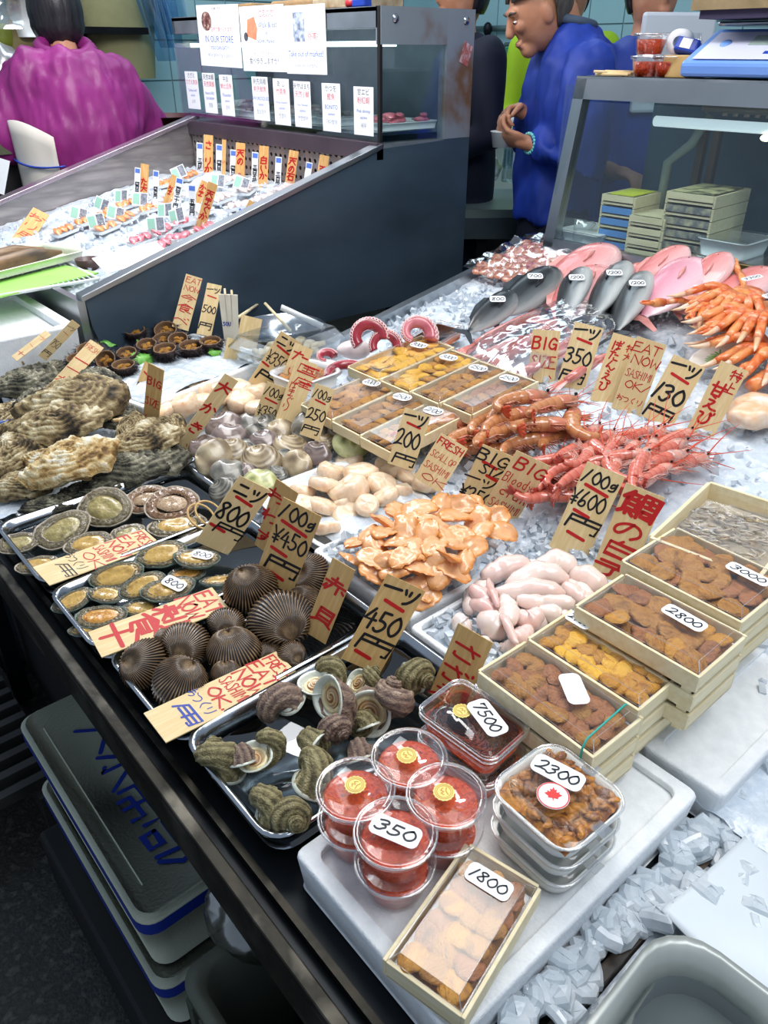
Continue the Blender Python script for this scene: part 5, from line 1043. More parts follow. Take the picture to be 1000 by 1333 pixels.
# ------------------------------------------------------------------ shrimp
M_PRAWN = pm('prawn_body', ['9c552f', 'b97446', 'cc905e', 'daa87c'], sc=30, rough=.15, coat=.9, sss=.2, src='both', amt=.35)
M_PHEAD = pm('prawn_head', ['b5523a', 'd08262', '8a6a54'], sc=30, rough=.2, coat=.8)
M_AMA = pm('red_shrimp_body', ['b43c30', 'cc6350', 'd98470', 'e3a38f'], sc=30, rough=.15, coat=.9, sss=.2, src='both', amt=.4)
M_AHEAD = pm('red_shrimp_head', ['cf6a54', 'e3a390', '7d8488'], sc=60, rough=.2, coat=.8)
M_FEEL = pm('shrimp_feeler', ['d8502f'], rough=.4); M_EYE = pm('black_eye', ['0a0a0c'], rough=.1)
def shrimp(curl, bm, hm, L=.105, R=.0095, sd=0):
    """lies in the xy plane, head at +x, tail curling towards -y; origin mid-body"""
    n = 36; pts_ = []; x = y = 0.; a = .1
    for i in range(n+1):
        pts_.append((x, y, 0)); ds = L*.62/n; a2 = PI+a; x += ds*math.cos(a2); y += ds*math.sin(a2); a += curl/n*(.12+2.6*(i/n)**2)
    pts_ = np.array(pts_); c = []; rad = []
    for i in range(n+1):
        t = i/n; s_ = (t*6.0) % 1; rad.append(R*(1-.55*t**1.5)*(1+.035*s_)); c.append(.42+.22*s_-.10*(s_ < .12))
    body = MB().tube(pts_, rad, 12, c=c, flat=1.1)
    hp = [(-.003, 0, 0), (.004, .0006, 0), (.014, .001, 0), (.026, .0026, 0), (.034, .0045, .0)]; head = MB().tube(hp, [R*.98, R*1.06, R*.98, R*.62, R*.18], 12, flat=1.1)
    head.tube([(.022, .0085, 0), (.036, .010, 0), (.052, .013, 0)], [.0016, .0013, .0003], 5)
    hk = R/.0098; [m_.xf(Matrix.Diagonal((hk, 1, 1, 1))) for m_ in (head,)]
    eyes = [MB().ell((.031*hk, .004, s_*R*.66), (.0024*hk, .0024*hk, .0024*hk), 8, 6) for s_ in (1, -1)]
    e = pts_[-1]; d = pts_[-1]-pts_[-3]; d /= np.linalg.norm(d); nn = np.array([-d[1], d[0], 0]); tail = MB()
    for k, an in enumerate((-.55, -.25, 0, .25, .55)):
        dv = d*math.cos(an)+np.array([0, 0, 1.])*math.sin(an); L2 = (.019 if k != 2 else .014)*hk*.85; q = [e+dv*L2*t for t in (0, .35, .75, 1)]
        tail.tube(q, [.0018*hk, .0034*hk, .0032*hk, .0008], 6, flat=.35)
    legs = MB(); r = random.Random(sd)
    for k in range(9):
        t = k/9; i = int(t*n*.75); b = pts_[i] if k > 3 else np.array([.020-k*.006, 0, 0]); ii = min(i+1, n); dd = pts_[ii]-pts_[ii-1]; dd /= np.linalg.norm(dd); inn = np.array([-dd[1], dd[0], 0]) if True else 0; l = (.018 if k < 5 else .009)*hk
        for s_ in (1, -1):
            p0 = b-np.array([0, R*.6, 0]) if k < 4 else b+inn*R*.55; dr = np.array([.3, -1, 0]) if k < 4 else inn
            legs.tube([p0, p0+dr*l*.6+np.array([.003, 0, s_*.003]), p0+dr*l+np.array([r.uniform(.002, .009), 0, s_*.005])], [.0012*hk, .0009*hk, .0003], 4)
    ant = []
    for s_ in (1, -1):
        b = MB(); w_ = r.uniform(.5, 1.2); b.tube([(.030*hk+.02*t*4, .004+.012*t*w_*4-.004*t*t*4, s_*(.003+.006*t*4)) for t in np.linspace(0, 1, 8)], np.linspace(.0012, .0004, 8), 4); ant.append(b)
        b.tube([(.030*hk+.012*t*4, .002-.01*t*w_*3, s_*(.004+.004*t*4)) for t in np.linspace(0, 1, 6)], np.linspace(.0011, .0003, 6), 4)
    out = [('body', body.mesh('body', bm)), ('head', head.mesh('head', hm), [('eye', eyes[0].mesh('eye', M_EYE)), ('eye', eyes[1].mesh('eye', M_EYE))]), ('tail_fan', tail.mesh('tail_fan', M_AMA if bm is M_AMA else pm('prawn_tail', ['c23a22', 'd96038'], rough=.3, sc=60))), ('legs', legs.mesh('legs', hm)), ('feeler', ant[0].mesh('feeler', M_FEEL)), ('feeler', ant[1].mesh('feeler', M_FEEL))]
    return out
PR = [shrimp(2.4, M_PRAWN, M_PHEAD, .17, .0160, 1), shrimp(1.4, M_PRAWN, M_PHEAD, .18, .0165, 2), shrimp(3.2, M_PRAWN, M_PHEAD, .17, .0160, 3), shrimp(.5, M_PRAWN, M_PHEAD, .19, .018, 9)]
AM = [shrimp(.9, M_AMA, M_AHEAD, .12, .0100, 4), shrimp(1.6, M_AMA, M_AHEAD, .12, .0100, 5), shrimp(.4, M_AMA, M_AHEAD, .125, .0100, 6)]
def put_shrimp(x, y, an, k, lib, dz, lb, grp, sc=1., flip=False, roll=0, nm='prawn'):
    p = S(x, y, dz); t = build(nm, lib[k], lb, 'shrimp', p, (0, 0, 0), sc, grp)
    R = Matrix.Rotation(yaw(an), 3, 'Z') @ Matrix.Rotation(roll+(PI if flip else 0), 3, 'X'); t.rotation_euler = R.to_euler()
    for c_ in t.children:
        if c_.name.startswith('legs'): c_['kind'] = 'stuff'
pr = [(590, 548, 12, 3, .05, 'largest straight brown prawn at the left with dark head', 1.1, 0), (618, 562, 20, 0, .045, 'curled prawn below the largest one at left', .95, 0), (655, 560, 30, 1, .06, 'thick curved prawn in the centre of the heap', 1., 0), (620, 582, 10, 1, .02, 'prawn at the lower left under the curved ones', .9, 0),
 (684, 517, 10, 0, .085, 'curled prawn at the top of the heap', 1., 0), (725, 525, 25, 1, .08, 'prawn at the top centre pointing right', 1., 0), (745, 545, 70, 2, .06, 'tightly curled prawn at the right end of the heap', 1.05, 0), (712, 552, 0, 0, .07, 'curled prawn in the middle right', 1., 0),
 (672, 540, 20, 1, .07, 'prawn lying under the top curled one', .95, 0), (668, 582, 5, 0, .025, 'prawn at the lower middle behind the Bloody clam sign', .9, 0), (700, 570, 12, 1, .045, 'straightish prawn in the lower right of the heap', .95, 0), (640, 540, 35, 1, .05, 'prawn at the upper left side of the heap', .9, 0), (655, 528, 50, 3, .05, 'prawn feelers up at the back left', .75, 0), (740, 565, 20, 1, .03, 'prawn reaching into the red shrimp heap', .9, 0), (600, 575, 40, 2, .015, 'small curled prawn at the far left bottom', .8, 0)]
for (x, y, an, k, dz, lb, sc, fl_) in pr: put_shrimp(x, y, an, k, PR, dz, lb, 'large prawns heaped on ice', sc*.95, bool(fl_), random.uniform(-.3, .3))
rowsA = [(565, [765, 790, 815, 838, 862, 884]), (580, [750, 775, 800, 826, 850, 875]), (595, [735, 762, 790, 815, 842, 868]), (610, [722, 745, 770, 800, 828, 855]), (626, [712, 735, 757, 782, 830]), (643, [715, 745])]
for r_, (y, xs) in enumerate(rowsA):
    for k, x in enumerate(xs):
        put_shrimp(x+random.uniform(-6, 6), y+random.uniform(-4, 4), random.gauss(38, 24), random.randrange(3), AM, .028+.035*max(0, 1-((x-800)/95)**2-((y-600)/45)**2), rowlabel('small red shrimp in the right heap, {pos}{row}', r_, len(rowsA), k, len(xs)), 'small red shrimp heaped on ice', random.uniform(1.0, 1.2), random.random() < .3, random.uniform(-.5, .5), 'red_shrimp')
put_shrimp(900, 600, 18, 2, AM, .02, 'single red shrimp pointing right apart from the heap', 'small red shrimp heaped on ice', 1.25, nm='red_shrimp')

# ------------------------------------------------------------------ far rows of wooden urchin boxes (long side running away to the right)
def ub2(label, c4, kinds, text, dz, lab, rows=(7, 3), zz=.070, lay=1):
    c = sum(S(x, y, zz-.0) for x, y in c4)/4; z = c[2]; c, a, b, yaw_ = rect_from_px(c4, z)
    yaw_ = 0.0 if abs(yaw_) < .5 else yaw_
    return uni_box(label, c, yaw_, b if False else a, b, 0, z, kinds, text, lay, lobes=rows, lab=lab, stuff=True, rot=(0, -.10), labshape='oval')
# corners: near-left, far, ... given as front-left, back(right), back-right(front), front-right
far = [([(466, 474), (541, 438), (581, 455), (504, 490)], [3], '3000', 'yellow urchin box labelled 3000 nearest the octopus, first of the far row'), ([(505, 491), (582, 456), (618, 472), (541, 505)], [3, 1], '3000', 'yellow urchin box labelled 3000, second of the far row'),
       ([(542, 506), (619, 472), (660, 486), (578, 518)], [0, 1], '2500', 'brown urchin box labelled 2500, third of the far row'), ([(580, 519), (661, 486), (702, 502), (617, 532)], [0, 2], '2500', 'brown urchin box at right end of the far row'),
       ([(402, 522), (478, 488), (518, 506), (440, 543)], [0, 1], '2000', 'light brown urchin box labelled 2000, left of the near row'), ([(441, 544), (519, 507), (556, 523), (480, 563)], [0, 1], '2500', 'brown urchin box labelled 2500, middle of the near row'), ([(481, 564), (557, 523), (600, 542), (518, 585)], [0, 1], '2100', 'brown urchin box behind the 200 sign, right of the near row')]
for q_, (c4, kd, tx, lb) in enumerate(far): ub2(lb, c4, kd, tx, 0, lay=1, lab=(.055, 0, .045, .03, -PI/2+.15))
# small ticket stickers on two yellow boxes: white price tickets
# white tray of chopped urchin left of the near row
p = S(398, 500, .05); t = thing('urchin_tub', 'small white rounded tub of brown urchin behind the clam signs', 'container', p, (0, 0, .1))
dish(.14, .13, .03, .03, .008, .002, .005).obj('tub_body', M_PLAS, t); A = np.array([[((u-.5)*.105, (v-.5)*.095, .024+.006*mn.noise(Vector((u*9, v*9, 2)))) for v in np.linspace(0, 1, 16)] for u in np.linspace(0, 1, 16)]); MB().grid(A).obj('chopped_urchin', M_RAGU, t)
mb = MB(); loft(mb, [(rrect(.138, .128, .03), .033), (rrect(.12, .11, .025), .042)], False, True); mb.obj('lid', M_LIDP, t)
# shallow roe box between octopus and fish
p = S(568, 436, .03); t = roe_flat((p[0], p[1], p[2]-.02), .13, .10, .03, .1, 'flat box of bright orange roe between the octopus and the fish', None, pm('orange_roe', ['d8621c', 'ee8330', 'c24a12'], sc=200, rough=.2, bump=.8, bsc=250, coat=.5))
t.rotation_euler = (0, -.17, .1)
# clear clamshell of shelled conch behind the signs
p = S(375, 452, .05); t = thing('clear_pack', 'clear plastic pack of pale shellfish meat behind the price signs', 'container', (p[0], p[1], p[2]-.02), (0, 0, .15))
mb = MB(); loft(mb, [(rrect(.22, .15, .02), 0), (rrect(.25, .18, .025), .035), (rrect(.26, .19, .025), .036), (rrect(.22, .15, .02), .062)], True, True); mb.obj('pack_body', clear('wrinkled_plastic', 'f6fafb', .16, .5, .15), t)
mb = MB()
for k in range(34): mb.join(lobe_mb(.035, .024, .02, k, 7, 6), Mx((random.uniform(-.085, .085), random.uniform(-.055, .055), .015+.012*random.random()), (random.uniform(-.5, .5), 0, random.uniform(0, 6))))
mb.obj('shellfish_meat', pm('pale_meat', ['e8dcc0', 'd9c9a2', 'efe8d8'], sc=30, rough=.3, coat=.4), t)['kind'] = 'stuff'

# octopus arms
M_OCT = pm('octopus_skin', ['8e1f2c', 'b43a48', 'f0dcd8', '7a1824'], sc=30, rough=.25, coat=.6, src='noise'); M_OCTR = pm('octopus_red', ['8c1e2b', 'a83040', '741522'], sc=30, rough=.25, coat=.6)
M_OCTP = pm('octopus_pink', ['c9636e', 'd98088', 'b04c5a'], sc=20, rough=.25, coat=.6); M_OCTW = pm('octopus_white', ['efe6e4', 'e3d2d2'], sc=20, rough=.3, coat=.5); M_SUCK = pm('octopus_sucker', ['e6b3b3', 'f2dcd9'], sc=60, rough=.3)
def tentacle(label, ctr_px, z0, turns, r0, r1, th0, th1, a0, tilt, mat, wave=0, sgn=1):
    c = S(ctr_px[0], ctr_px[1], z0); n = 44; pts_ = []; out = []
    for i in range(n+1):
        t = i/n; a = a0+turns*2*PI*t; r = r0*(1-t)+r1*t; pts_.append((r*math.cos(a), r*math.sin(a)*1., .012*t*sgn)); out.append((math.cos(a), math.sin(a), 0))
    rad = np.linspace(th0, th1, n+1); rad[0] *= .6
    t_ = thing('octopus', label, 'octopus', c, (0, 0, 0), 'boiled octopus pieces'); t_.rotation_euler = (Matrix.Rotation(yaw(0), 3, 'Z') @ Matrix.Rotation(tilt, 3, 'X')).to_euler()
    MB().tube(pts_, rad, 14).obj('arm', mat, t_); mb = MB()
    for i in range(2, n-1, 2):
        p = np.array(pts_[i]); o_ = np.array(out[i]); r = rad[i]
        for s_ in (.75, -.75):
            d = o_*math.cos(s_)+np.array([0, 0, 1.])*math.sin(s_); q = p+d*r*.96
            b = MB().lathe([(0, .0006), (.25, -.0), (.32, .2), (.42, .24), (.5, .1), (.46, -.2)], 10); z_ = Vector(d); M_ = Matrix.Translation(Vector(q)) @ z_.to_track_quat('Z', 'Y').to_matrix().to_4x4() @ Matrix.Diagonal((r*.75, r*.75, r*.5, 1)); mb.join(b, M_)
    s = mb.obj('suckers', M_SUCK, t_); s['kind'] = 'stuff'; s['label'] = 'pale pink suckers in two rows'
tentacle('dark red coiled octopus arm standing highest behind the urchin boxes', (480, 440), .09, .62, .036, .030, .017, .014, -.1, 1.15, M_OCTR)
tentacle('dark red octopus arm coil in front of the highest one', (500, 452), .065, .58, .034, .026, .014, .010, -.1, 1.1, M_OCTR)
tentacle('pink octopus arm curled at the right behind the urchin boxes', (541, 436), .08, .75, .040, .018, .019, .009, -.4, .9, M_OCTP)
tentacle('thin octopus arm bending towards the urchin boxes', (455, 492), .05, .45, .045, .050, .013, .009, .6, .25, M_OCTR)
tentacle('small curled octopus arm tip at the left', (425, 468), .055, .7, .022, .012, .011, .006, .4, .6, M_OCTR)
for k, (x, y, rx, an, lb) in enumerate([(462, 455, .045, 15, 'white cut flesh of octopus between the red arms'), (425, 480, .042, -10, 'white cut octopus piece at the lower left')]):
    p = S(x, y, .04); mb = MB().ell((0, 0, 0), (rx, rx*.62, rx*.5), 20, 14)
    for v in mb.v:
        for i in range(len(v)): v[i] *= 1+.12*mn.noise(Vector(v[i]*30))
    o = mb.obj('octopus_piece', M_OCTW); o.location = p; o.rotation_euler = (.3, 0, yaw(an)); tag(o, lb, 'octopus', 'boiled octopus pieces')

# ------------------------------------------------------------------ fish
M_FDARK = pm('dark_fish_skin', ['c9cdcb', '6d7476', '2a3034', '1a1f23', '14181b'], sc=8, rough=.33, coat=.25, src='both', amt=.2, stretch=(1, 4, 1))
M_FPINK = pm('pink_fish_skin', ['f0cfcf', 'e6a9a8', 'd67f7c', 'c96863'], sc=6, rough=.22, coat=.6, src='both', amt=.35, stretch=(1, 3, 1), bump=.4, bsc=60)
M_FPALE = pm('pale_pink_fish_skin', ['f3dce2', 'e8b9c6', 'd993a4', 'cf8090'], sc=6, rough=.22, coat=.6, src='both', amt=.35, stretch=(1, 3, 1), bump=.3, bsc=60)
M_FINP = pm('pink_fin', ['d98c86', 'e5a8a0'], sc=30, rough=.35); M_FIND = pm('dark_fin', ['2d3338', '454c52'], sc=30, rough=.35)
M_EYEW = pm('fish_eye_ring', ['d9d4b0'], rough=.2)
def fish(L=.3, Hh=.085, Wd=.05, bm=None, fm=None):
    """nose at +x, lies on its side: local z is the fish's flank, y its back (+) and belly (-)"""
    n = 26; m = 20; A = np.zeros((n+1, m, 3)); Cc = np.zeros((n+1, m))
    for i in range(n+1):
        t = i/n; x = L*(.5-t); h = Hh/2*(math.sin(PI*min(1, (t+.02)*1.0)**.62)**.8 if t < .9 else 0); h = Hh/2*max(.16 if t > .5 else .04, (1-abs((t-.36)/.64)**2.0)**.75 if t > .36 else (1-((.36-t)/.37)**2.4)**.6); w_ = Wd/2*max(.12 if t > .5 else .04, (1-abs((t-.32)/.68)**1.8) if t > .32 else (1-((.32-t)/.33)**2.4)**.6)
        for j in range(m):
            a = 2*PI*j/m; A[i, j] = (x, h*math.sin(a), w_*math.cos(a)); Cc[i, j] = .5+.48*math.sin(a)
    out = [('body', MB().grid(A, cv=True, c=Cc).mesh('body', bm))]
    def fin(pts_, nm):
        b = MB(); k = len(pts_); b.add([(x, y, .0008) for x, y in pts_]+[(x, y, -.0008) for x, y in pts_], [list(range(k)), list(range(2*k-1, k-1, -1))]+[(i, k+i, k+(i+1) % k, (i+1) % k) for i in range(k)]); return (nm, b.mesh(nm, fm, False))
    out.append(fin([(-L*.48, .006), (-L*.60, Hh*.42), (-L*.64, Hh*.40), (-L*.57, 0), (-L*.64, -Hh*.40), (-L*.60, -Hh*.42), (-L*.48, -.006)], 'tail_fin'))
    out.append(fin([(L*.18, Hh*.44), (L*.10, Hh*.62), (-L*.1, Hh*.60), (-L*.30, Hh*.40), (-L*.34, Hh*.28)], 'dorsal_fin'))
    pf = MB().tube([(L*.22, -.0, Wd*.46), (L*.12, -.006, Wd*.54), (L*.02, -.012, Wd*.50)], [.003, .008, .002], 6, flat=1.); out.append(('pectoral_fin', pf.mesh('pectoral_fin', fm)))
    ey = MB().ell((L*.37, Hh*.12, Wd*.33), (.007, .007, .005), 12, 8); out.append(('eye', ey.mesh('eye', M_EYEW), [('pupil', MB().ell((L*.37, Hh*.12, Wd*.33+.003), (.004, .004, .003), 10, 6).mesh('pupil', M_EYE))]))
    mo = MB().tube([(L*.5, -.002, .004), (L*.47, -.008, Wd*.1), (L*.44, -.012, Wd*.18)], .0012, 5); out.append(('mouth', mo.mesh('mouth', M_FIND)))
    return out
def put_fish(parts, head, tail, L0, dz, lb, grp, tilt=0., price=None, roll=0, cat='fish', nm='fish'):
    z0 = S(*head, dz); z1 = S(*tail, dz*.6); c = (z0+z1)/2; v = Vector(z0-z1); L = v.length; x = v.normalized(); up_ = Vector((-.19, 0, 1)).normalized(); y = up_.cross(x).normalized(); z = x.cross(y)
    R = Matrix((x, y, z)).transposed() @ Matrix.Rotation(roll, 3, 'X'); t = build(nm, parts, lb, cat, c, R.to_euler(), L/L0, grp)
    if price:
        s_ = L/L0; iR = R.inverted(); d = iR @ Vector((-fw*.55+np.array([0, 0, .5]))); st = sticker(t, price, (.02, 0, 0), .040/s_, .022/s_, 0, lw=.09); zz = iR @ Vector((np.array([0, 0, .8])-fw*.6)); zz.normalize(); xx = iR @ Vector(rt); xx = (xx-zz*xx.dot(zz)).normalized(); yy = zz.cross(xx)
        st.rotation_euler = Matrix((xx, yy, zz)).transposed().to_euler(); st.location = Vector((.02, 0, 0))+zz*.052
    return t
FD = fish(.30, .112, .070, M_FDARK, M_FIND); FP = fish(.34, .17, .075, M_FPINK, M_FINP); FPL = fish(.34, .17, .075, M_FPALE, M_FINP)
GD = 'dark backed fish in a row on ice'; GP = 'pink sea bream behind the dark fish'
pink = [((800, 322), (705, 385), FP, 'pink sea bream at the back above the third dark fish', 0), ((790, 350), (725, 418), FP, 'pink sea bream between the middle dark fish', 0), ((850, 345), (790, 392), FP, 'pink sea bream behind the right pair of dark fish', 0), ((895, 322), (815, 385), FP, 'salmon pink sea bream at the very back', 0),
 ((912, 338), (838, 412), FPL, 'large lilac pink sea bream in front', .02), ((950, 330), (880, 400), FP, 'sea bream right of the large lilac one', 0), ((1010, 352), (905, 408), FP, 'sea bream at the right edge behind the crab legs', .0), ((760, 345), (690, 400), FPL, 'pale sea bream behind the first dark fish', -.01)]
for hd, tl, f_, lb, dz in pink: put_fish(f_, hd, tl, .34, .035+dz, lb, GP, roll=.15, nm='sea_bream')
dark = [((672, 382), (610, 432), '800', 'dark fish labelled 800 at the left end of the row'), ((728, 353), (645, 412), '700', 'long dark fish labelled 700, second of the row'), ((757, 352), (731, 418), '1200', 'olive dark fish labelled 1200, third of the row'), ((812, 345), (768, 418), '1200', 'dark fish labelled 1200 with pale belly, fourth of the row'), ((837, 358), (803, 432), '1200', 'dark fish at the right end of the row')]
for hd, tl, pr_, lb in dark: put_fish(FD, hd, tl, .30, .055, lb, GD, price=pr_, roll=-.5 if hd[0] > 740 else .5, nm='dark_fish')
# squid in film
M_SQ = pm('squid_skin', ['f0d3cf', 'd98f86', 'c66a60', 'eec8c2'], sc=25, rough=.15, coat=.8, sss=.2, stretch=(.3, 1.5, 1.5))
def squid():
    m_ = MB().tube([(.12, 0, 0), (.09, 0, 0), (.02, 0, 0), (-.06, 0, 0), (-.12, 0, 0)], [.002, .012, .019, .020, .015], 12, flat=1.).mesh('mantle', M_SQ)
    fn = MB().add([(.12, 0, .003), (.06, .035, .0), (.02, .012, .003), (.02, -.012, .003), (.06, -.035, 0)], [(0, 1, 2, 3, 4)]).mesh('fin', M_SQ, False); ar = MB()
    for k in range(8): ar.tube([(-.12, (k-3.5)*.003, 0), (-.16, (k-3.5)*.005, 0), (-.20, (k-3.5)*.008+.004*math.sin(k*3), -.004)], [.0035, .003, .001], 5)
    return [('mantle', m_), ('fin', fn), ('arms', ar.mesh('arms', M_SQ))]
SQ = squid()
sq = [((715, 400), (610, 455), 'pinkish squid under film nearest the left trim'), ((740, 412), (650, 470), 'second squid under film from the left trim'), ((700, 432), (600, 478), 'squid under film nearest the urchin boxes'), ((770, 428), (690, 480), 'squid below the third dark fish'), ((752, 448), (668, 492), 'squid lying just above the prawns'), ((800, 455), (730, 500), 'squid beside the 350 price sign')]
for hd, tl, lb in sq: put_fish(SQ, hd, tl, .30, .028, lb, 'squid packed in film', nm='squid', cat='squid')
A = np.zeros((40, 30, 3))
for i in range(40):
    for j in range(30):
        u, v = i/39, j/29; q = S(598+u*150+v*90-20*v, 470-u*75+v*45, .0); A[i, j] = (q[0], q[1], Zs(q[0])+.058+.008*mn.noise(Vector((u*14, v*14, 0)))-.03*max(0, abs(2*u-1)**6+abs(2*v-1)**6))
tag(MB().grid(A).obj('film_sheet', M_WRAP), 'clear film stretched over the squid between urchin boxes and fish', 'film')
# bag of scaly red fish/prawn tails at the back left
M_SCALE = pm('prawn_pack', ['e6b49a', 'c9785a', 'f0d0bf'], sc=60, rough=.25, coat=.5)
t = thing('roe_skein_pack', 'film pack of overlapping pale pink pieces at the back left corner of the fish slope', 'pack', S(686, 350, .0))
R = Matrix.Rotation(-.185, 3, 'Y'); t.rotation_euler = R.to_euler(); b = MB().ell((0, 0, 0), (.016, .020, .006), 10, 6).mesh('pink_piece', M_SCALE)
for i in range(8):
    for j in range(7):
        o = link('pink_piece', b, t, loc=(-.115+i*.033, -.085+j*.029+(i % 2)*.014, .018+.004*((i+j) % 2))); o.rotation_euler = (0, -.35, 0)
A = np.array([[(x, y, .036+.014*mn.noise(Vector((x*35, y*35, 7)))) for y in np.linspace(-.13, .13, 24)] for x in np.linspace(-.15, .17, 28)]); MB().grid(A).obj('film', M_WRAP, t)
mb = MB().tube([(.14, -.07, .03), (.15, -.075, .06), (.165, -.08, .10)], [.012, .02, .034], 12)
for v in mb.v:
    for i in range(len(v)): v[i] += .008*np.array([mn.noise(Vector(v[i]*60)), mn.noise(Vector(v[i]*60+5)), 0])
mb.obj('bag_knot', M_WRAP, t)

# crabs
M_CRAB = pm('crab_orange', ['e8792f', 'f2a163', 'd95f22', 'f6c69c'], sc=18, rough=.3, coat=.5, bump=.3, bsc=120); M_CRABW = pm('crab_pale', ['f3e3d0', 'eab88a', 'f7efe6'], sc=20, rough=.35, coat=.4)
def crab_leg(scale=1.):
    m_ = MB().tube([(0, 0, 0), (.03, 0, .012), (.065, 0, .018), (.09, 0, .012)], [.011, .0145, .0125, .010], 8, flat=1.3); j = MB().tube([(.088, 0, .012), (.12, 0, -.004), (.135, 0, -.012)], [.0105, .0095, .008], 8, flat=1.2); c_ = MB().tube([(.134, 0, -.012), (.16, 0, -.022), (.185, 0, -.024)], [.008, .0055, .001], 8)
    return m_.mesh('leg', M_CRAB), [('shank', j.mesh('shank', M_CRAB)), ('claw_tip', c_.mesh('claw_tip', M_CRABW))]
LEG = crab_leg()
bd = MB().ell((0, 0, 0), (.05, .055, .022), 22, 12)
for v in bd.v:
    for i in range(len(v)): v[i] *= 1+.05*mn.noise(Vector(v[i]*70))
BODY = bd.mesh('carapace', M_CRAB); UND = MB().ell((0, 0, -.006), (.045, .05, .02), 20, 10).mesh('underside', M_CRABW)
nip = MB().tube([(.10, 0, 0), (.13, .002, 0), (.155, .006, 0)], [.012, .015, .008], 8, flat=.7); nip.tube([(.15, .008, 0), (.175, .012, 0), (.195, .008, 0)], [.007, .005, .001], 7); nip.tube([(.15, -.004, 0), (.175, -.006, 0), (.192, .002, 0)], [.006, .004, .001], 7); nip.tube([(0, 0, 0), (.05, 0, .01), (.10, 0, .0)], [.008, .01, .008], 8)
NIP = nip.mesh('claw', M_CRAB)
def crab(label, px, an, sc, legs_, dz, tilt=0, claws=((40, 1), (-40, 1)), price=None, pa=0):
    p = S(*px, dz); t = thing('snow_crab', label, 'crab', p, (0, 0, 0), 'boiled snow crabs', sc); t.rotation_euler = (Matrix.Rotation(-.19, 3, 'Y') @ Matrix.Rotation(yaw(an), 3, 'Z') @ Matrix.Rotation(tilt, 3, 'X')).to_euler()
    link('carapace', BODY, t); link('underside', UND, t)
    for k, a in enumerate(legs_):
        o = link('leg', LEG[0], t); o.location = (.038*math.cos(math.radians(a)), .042*math.sin(math.radians(a)), .002+.004*(k % 3)); o.rotation_euler = (0, -.15-.1*(k % 2), math.radians(a)); o.scale = (1, 1, 1)
        for s_ in LEG[1]: link(s_[0], s_[1], o)
    for a, k in claws:
        o = link('claw', NIP, t); o.location = (.035*math.cos(math.radians(a)), .035*math.sin(math.radians(a)), .006); o.rotation_euler = (0, -.1, math.radians(a))
    if price: sticker(t, price, (.01, 0, .050), .058, .024, -yaw(an)+yaw(pa)-0, lw=.09)
crab('orange snow crab labelled 1700 with legs folded down, left of the group', (912, 396), 100, .80, [150, 165, 178, -165, -150, -175, 158, 190], .05, .2, ((100, 1), (140, 1)), '1700', 10)
crab('orange snow crab labelled 3300 with long legs to the left, upper of the group', (972, 385), 20, .82, [170, 182, 195, 205, 215, 160, 230, 240], .065, 0, ((185, 1), (60, 1)), '3300', 12)
crab('orange snow crab labelled 3000 with parallel legs pointing down, right of the group', (998, 408), -30, .9, [250, 262, 272, 240, 228, 284, 296, 220], .07, 0, ((310, 1), (235, 1)), '3000', 15)
crab('orange snow crab cut by the right edge with its claw hanging', (1022, 455), 0, .9, [190, 205, 220, 235, 160, 175, 250, 145], .04, 0, ((215, 1), (130, 1)))
# decorated shell plate under crab
t = thing('crab_shell_dish', 'white oval dish with green leaf pattern under the crab legs', 'dish', S(938, 466, .02)); mb = MB().lathe([(0, 0), (.03, 0), (.052, .012), (.054, .014), (.050, .013), (.028, .004), (0, .003)], 30, sx=1.25, sy=.9); mb.obj('dish_body', pm('glazed_white', ['f0efe6'], rough=.15), t); t.rotation_euler = (0, -.4, yaw(10))
mb = MB()
for k in range(7): a = 1.2+k*.35; ribbon(mb, [(.01*math.cos(a), .006*math.sin(a)), (.032*math.cos(a), .02*math.sin(a))], .0016, .0075)
mb.obj('leaf_pattern', M_LEAF, t, smooth=False)
t = MB().ell((0, 0, 0), (.07, .05, .03), 24, 14)
for v in t.v:
    for i in range(len(v)): v[i] *= 1+.16*mn.noise(Vector(v[i]*45))
o = t.obj('crab', M_CRABW); o.location = S(985, 535, .02); tag(o, 'pale upturned crab body at the right edge on the ice', 'crab')
o = MB().tube([(0, 0, .02), (.05, .01, .03), (.10, .0, .02)], [.012, .014, .008], 8, flat=1.3).obj('crab_leg_piece', M_CRAB); o.location = S(975, 515, .02); o.rotation_euler = (0, 0, yaw(25)); tag(o, 'orange crab leg resting on the pale crab body', 'crab leg')

# tiny items: chopstick wrapper, wooden spatulas, bowl with chopsticks at the back
M_PAPER = pm('paper_wrap', ['e9e2d0', 'd8cfb8'], sc=20, rough=.6)
b = P(303, 460, .865); t = thing('chopstick_bundle', 'upright bundle of wooden chopsticks in printed paper sleeves', 'chopsticks', b)
for k in range(3):
    dx = (k-1)*.012; MB().hexa([(dx-.006, -.002, 0), (dx+.006, -.002, 0), (dx+.006, .002, 0), (dx-.006, .002, 0), (dx-.009+.004*k, -.002, .155), (dx+.009+.004*k, -.002, .155), (dx+.009+.004*k, .002, .155), (dx-.009+.004*k, .002, .155)]).obj('paper_sleeve', M_PAPER, t, smooth=False)
MB().tube([(.012, .006, 0), (.012, .006, .165)], .0028, 6).obj('chopstick', M_WOOD, t); MB().tube([(-.004, .006, 0), (-.006, .006, .168)], .0028, 6).obj('chopstick', M_WOOD, t)
mb = MB(); write(mb, 'SOU', 0, .04, .010, z=0, lw=.1); o = mb.obj('lettering', M_BLUE, t, smooth=False); o.rotation_euler = (PI/2, 0, 0); o.location = (-.006, -.004, .04)
t.rotation_euler = (0, 0, yaw(-10))
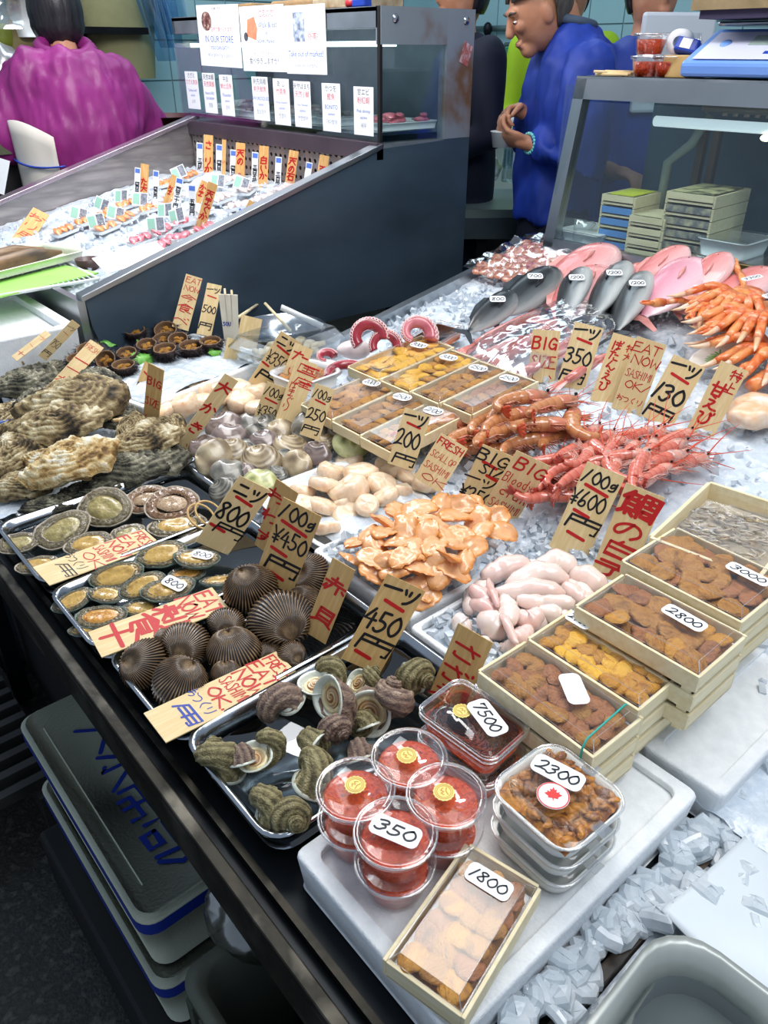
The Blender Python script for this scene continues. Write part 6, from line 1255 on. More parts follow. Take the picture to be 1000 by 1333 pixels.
for k, (x, y, w_, h_, lb) in enumerate([(318, 452, .055, .105, 'wide blank wooden spatula board leaning next to the chopsticks'), (297, 470, .035, .08, 'blank wooden tag low in front of the chopsticks')]):
    o = MB().box((-w_/2, -.001, 0), (w_/2, .001, h_)).obj('wooden_board', M_SIGN, smooth=False); o.location = P(x, y+12, .85); o.rotation_euler = (-.3, .25, yaw(0)); tag(o, lb, 'board')
p = P(365, 430, .88); t = thing('steel_bowl', 'steel bowl at the back holding chopsticks behind the pack', 'bowl', (p[0], p[1], .80))
MB().lathe([(0, 0), (.06, 0), (.11, .05), (.125, .09), (.130, .092), (.130, .088), (.12, .088), (.105, .05), (.055, .006), (0, .005)], 36).obj('bowl_body', M_TRAY, t)
for k, (x0, y0, x1, y1) in enumerate([(345, 395, 378, 430), (300, 420, 342, 392), (366, 400, 420, 425)]):
    a = P(x0, y0, .93); b = P(x1, y1, .885); o = MB().tube([a, b], .0045 if k < 2 else .010, 6, flat=1 if k < 2 else .3).obj('chopstick' if k < 2 else 'white_spatula', M_WOOD if k < 2 else M_PLAS); tag(o, ['wooden chopstick lying across the rim of the steel bowl', 'wooden chopstick leaning at the left of the steel bowl', 'white plastic spatula resting on the steel bowl'][k], 'chopstick' if k < 2 else 'spatula')

# ================================================================== REAR: SASHIMI TROUGH, GLASS CASES, PEOPLE
def hexo(name, V, m, parent, bevel=0): return MB().hexa(V).obj(name, m, parent, smooth=False, bevel=bevel)
def prism_y(name, prof, y0, y1, m, parent, bevel=0):
    """profile in xz extruded along y"""
    k = len(prof); b = MB().add([(x, y0, z) for x, z in prof]+[(x, y1, z) for x, z in prof], [list(range(k)), list(range(2*k-1, k-1, -1))]+[(i, k+i, k+(i+1) % k, (i+1) % k) for i in range(k)]); return b.obj(name, m, parent, smooth=False, bevel=bevel)
Y0, Y1 = 2.0, 3.2
zt = lambda x: 1.012+(x-.70)*.288                                # rim height
zi = lambda x: .965+(x-.70)*.172                                 # ice height
tr = thing('sashimi_trough', 'sloping steel trough of ice with dark blue-grey side panel holding sashimi packs', 'counter', (0, 0, 0))
prism_y('side_panel', [(.74, .80), (2.09, .785), (2.09, 1.30), (1.70, zt(1.70)-.012), (.70, zt(.70)-.012), (.705, .93)], Y0-.004, Y0+.02, M_PANEL, tr)
prism_y('side_rim', [(.69, zt(.69)-.012), (1.70, zt(1.70)-.012), (1.70, zt(1.70)+.004), (.69, zt(.69)+.004)], Y0-.012, Y0+.030, M_STEEL, tr, .002)
M_INNER = pm('trough_inner_steel', ['b4acaa', '8f8a8a', 'c3bcb8'], sc=4, rough=.35, metal=.6, stretch=(1, 1, 6))
prism_y('far_wall', [(.5, .70), (1.70, .80), (1.70, zt(1.70)), (.5, zt(.5))], Y1, Y1+.02, M_INNER, tr)
prism_y('far_rim', [(.45, zt(.45)), (1.72, zt(1.72)), (1.72, zt(1.72)+.016), (.45, zt(.45)+.016)], Y1-.012, Y1+.045, pm('purple_steel_rim', ['c9bcc6', 'a79aa6'], sc=5, rough=.25, metal=.8), tr, .002)
hexo('trough_floor', [(.70, Y0+.02, .82), (1.70, Y0+.02, .95), (1.70, Y1, .95), (.70, Y1, .82), (.70, Y0+.02, zi(.70)-.03), (1.70, Y0+.02, zi(1.70)-.03), (1.70, Y1, zi(1.70)-.03), (.70, Y1, zi(.7)-.03)], M_STEEL, tr)
hexo('low_end_wall', [(.68, Y0, .80), (.70, Y0, .80), (.70, Y1, .80), (.68, Y1, .80), (.68, Y0, 1.0), (.70, Y0, 1.0), (.70, Y1, .99), (.68, Y1, .99)], M_STEEL, tr)
# perforated end panel: real holes
M_PERF = pm('perforated_steel', ['9b8f8b', '77706e'], sc=6, rough=.35, metal=.5)
b = MB(); cw = .030; ny_ = int((Y1-Y0-.03)/cw); z0p = 1.09; nz_ = 7; X_ = 1.69; hs = .008
for i in range(ny_):
    for j in range(nz_):
        y = Y0+.02+i*cw; z = z0p+j*cw+(0 if i % 2 else 0); c0 = [(y, z), (y+cw, z), (y+cw, z+cw), (y, z+cw)]; cy, cz = y+cw/2, z+cw/2
        ring = [(cy+hs*math.cos(a), cz+hs*math.sin(a)) for a in (PI*1.25, PI*1.5, PI*1.75, 0, PI*.25, PI*.5, PI*.75, PI)]
        out = [c0[0], ((c0[0][0]+c0[1][0])/2, z), c0[1], (y+cw, cz), c0[2], (cy, z+cw), c0[3], (y, cz)]
        b.add([(X_, *q) for q in out]+[(X_, *q) for q in ring]+[(X_+.004, *q) for q in ring], [(k, 8+k, 8+(k+1) % 8, (k+1) % 8) for k in range(8)]+[(8+k, 16+k, 16+(k+1) % 8, 8+(k+1) % 8) for k in range(8)])
b.obj('perforated_panel', M_PERF, tr, smooth=False); MB().box((X_+.03, Y0+.02, 1.0), (X_+.04, Y1, 1.30)).obj('panel_back', M_BLACK, tr, smooth=False)
def icet(x, y): return zi(x)
ice_bed('ice_bed', 'brilliant white crushed ice filling the sloping sashimi trough', .71, 1.685, Y0+.03, Y1-.005, icet, .016, .012, seed=21)
pts = []; scat(500, .75, 1.66, Y0+.05, Y1-.05, .004, icet); chunks('loose_ice', 'loose ice pieces on top of the sashimi trough', pts, .014)
def T(x, y, dz=0.):
    z = 1.0+dz
    for _ in range(12): p = P(x, y, z); z = zi(p[0])+dz
    return p
# sashimi packs: small clear packs with coloured fish slices and a printed card
M_SALM = pm('salmon', ['f08436', 'f7a765'], sc=60, rough=.3, coat=.5); M_TUNA = pm('tuna', ['d0566a', 'e58390', 'c34459'], sc=60, rough=.3, coat=.5); M_WHF = pm('white_fish', ['efdcd9', 'e8c3bf'], sc=60, rough=.3, coat=.5); M_CARDG = pm('card_green', ['9fd0bc'], rough=.5); M_CARDK = pm('card_photo', ['5a606c', 'a9aeb8'], sc=200, rough=.4)
packs = [(85, 304, 's', 'salmon pack at the far left of the ice'), (113, 292, 's', 'salmon pack, second from the left'), (141, 282, 's', 'salmon pack in front of the left cards'), (139, 300, 's', 'salmon pack nearest the bare white ice'), (166, 270, 's', 'salmon pack in the middle left'), (165, 287, 's', 'salmon pack below the middle left one'), (196, 275, 's', 'salmon pack at the centre by the tilted white card'), (218, 242, 's', 'salmon pack at the back by the far wall'), (248, 232, 's', 'salmon pack at the back beside the price sticks'),
 (212, 304, 't', 'dark red tuna pack in the front group'), (242, 293, 't', 'dark pink tuna pack right of the front group'), (233, 314, 't', 'pale tuna pack close to the near rim'), (211, 324, 't', 'tuna pack lowest along the near rim'), (185, 316, 't', 'small tuna pack beside the large white card'), (268, 302, 't', 'light pink tuna pack at the near rim'), (262, 280, 'w', 'white fish pack behind the orange signs'), (290, 262, 'w', 'white fish pack in the middle of the ice'), (322, 250, 'w', 'white fish pack with sprig in the middle right'), (345, 262, 'w', 'white fish pack near the rim at the right'), (312, 272, 'w', 'white fish pack close to the near rim'), (372, 250, 'w', 'white fish pack below the upright price sticks'), (300, 238, 'w', 'white fish pack at the foot of the back price sticks'), (225, 262, 's', 'orange pack beside the blue topped stick')]
slab = {k: lobe_mb(.045, .026, .014, 5, 8, 6).mesh('fish_slice', m_) for k, m_ in (('s', M_SALM), ('t', M_TUNA), ('w', M_WHF))}
pkb = MB(); loft(pkb, [(rrect(.085, .055, .01), 0), (rrect(.095, .065, .012), .012), (rrect(.098, .068, .012), .0125)], True, False); PKB = pkb.mesh('pack_tray', M_PLAS)
pkl = MB(); loft(pkl, [(rrect(.096, .066, .012), .013), (rrect(.08, .05, .012), .026)], False, True); PKL = pkl.mesh('lid', M_LIDP)
cardm = MB().box((-.022, -.001, 0), (.022, .001, .036)).mesh('card', M_LABEL, False); cg = MB().box((-.020, -.0016, .004), (-.002, -.001, .032)).mesh('green_print', M_CARDG, False); ck = MB().box((.002, -.0016, .004), (.020, -.001, .034)).mesh('photo_print', M_CARDK, False)
for i, (x, y, k, lb) in enumerate(packs):
    t = thing('sashimi_pack', lb, 'sashimi', T(x, y, .008), (0, -.17, random.uniform(-.6, .6)), 'sashimi packs on the trough ice'); link('pack_tray', PKB, t); link('lid', PKL, t)
    for q in range(3): o = link('fish_slice', slab[k], t, loc=((q-1)*.024, random.uniform(-.006, .006), .015)); o.rotation_euler = (.2, -.3, 1.3+random.uniform(-.3, .3))
cards = [(101, 281, 'left'), (130, 268, 'second'), (158, 258, 'third'), (149, 280, 'fourth'), (182, 262, 'fifth'), (128, 291, 'lower left'), (204, 296, 'lower middle'), (232, 284, 'right of the middle'), (236, 226, 'back'), (283, 238, 'back right'), (312, 241, 'tilted right'), (215, 277, 'centre')]
for i, (x, y, wd) in enumerate(cards):
    t = thing('product_card', 'small card with green print and photo, %s, salmon side' % wd, 'card', T(x, y+6, .022), (-.35, random.uniform(-.4, .4), yaw(random.uniform(-25, 25))), 'product cards in the trough'); t.scale = (1.25, 1.25, 1.25); link('card', cardm, t); link('green_print', cg, t); link('photo_print', ck, t)
# price sticks in the trough
M_SIGNO = pm('orange_sign_wood', ['e6b878', 'd9a35e', 'eec48a'], sc=16, rough=.55, stretch=(10, 1, 1))
def tstick(c4, kind, label, words, dz=0.02, base=None):
    m_ = M_LABEL if kind == 'w' else M_SIGNO; TL, TR, BR, BL = [np.array(q, float) for q in c4]; X0 = None
    mid = (BL+BR)/2; B = base if base is not None else T(mid[0], mid[1], dz); d = proj(B)[2]; W = np.linalg.norm(TR-TL)*d/1000; H = np.linalg.norm((TL+TR)/2-mid)*d/1000; lean = math.atan2(((TL+TR)/2-mid)[0], -((TL+TR)/2-mid)[1])
    t = thing('price_stick', label, 'sign', B, (0, 0, 0), None); R = Matrix.Rotation(yaw(0), 3, 'Z') @ Matrix.Rotation(PI/2-.12, 3, 'X') @ Matrix.Rotation(-lean, 3, 'Z'); t.rotation_euler = R.to_euler()
    MB().box((-W/2, -.012, -.0008), (W/2, H, .0008)).obj('board', m_, t, smooth=False)
    if kind == 'w':
        MB().box((-W*.4, H*.84, .0008), (W*.4, H*.97, .0012)).obj('blue_header', pm('blue_print', ['5b7fd6'], rough=.5), t, smooth=False); mb = MB(); write(mb, words, 0, H*.40, W*.62, z=.0012, vert=True, lw=.1, fit=H*.76, gap=.15); q = mb.obj('lettering', M_BLK, t, smooth=False)
    else: mb = MB(); write(mb, words, 0, H*.5, W*.7, z=.0012, vert=True, lw=.1, fit=H*.88, gap=.12); q = mb.obj('lettering', M_RED, t, smooth=False)
    return t
ts = [([(181, 221), (188, 223), (181, 262), (175, 260)], 'w', 'white stick reading 四百円 at the left with a blue top', '四百円'), ([(189, 216), (199, 219), (190, 260), (183, 258)], 'o', 'orange wooden stick right behind the leftmost white one', 'サた大'), ([(205, 225), (212, 227), (205, 270), (199, 268)], 'w', 'white stick reading 四百円 in the centre', '四百円'),
 ([(234, 234), (243, 236), (232, 275), (224, 272)], 'w', 'white stick reading 百三十 leaning right of centre', '百三十円'), ([(228, 230), (235, 233), (219, 268), (212, 264)], 'o', 'orange wooden stick lying back beside the leaning white one', 'おま'), ([(250, 243), (259, 246), (254, 290), (247, 287)], 'w', 'white stick reading 五百円 near the rim', '五百円'), ([(277, 240), (288, 246), (265, 300), (256, 292)], 'o', 'large orange stick with red writing nearest the rim', '天まぐか'), ([(265, 236), (274, 240), (262, 262), (254, 258)], 'o', 'short orange stick behind the 五百円 stick', 'かま'),
 ([(313, 272), (320, 275), (306, 292), (298, 289)], 'w', 'white stick with 十 sunk at the near rim', '十円'), ([(326, 262), (334, 265), (322, 284), (316, 280)], 'o', 'pale wooden stick tip at the near rim', 'か')]
for c4, k, lb, w_ in ts: tstick(c4, k, lb, w_)
back = [(260, 190, 'w', '三百円'), (271, 181, 'o', 'さけりか'), (285, 192, 'w', '四百円'), (291, 187, 'o', 'い'), (303, 199, 'w', '四百円'), (312, 191, 'o', '天のひら'), (331, 202, 'w', '三百五円'), (342, 195, 'o', '白いか'), (361, 208, 'w', '三百円'), (375, 201, 'o', '天の石じ'), (396, 215, 'w', '二百五'), (414, 207, 'o', '天のは'), (427, 222, 'w', '二百')]
wd2 = ['first', 'second', 'third', 'fourth', 'fifth', 'sixth', 'seventh', 'eighth', 'ninth', 'tenth', 'eleventh', 'twelfth', 'last']
for i, (x, y, k, w_) in enumerate(back):
    wpx = 8 if k == 'w' else (12 if i not in (3,) else 5); hpx = 44 if k == 'w' else 52; a = PX(x+3, y+1, 1.672-.02*(i % 2))
    bs = PX(x, y+hpx, 1.655-.02*(i % 2)); lean = (.10 if i < 9 else .2)*hpx
    c4 = [(x-wpx/2+lean, y), (x+wpx/2+lean, y+1), (x+wpx/2, y+hpx), (x-wpx/2, y+hpx)]
    tstick(c4, k, ('white price stick' if k == 'w' else 'orange wooden name stick')+' against the perforated panel, %s from the left' % wd2[i], w_, base=bs)
sign('orange wooden sign with red writing at the low left corner of the trough', [(43, 269), (65, 281), (36, 320), (15, 312)], [('お', 'r', .5, .2, .4), ('り', 'r', .5, .5, .4), ('用', 'r', .5, .75, .4)], dz=.17, mat=M_SIGNO)
# big tilted white card and white tub
A = [T(155, 345, .03), T(183, 315, .05), T(125, 332, .03)]
o = MB().box((-.10, -.045, 0), (.10, .045, .002)).obj('white_card', M_LABEL, smooth=False); o.location = T(172, 335, .035); o.rotation_euler = (.3, -.1, yaw(40)); tag(o, 'blank white card lying on the ice by the tuna packs', 'card')

# glass display case above the trough (posters on its front)
M_CASE = pm('case_steel', ['9aa3ab', '7f8890', 'a9b0b6'], sc=4, rough=.35, metal=.5); M_CASED = pm('case_dark_band', ['6a5c66', '50454e'], sc=5, rough=.3, metal=.6)
M_RUST = pm('rusty_case_steel', ['8e98a1', '8a929a', '7a5a3c', '99a3ab'], sc=5, rough=.4, metal=.3, lo=.42, hi=.78)
XC, XD, ZB, ZT = 1.70, 2.07, 1.30, 1.66
gc = thing('glass_display_case', 'refrigerated glass case with posters on its front above the sashimi trough', 'display case', (0, 0, 0)); CY1 = 3.27
MB().box((XC-.02, Y0-.004, ZB-.045), (XC+.01, CY1, ZB+.005)).obj('front_band', M_CASED, gc, smooth=False, bevel=.002)
MB().box((XC, Y0, ZB-.06), (XD, CY1, ZB)).obj('base', M_CASE, gc, smooth=False)
MB().box((XC, Y0, ZT-.055), (XC+.03, CY1, ZT)).obj('top_rail', M_CASE, gc, smooth=False, bevel=.002)
MB().box((XC, Y0, ZT-.012), (XD, CY1, ZT)).obj('roof', M_CASE, gc, smooth=False)
MB().box((XC+.004, Y0+.01, ZB), (XC+.009, CY1, ZT-.05)).obj('front_glass', M_GLASS, gc, smooth=False)
MB().box((XC+.01, Y0+.004, ZB+.005), (XD-.10, Y0+.009, ZT-.09)).obj('side_glass', M_GLASS, gc, smooth=False)
MB().box((XD-.10, Y0-.004, ZB), (XD+.02, Y0+.03, ZT)).obj('side_frame', M_RUST, gc, smooth=False); MB().box((XC, Y0-.004, ZT-.095), (XD-.10, Y0+.02, ZT)).obj('side_top_frame', M_RUST, gc, smooth=False)
MB().box((XD, Y0, .80), (XD+.02, CY1, ZT)).obj('rear_panel', M_CASE, gc, smooth=False); MB().box((XC, CY1-.02, ZB), (XD, CY1, ZT)).obj('far_side', M_GLASS, gc, smooth=False)
MB().box((XC-.002, Y0, ZB), (XC+.008, Y0+.012, ZT)).obj('corner_post', M_BLACK, gc, smooth=False); MB().box((XC+.06, Y0+.03, ZT-.10), (XC+.09, CY1-.02, ZT-.085)).obj('shelf_lamp', pm('shelf_lamp_glow', ['e4f4f6'], emit=3.0), gc, smooth=False)
MB().box((XC+.015, Y0+.03, ZB+.02), (XD-.02, CY1-.03, ZB+.03)).obj('shelf', M_TRAY, gc, smooth=False)
for (y_, z_) in ((ZT-.03, XC+.055), (ZT-.03, XD-.02)):
    o = MB().lathe([(0, .006), (.010, .004), (.013, 0)], 12).obj('bolt', M_TRAY, gc); o.location = (z_, Y0-.005, y_); o.rotation_euler = (PI/2, 0, 0)
o = MB().box((-.02, -.0005, -.03), (.02, .0005, .03)).obj('faded_sticker', pm('faded_sticker', ['c6b4bc', 'a34a44', 'd4c8cc'], sc=40, rough=.5), gc, smooth=False); o.location = (XD-.015, Y0-.005, ZT-.12); o.rotation_euler = (0, .4, 0)
# goods inside and on top of the case
M_MIX = pm('case_goods', ['8c8f84', '5b6158', 'c2c3bd'], sc=30, rough=.5)
for i, (y, w_, m_, lb) in enumerate([(2.12, .16, M_TUNA, 'pink fish tray inside the glass case at its right end'), (2.38, .18, M_MIX, 'grey green goods tray inside the glass case behind the pink shrimp card'), (2.62, .18, M_WHF, 'pale fish tray inside the glass case in the middle'), (2.88, .18, M_MIX, 'grey tray inside the glass case left of the middle'), (3.1, .14, M_PLAS, 'white tub inside the glass case at the left end')]):
    t = thing('goods_tray', lb, 'tray', (XC+.17, y, ZB+.031)); dish(.24, w_*1.1, .02, .02, .008, .002, .003).obj('tray_body', M_PLAS, t); mb = MB()
    for k in range(16): mb.join(lobe_mb(.06, .03, .02, k, 7, 5), Mx((random.uniform(-.08, .08), random.uniform(-w_*.35, w_*.35), .02+random.random()*.02), (0, 0, random.uniform(0, 6))))
    mb.obj('contents', m_, t)['kind'] = 'stuff'
M_BLUEP = pm('blue_plastic', ['2546b0'], rough=.35); M_REDP = pm('red_plastic', ['c5333a'], rough=.35)
t = thing('tape_dispenser', 'blue and red tape dispenser lying on the roof of the poster case', 'dispenser', (XC+.03, 2.12, ZT), (0, 0, PI/2)); MB().box((-.03, -.015, 0), (.03, .015, .022)).obj('body', M_BLUEP, t, smooth=False, bevel=.004); MB().tube([(.03, 0, .012), (.065, 0, .012)], .012, 12).obj('red_end', M_REDP, t)
for i, (y, cc, lb) in enumerate([(2.9, 'b08858', 'brown paper parcel on the poster case roof at the left'), (2.55, 'a3825c', 'brown flat box on the poster case roof in the middle'), (2.3, 'c2b49c', 'beige clutter pile on the roof of the poster case')]):
    o = MB().box((-.09, -.12, 0), (.09, .12, .035)).obj('parcel', pm('parcel%d' % i if False else 'brown_parcel_'+cc, [cc, '8c7350'], sc=30, rough=.7, bump=.5), smooth=False, bevel=.008); o.location = (XC+.16, y, ZT); o.rotation_euler = (0, 0, random.uniform(-.2, .2)); tag(o, lb, 'parcel')
# posters and cards
FNT = {}
def ftext(txt, size, x, z, m, parent, align='CENTER', name='lettering'):
    cu = bpy.data.curves.new('txt', 'FONT'); cu.body = txt; cu.size = size; cu.align_x = align; cu.resolution_u = 2
    o = bpy.data.objects.new('txt', cu); COL.objects.link(o); dg = bpy.context.evaluated_depsgraph_get(); me = bpy.data.meshes.new_from_object(o.evaluated_get(dg)); bpy.data.objects.remove(o)
    if len(me.vertices) == 0: return None
    me.materials.clear(); me.materials.append(m); q = link(name, me, parent); q.location = (x, z, .0012); return q
def poster(name, label, y, z, w_, h_, xoff=-.004):
    """stands in the plane X = XC, facing the aisle; local x runs to the right in the photo (towards -Y), local y is up"""
    t = thing(name, label, 'sign', (XC+xoff, y, z)); t.rotation_euler = Matrix(((0, 0, -1), (-1, 0, 0), (0, 1, 0))).to_euler(); MB().box((-w_/2, -h_/2, 0), (w_/2, h_/2, .001)).obj('sheet', M_LABEL, t, smooth=False); return t
M_INKB = pm('ink_blue', ['1f4db0'], rough=.6); M_INKR = pm('ink_red', ['d23c38'], rough=.6); M_INKG = pm('ink_grey', ['80858f'], rough=.6)
def pq(x, y): return PX(x, y, XC)
def pc4(x0, y0, x1, y1, x2, y2, x3, y3):
    q = [pq(x0, y0), pq(x1, y1), pq(x2, y2), pq(x3, y3)]; c = sum(q)/4; return c[1], c[2], abs(q[0][1]-q[1][1]+q[3][1]-q[2][1])/2, abs(q[0][2]-q[3][2]+q[1][2]-q[2][2])/2
y, z, w_, h_ = pc4(257, 4, 314, 8, 316, 92, 264, 82); t = poster('poster', 'white poster IN OUR STORE YOU CAN EAT, leftmost of the three big ones', y, z, w_, h_, -.006); t.rotation_euler.rotate_axis('Z', -.02)
ftext('IN OUR STORE', h_*.155, 0, -h_*.10, M_INKB, t); ftext('YOU CAN EAT !!', h_*.09, 0, -h_*.22, M_INKB, t); ftext('店内で食べられます!', h_*.085, w_*.08, h_*.08, M_INKR, t); ftext('여기서 앉아서 드실 수 있습니다', h_*.07, 0, -h_*.34, M_INKG, t); ftext('お食事 できます', h_*.05, 0, h_*.42, M_BLK, t)
m_ = MB(); loft(m_, [(rrect(w_*.24, h_*.3, w_*.10), 0), (rrect(w_*.24, h_*.3, w_*.10), .0012)], True, True); o = m_.obj('bowl_photo', pm('bowl_photo', ['3a2a2c', '7d4a44', 'd8c3b4'], sc=90, rough=.5), t, smooth=False); o.location = (-w_*.27, h_*.24, .0006)
y, z, w_, h_ = pc4(314, 6, 373, 8, 373, 94, 318, 92); t = poster('poster', 'white poster Walk & eat with an orange fish picture, middle of the three big ones', y, z, w_, h_, -.005)
ftext('Walk & eat', h_*.13, w_*.13, h_*.17, M_INKB, t); ftext('at', h_*.09, w_*.10, h_*.06, M_INKB, t); ftext('NISHIKI Market?', h_*.085, w_*.08, -h_*.06, M_INKB, t); ftext('边走边吃?', h_*.12, w_*.12, h_*.34, M_INKR, t); ftext('걸어 다니면서 먹을까요?', h_*.065, 0, -h_*.24, M_INKG, t); ftext('食べ歩きしますか?', h_*.115, 0, -h_*.38, M_BLK, t)
m_ = MB(); m_.add([(x*w_, y_*h_, .0014) for x, y_ in [(-.36, .05), (-.14, -.02), (-.10, .16), (-.16, .34), (-.32, .30)]], [(0, 1, 2, 3, 4)]); m_.obj('fish_picture', pm('print_orange', ['f09a78', 'e87f5c'], sc=90, rough=.6), t, smooth=False)
m_ = MB().lathe([(0, .0014), (w_*.05, .0014)], 14); o = m_.obj('round_picture', pm('print_dark', ['50565c'], rough=.6), t, smooth=False); o.location = (-w_*.38, h_*.04, 0)
y, z, w_, h_ = pc4(373, 6, 428, 6, 424, 99, 373, 94); t = poster('poster', 'white poster Take out of market with a photo of people, rightmost of the three', y, z, w_, h_, -.0035)
ftext('Take out of market?', h_*.125, 0, -h_*.24, M_INKB, t); ftext('外帯?', h_*.13, w_*.20, 0, M_INKR, t); ftext('시장에서 테이크아웃할까요?', h_*.06, 0, -h_*.40, M_INKG, t)
m_ = MB().box((-w_*.28, -.02*h_, .001), (0, h_*.40, .0015)); m_.obj('people_photo', pm('people_photo', ['2c3138', '9aa7c0', 'dfe5ef'], sc=60, rough=.5), t, smooth=False)
small = [((243, 92, 259, 94, 261, 142, 245, 141), 'さざえ', 'さざえ刺身', 'Turban shell', 'sashimi', '소라', 'leftmost of the row'), ((266, 94, 282, 96, 283, 148, 267, 146), '天然本鯛', '天然真鯛', 'Natural RED', 'SEA BREAM', '참돔', 'second of the row'), ((287, 97, 305, 98, 305, 151, 290, 150), '平目', '鮮比目魚', 'Flounder', 'sashimi', '광어', 'third of the row, yellowed'),
 ((330, 99, 351, 101, 351, 158, 331, 155), '剣先烏賊', '剣先魷魚', 'SWORDSQUID', 'sashimi', '참오징어', 'fourth of the row'), ((358, 102, 379, 103, 378, 163, 358, 162), 'あ じ', '竹莢魚', 'Horse mackerel', 'sashimi', '전갱이', 'fifth of the row'), ((385, 105, 407, 107, 405, 167, 384, 164), '天然はまち', '天然小鰤', 'Fresh Yellowtail', 'sashimi', '천연방어', 'sixth of the row'), ((422, 108, 446, 109, 443, 172, 420, 170), 'かつを', '鰹魚', 'BONITO', 'sashimi', '가다랑어', 'seventh of the row'), ((463, 112, 489, 114, 486, 178, 461, 174), '甘エビ', '粉紅蝦', 'Pink shrimp', 'sashimi', '새우', 'rightmost of the row')]
for c, a, b_, e1, e2, kr, lb in small:
    y, z, w_, h_ = pc4(*c); t = poster('name_card', 'small white name card %s, taped under the posters on the glass' % lb, y, z, w_, h_, -.003)
    ftext(a, min(h_*.15, w_*1.0/max(3, len(a))), 0, h_*.34, M_BLK, t); ftext(b_, min(h_*.15, w_*.95/len(b_)), 0, h_*.17, M_INKR, t); ftext(e1, min(h_*.13, w_*1.6/len(e1)), 0, -h_*.03, M_INKB, t); ftext(e2, h_*.09, 0, -h_*.16, M_INKB, t); ftext(kr, h_*.12, 0, -h_*.34, M_INKG, t)

# right glass case over the fish slope
XR, ZR0, ZR1, XT = 1.915, 1.05, 1.49, 1.99
rc = thing('slanted_glass_case', 'slanted glass case with steel frame at the right holding wooden urchin crates', 'display case', (0, 0, 0)); RY0, RY1 = -.6, 1.5
fx = lambda z: XR+(z-ZR0)*(XT-XR)/(ZR1-ZR0)
def frame_x(name, y0, y1, za, zb, th=.03, m=M_STEEL): hexo(name, [(fx(za)-.004, y0, za), (fx(za)+th, y0, za), (fx(za)+th, y1, za), (fx(za)-.004, y1, za), (fx(zb)-.004, y0, zb), (fx(zb)+th, y0, zb), (fx(zb)+th, y1, zb), (fx(zb)-.004, y1, zb)], m, rc)
frame_x('left_frame', RY1-.035, RY1, ZR0, ZR1-.0); frame_x('top_frame', RY0, RY1, ZR1-.055, ZR1); frame_x('bottom_frame', RY0, RY1, ZR0-.02, ZR0+.022, .02)
MB().box((XT-.005, RY0, ZR1-.01), (XT+.42, RY1, ZR1)).obj('roof', M_CASE, rc, smooth=False)
hexo('front_glass', [(fx(ZR0)+.006, RY0, ZR0+.02), (fx(ZR0)+.010, RY0, ZR0+.02), (fx(ZR0)+.010, RY1-.03, ZR0+.02), (fx(ZR0)+.006, RY1-.03, ZR0+.02), (fx(ZR1)+.004, RY0, ZR1-.05), (fx(ZR1)+.008, RY0, ZR1-.05), (fx(ZR1)+.008, RY1-.03, ZR1-.05), (fx(ZR1)+.004, RY1-.03, ZR1-.05)], M_GLASS, rc)
M_CASEIN = pm('case_inner_blue', ['4b6778', '3a5464', '5a7888'], sc=3, rough=.35)
MB().box((XR+.01, RY0, ZR0-.03), (XT+.42, RY1, ZR0+.0)).obj('case_floor', pm('case_floor', ['8fa3ad', '6f8590'], sc=4, rough=.3, metal=.4), rc, smooth=False)
MB().box((XT+.40, RY0, .6), (XT+.42, RY1, ZR1)).obj('rear_door', M_CASEIN, rc, smooth=False); MB().box((XR+.02, RY1-.012, ZR0), (XT+.4, RY1-.004, ZR1-.02)).obj('side_glass', M_GLASS, rc, smooth=False)
MB().box((XR-.02, RY0, .5), (XT+.40, RY1-.01, ZR0-.03)).obj('base_cabinet', M_DSTEEL, rc, smooth=False)
MB().tube([(XT+.10, -.55, 1.385), (XT+.10, 1.30, 1.385)], .013, 12).obj('tube_lamp', pm('tube_lamp_glass', ['d6e4ec'], emit=.9), rc)
em = pm('lamp_glow', ['fff0c8'], emit=6); 
for yy in (.98, .55): MB().ell((XT+.09, yy, 1.365), (.010, .014, .008), 12, 8).obj('lamp_bulb', em, rc)
ck_ = MB().box((-.004, 0, 0), (.004, .012, .05)).mesh('coil_fin', pm('coil_fin', ['a8a096', '837c74'], sc=10, rough=.5))
for i in range(28): 
    if i != 11 and i != 10: link('coil_fin', ck_, rc, loc=(XT+.20, 1.15-i*.03, 1.40))
MB().tube([(XT+.2, 1.22, 1.42), (XT+.2, .2, 1.42)], .014, 10).obj('coil_tube', pm('coil_tube', ['8f8a84'], rough=.4, metal=.4), rc); MB().tube([(XT+.15, 1.27, 1.08), (XT+.15, 1.27, 1.28), (XT+.17, 1.22, 1.33), (XT+.2, 1.20, 1.40)], .013, 10).obj('drain_hose', pm('drain_hose', ['8f9a92'], rough=.4), rc)
for k, yy in enumerate((1.21, 1.17)): MB().box((XT+.2, yy-.01, ZR0), (XT+.22, yy+.01, 1.38)).obj('rail_post', pm('brown_post', ['5c4a3e', '3f352e'], rough=.5), rc, smooth=False)
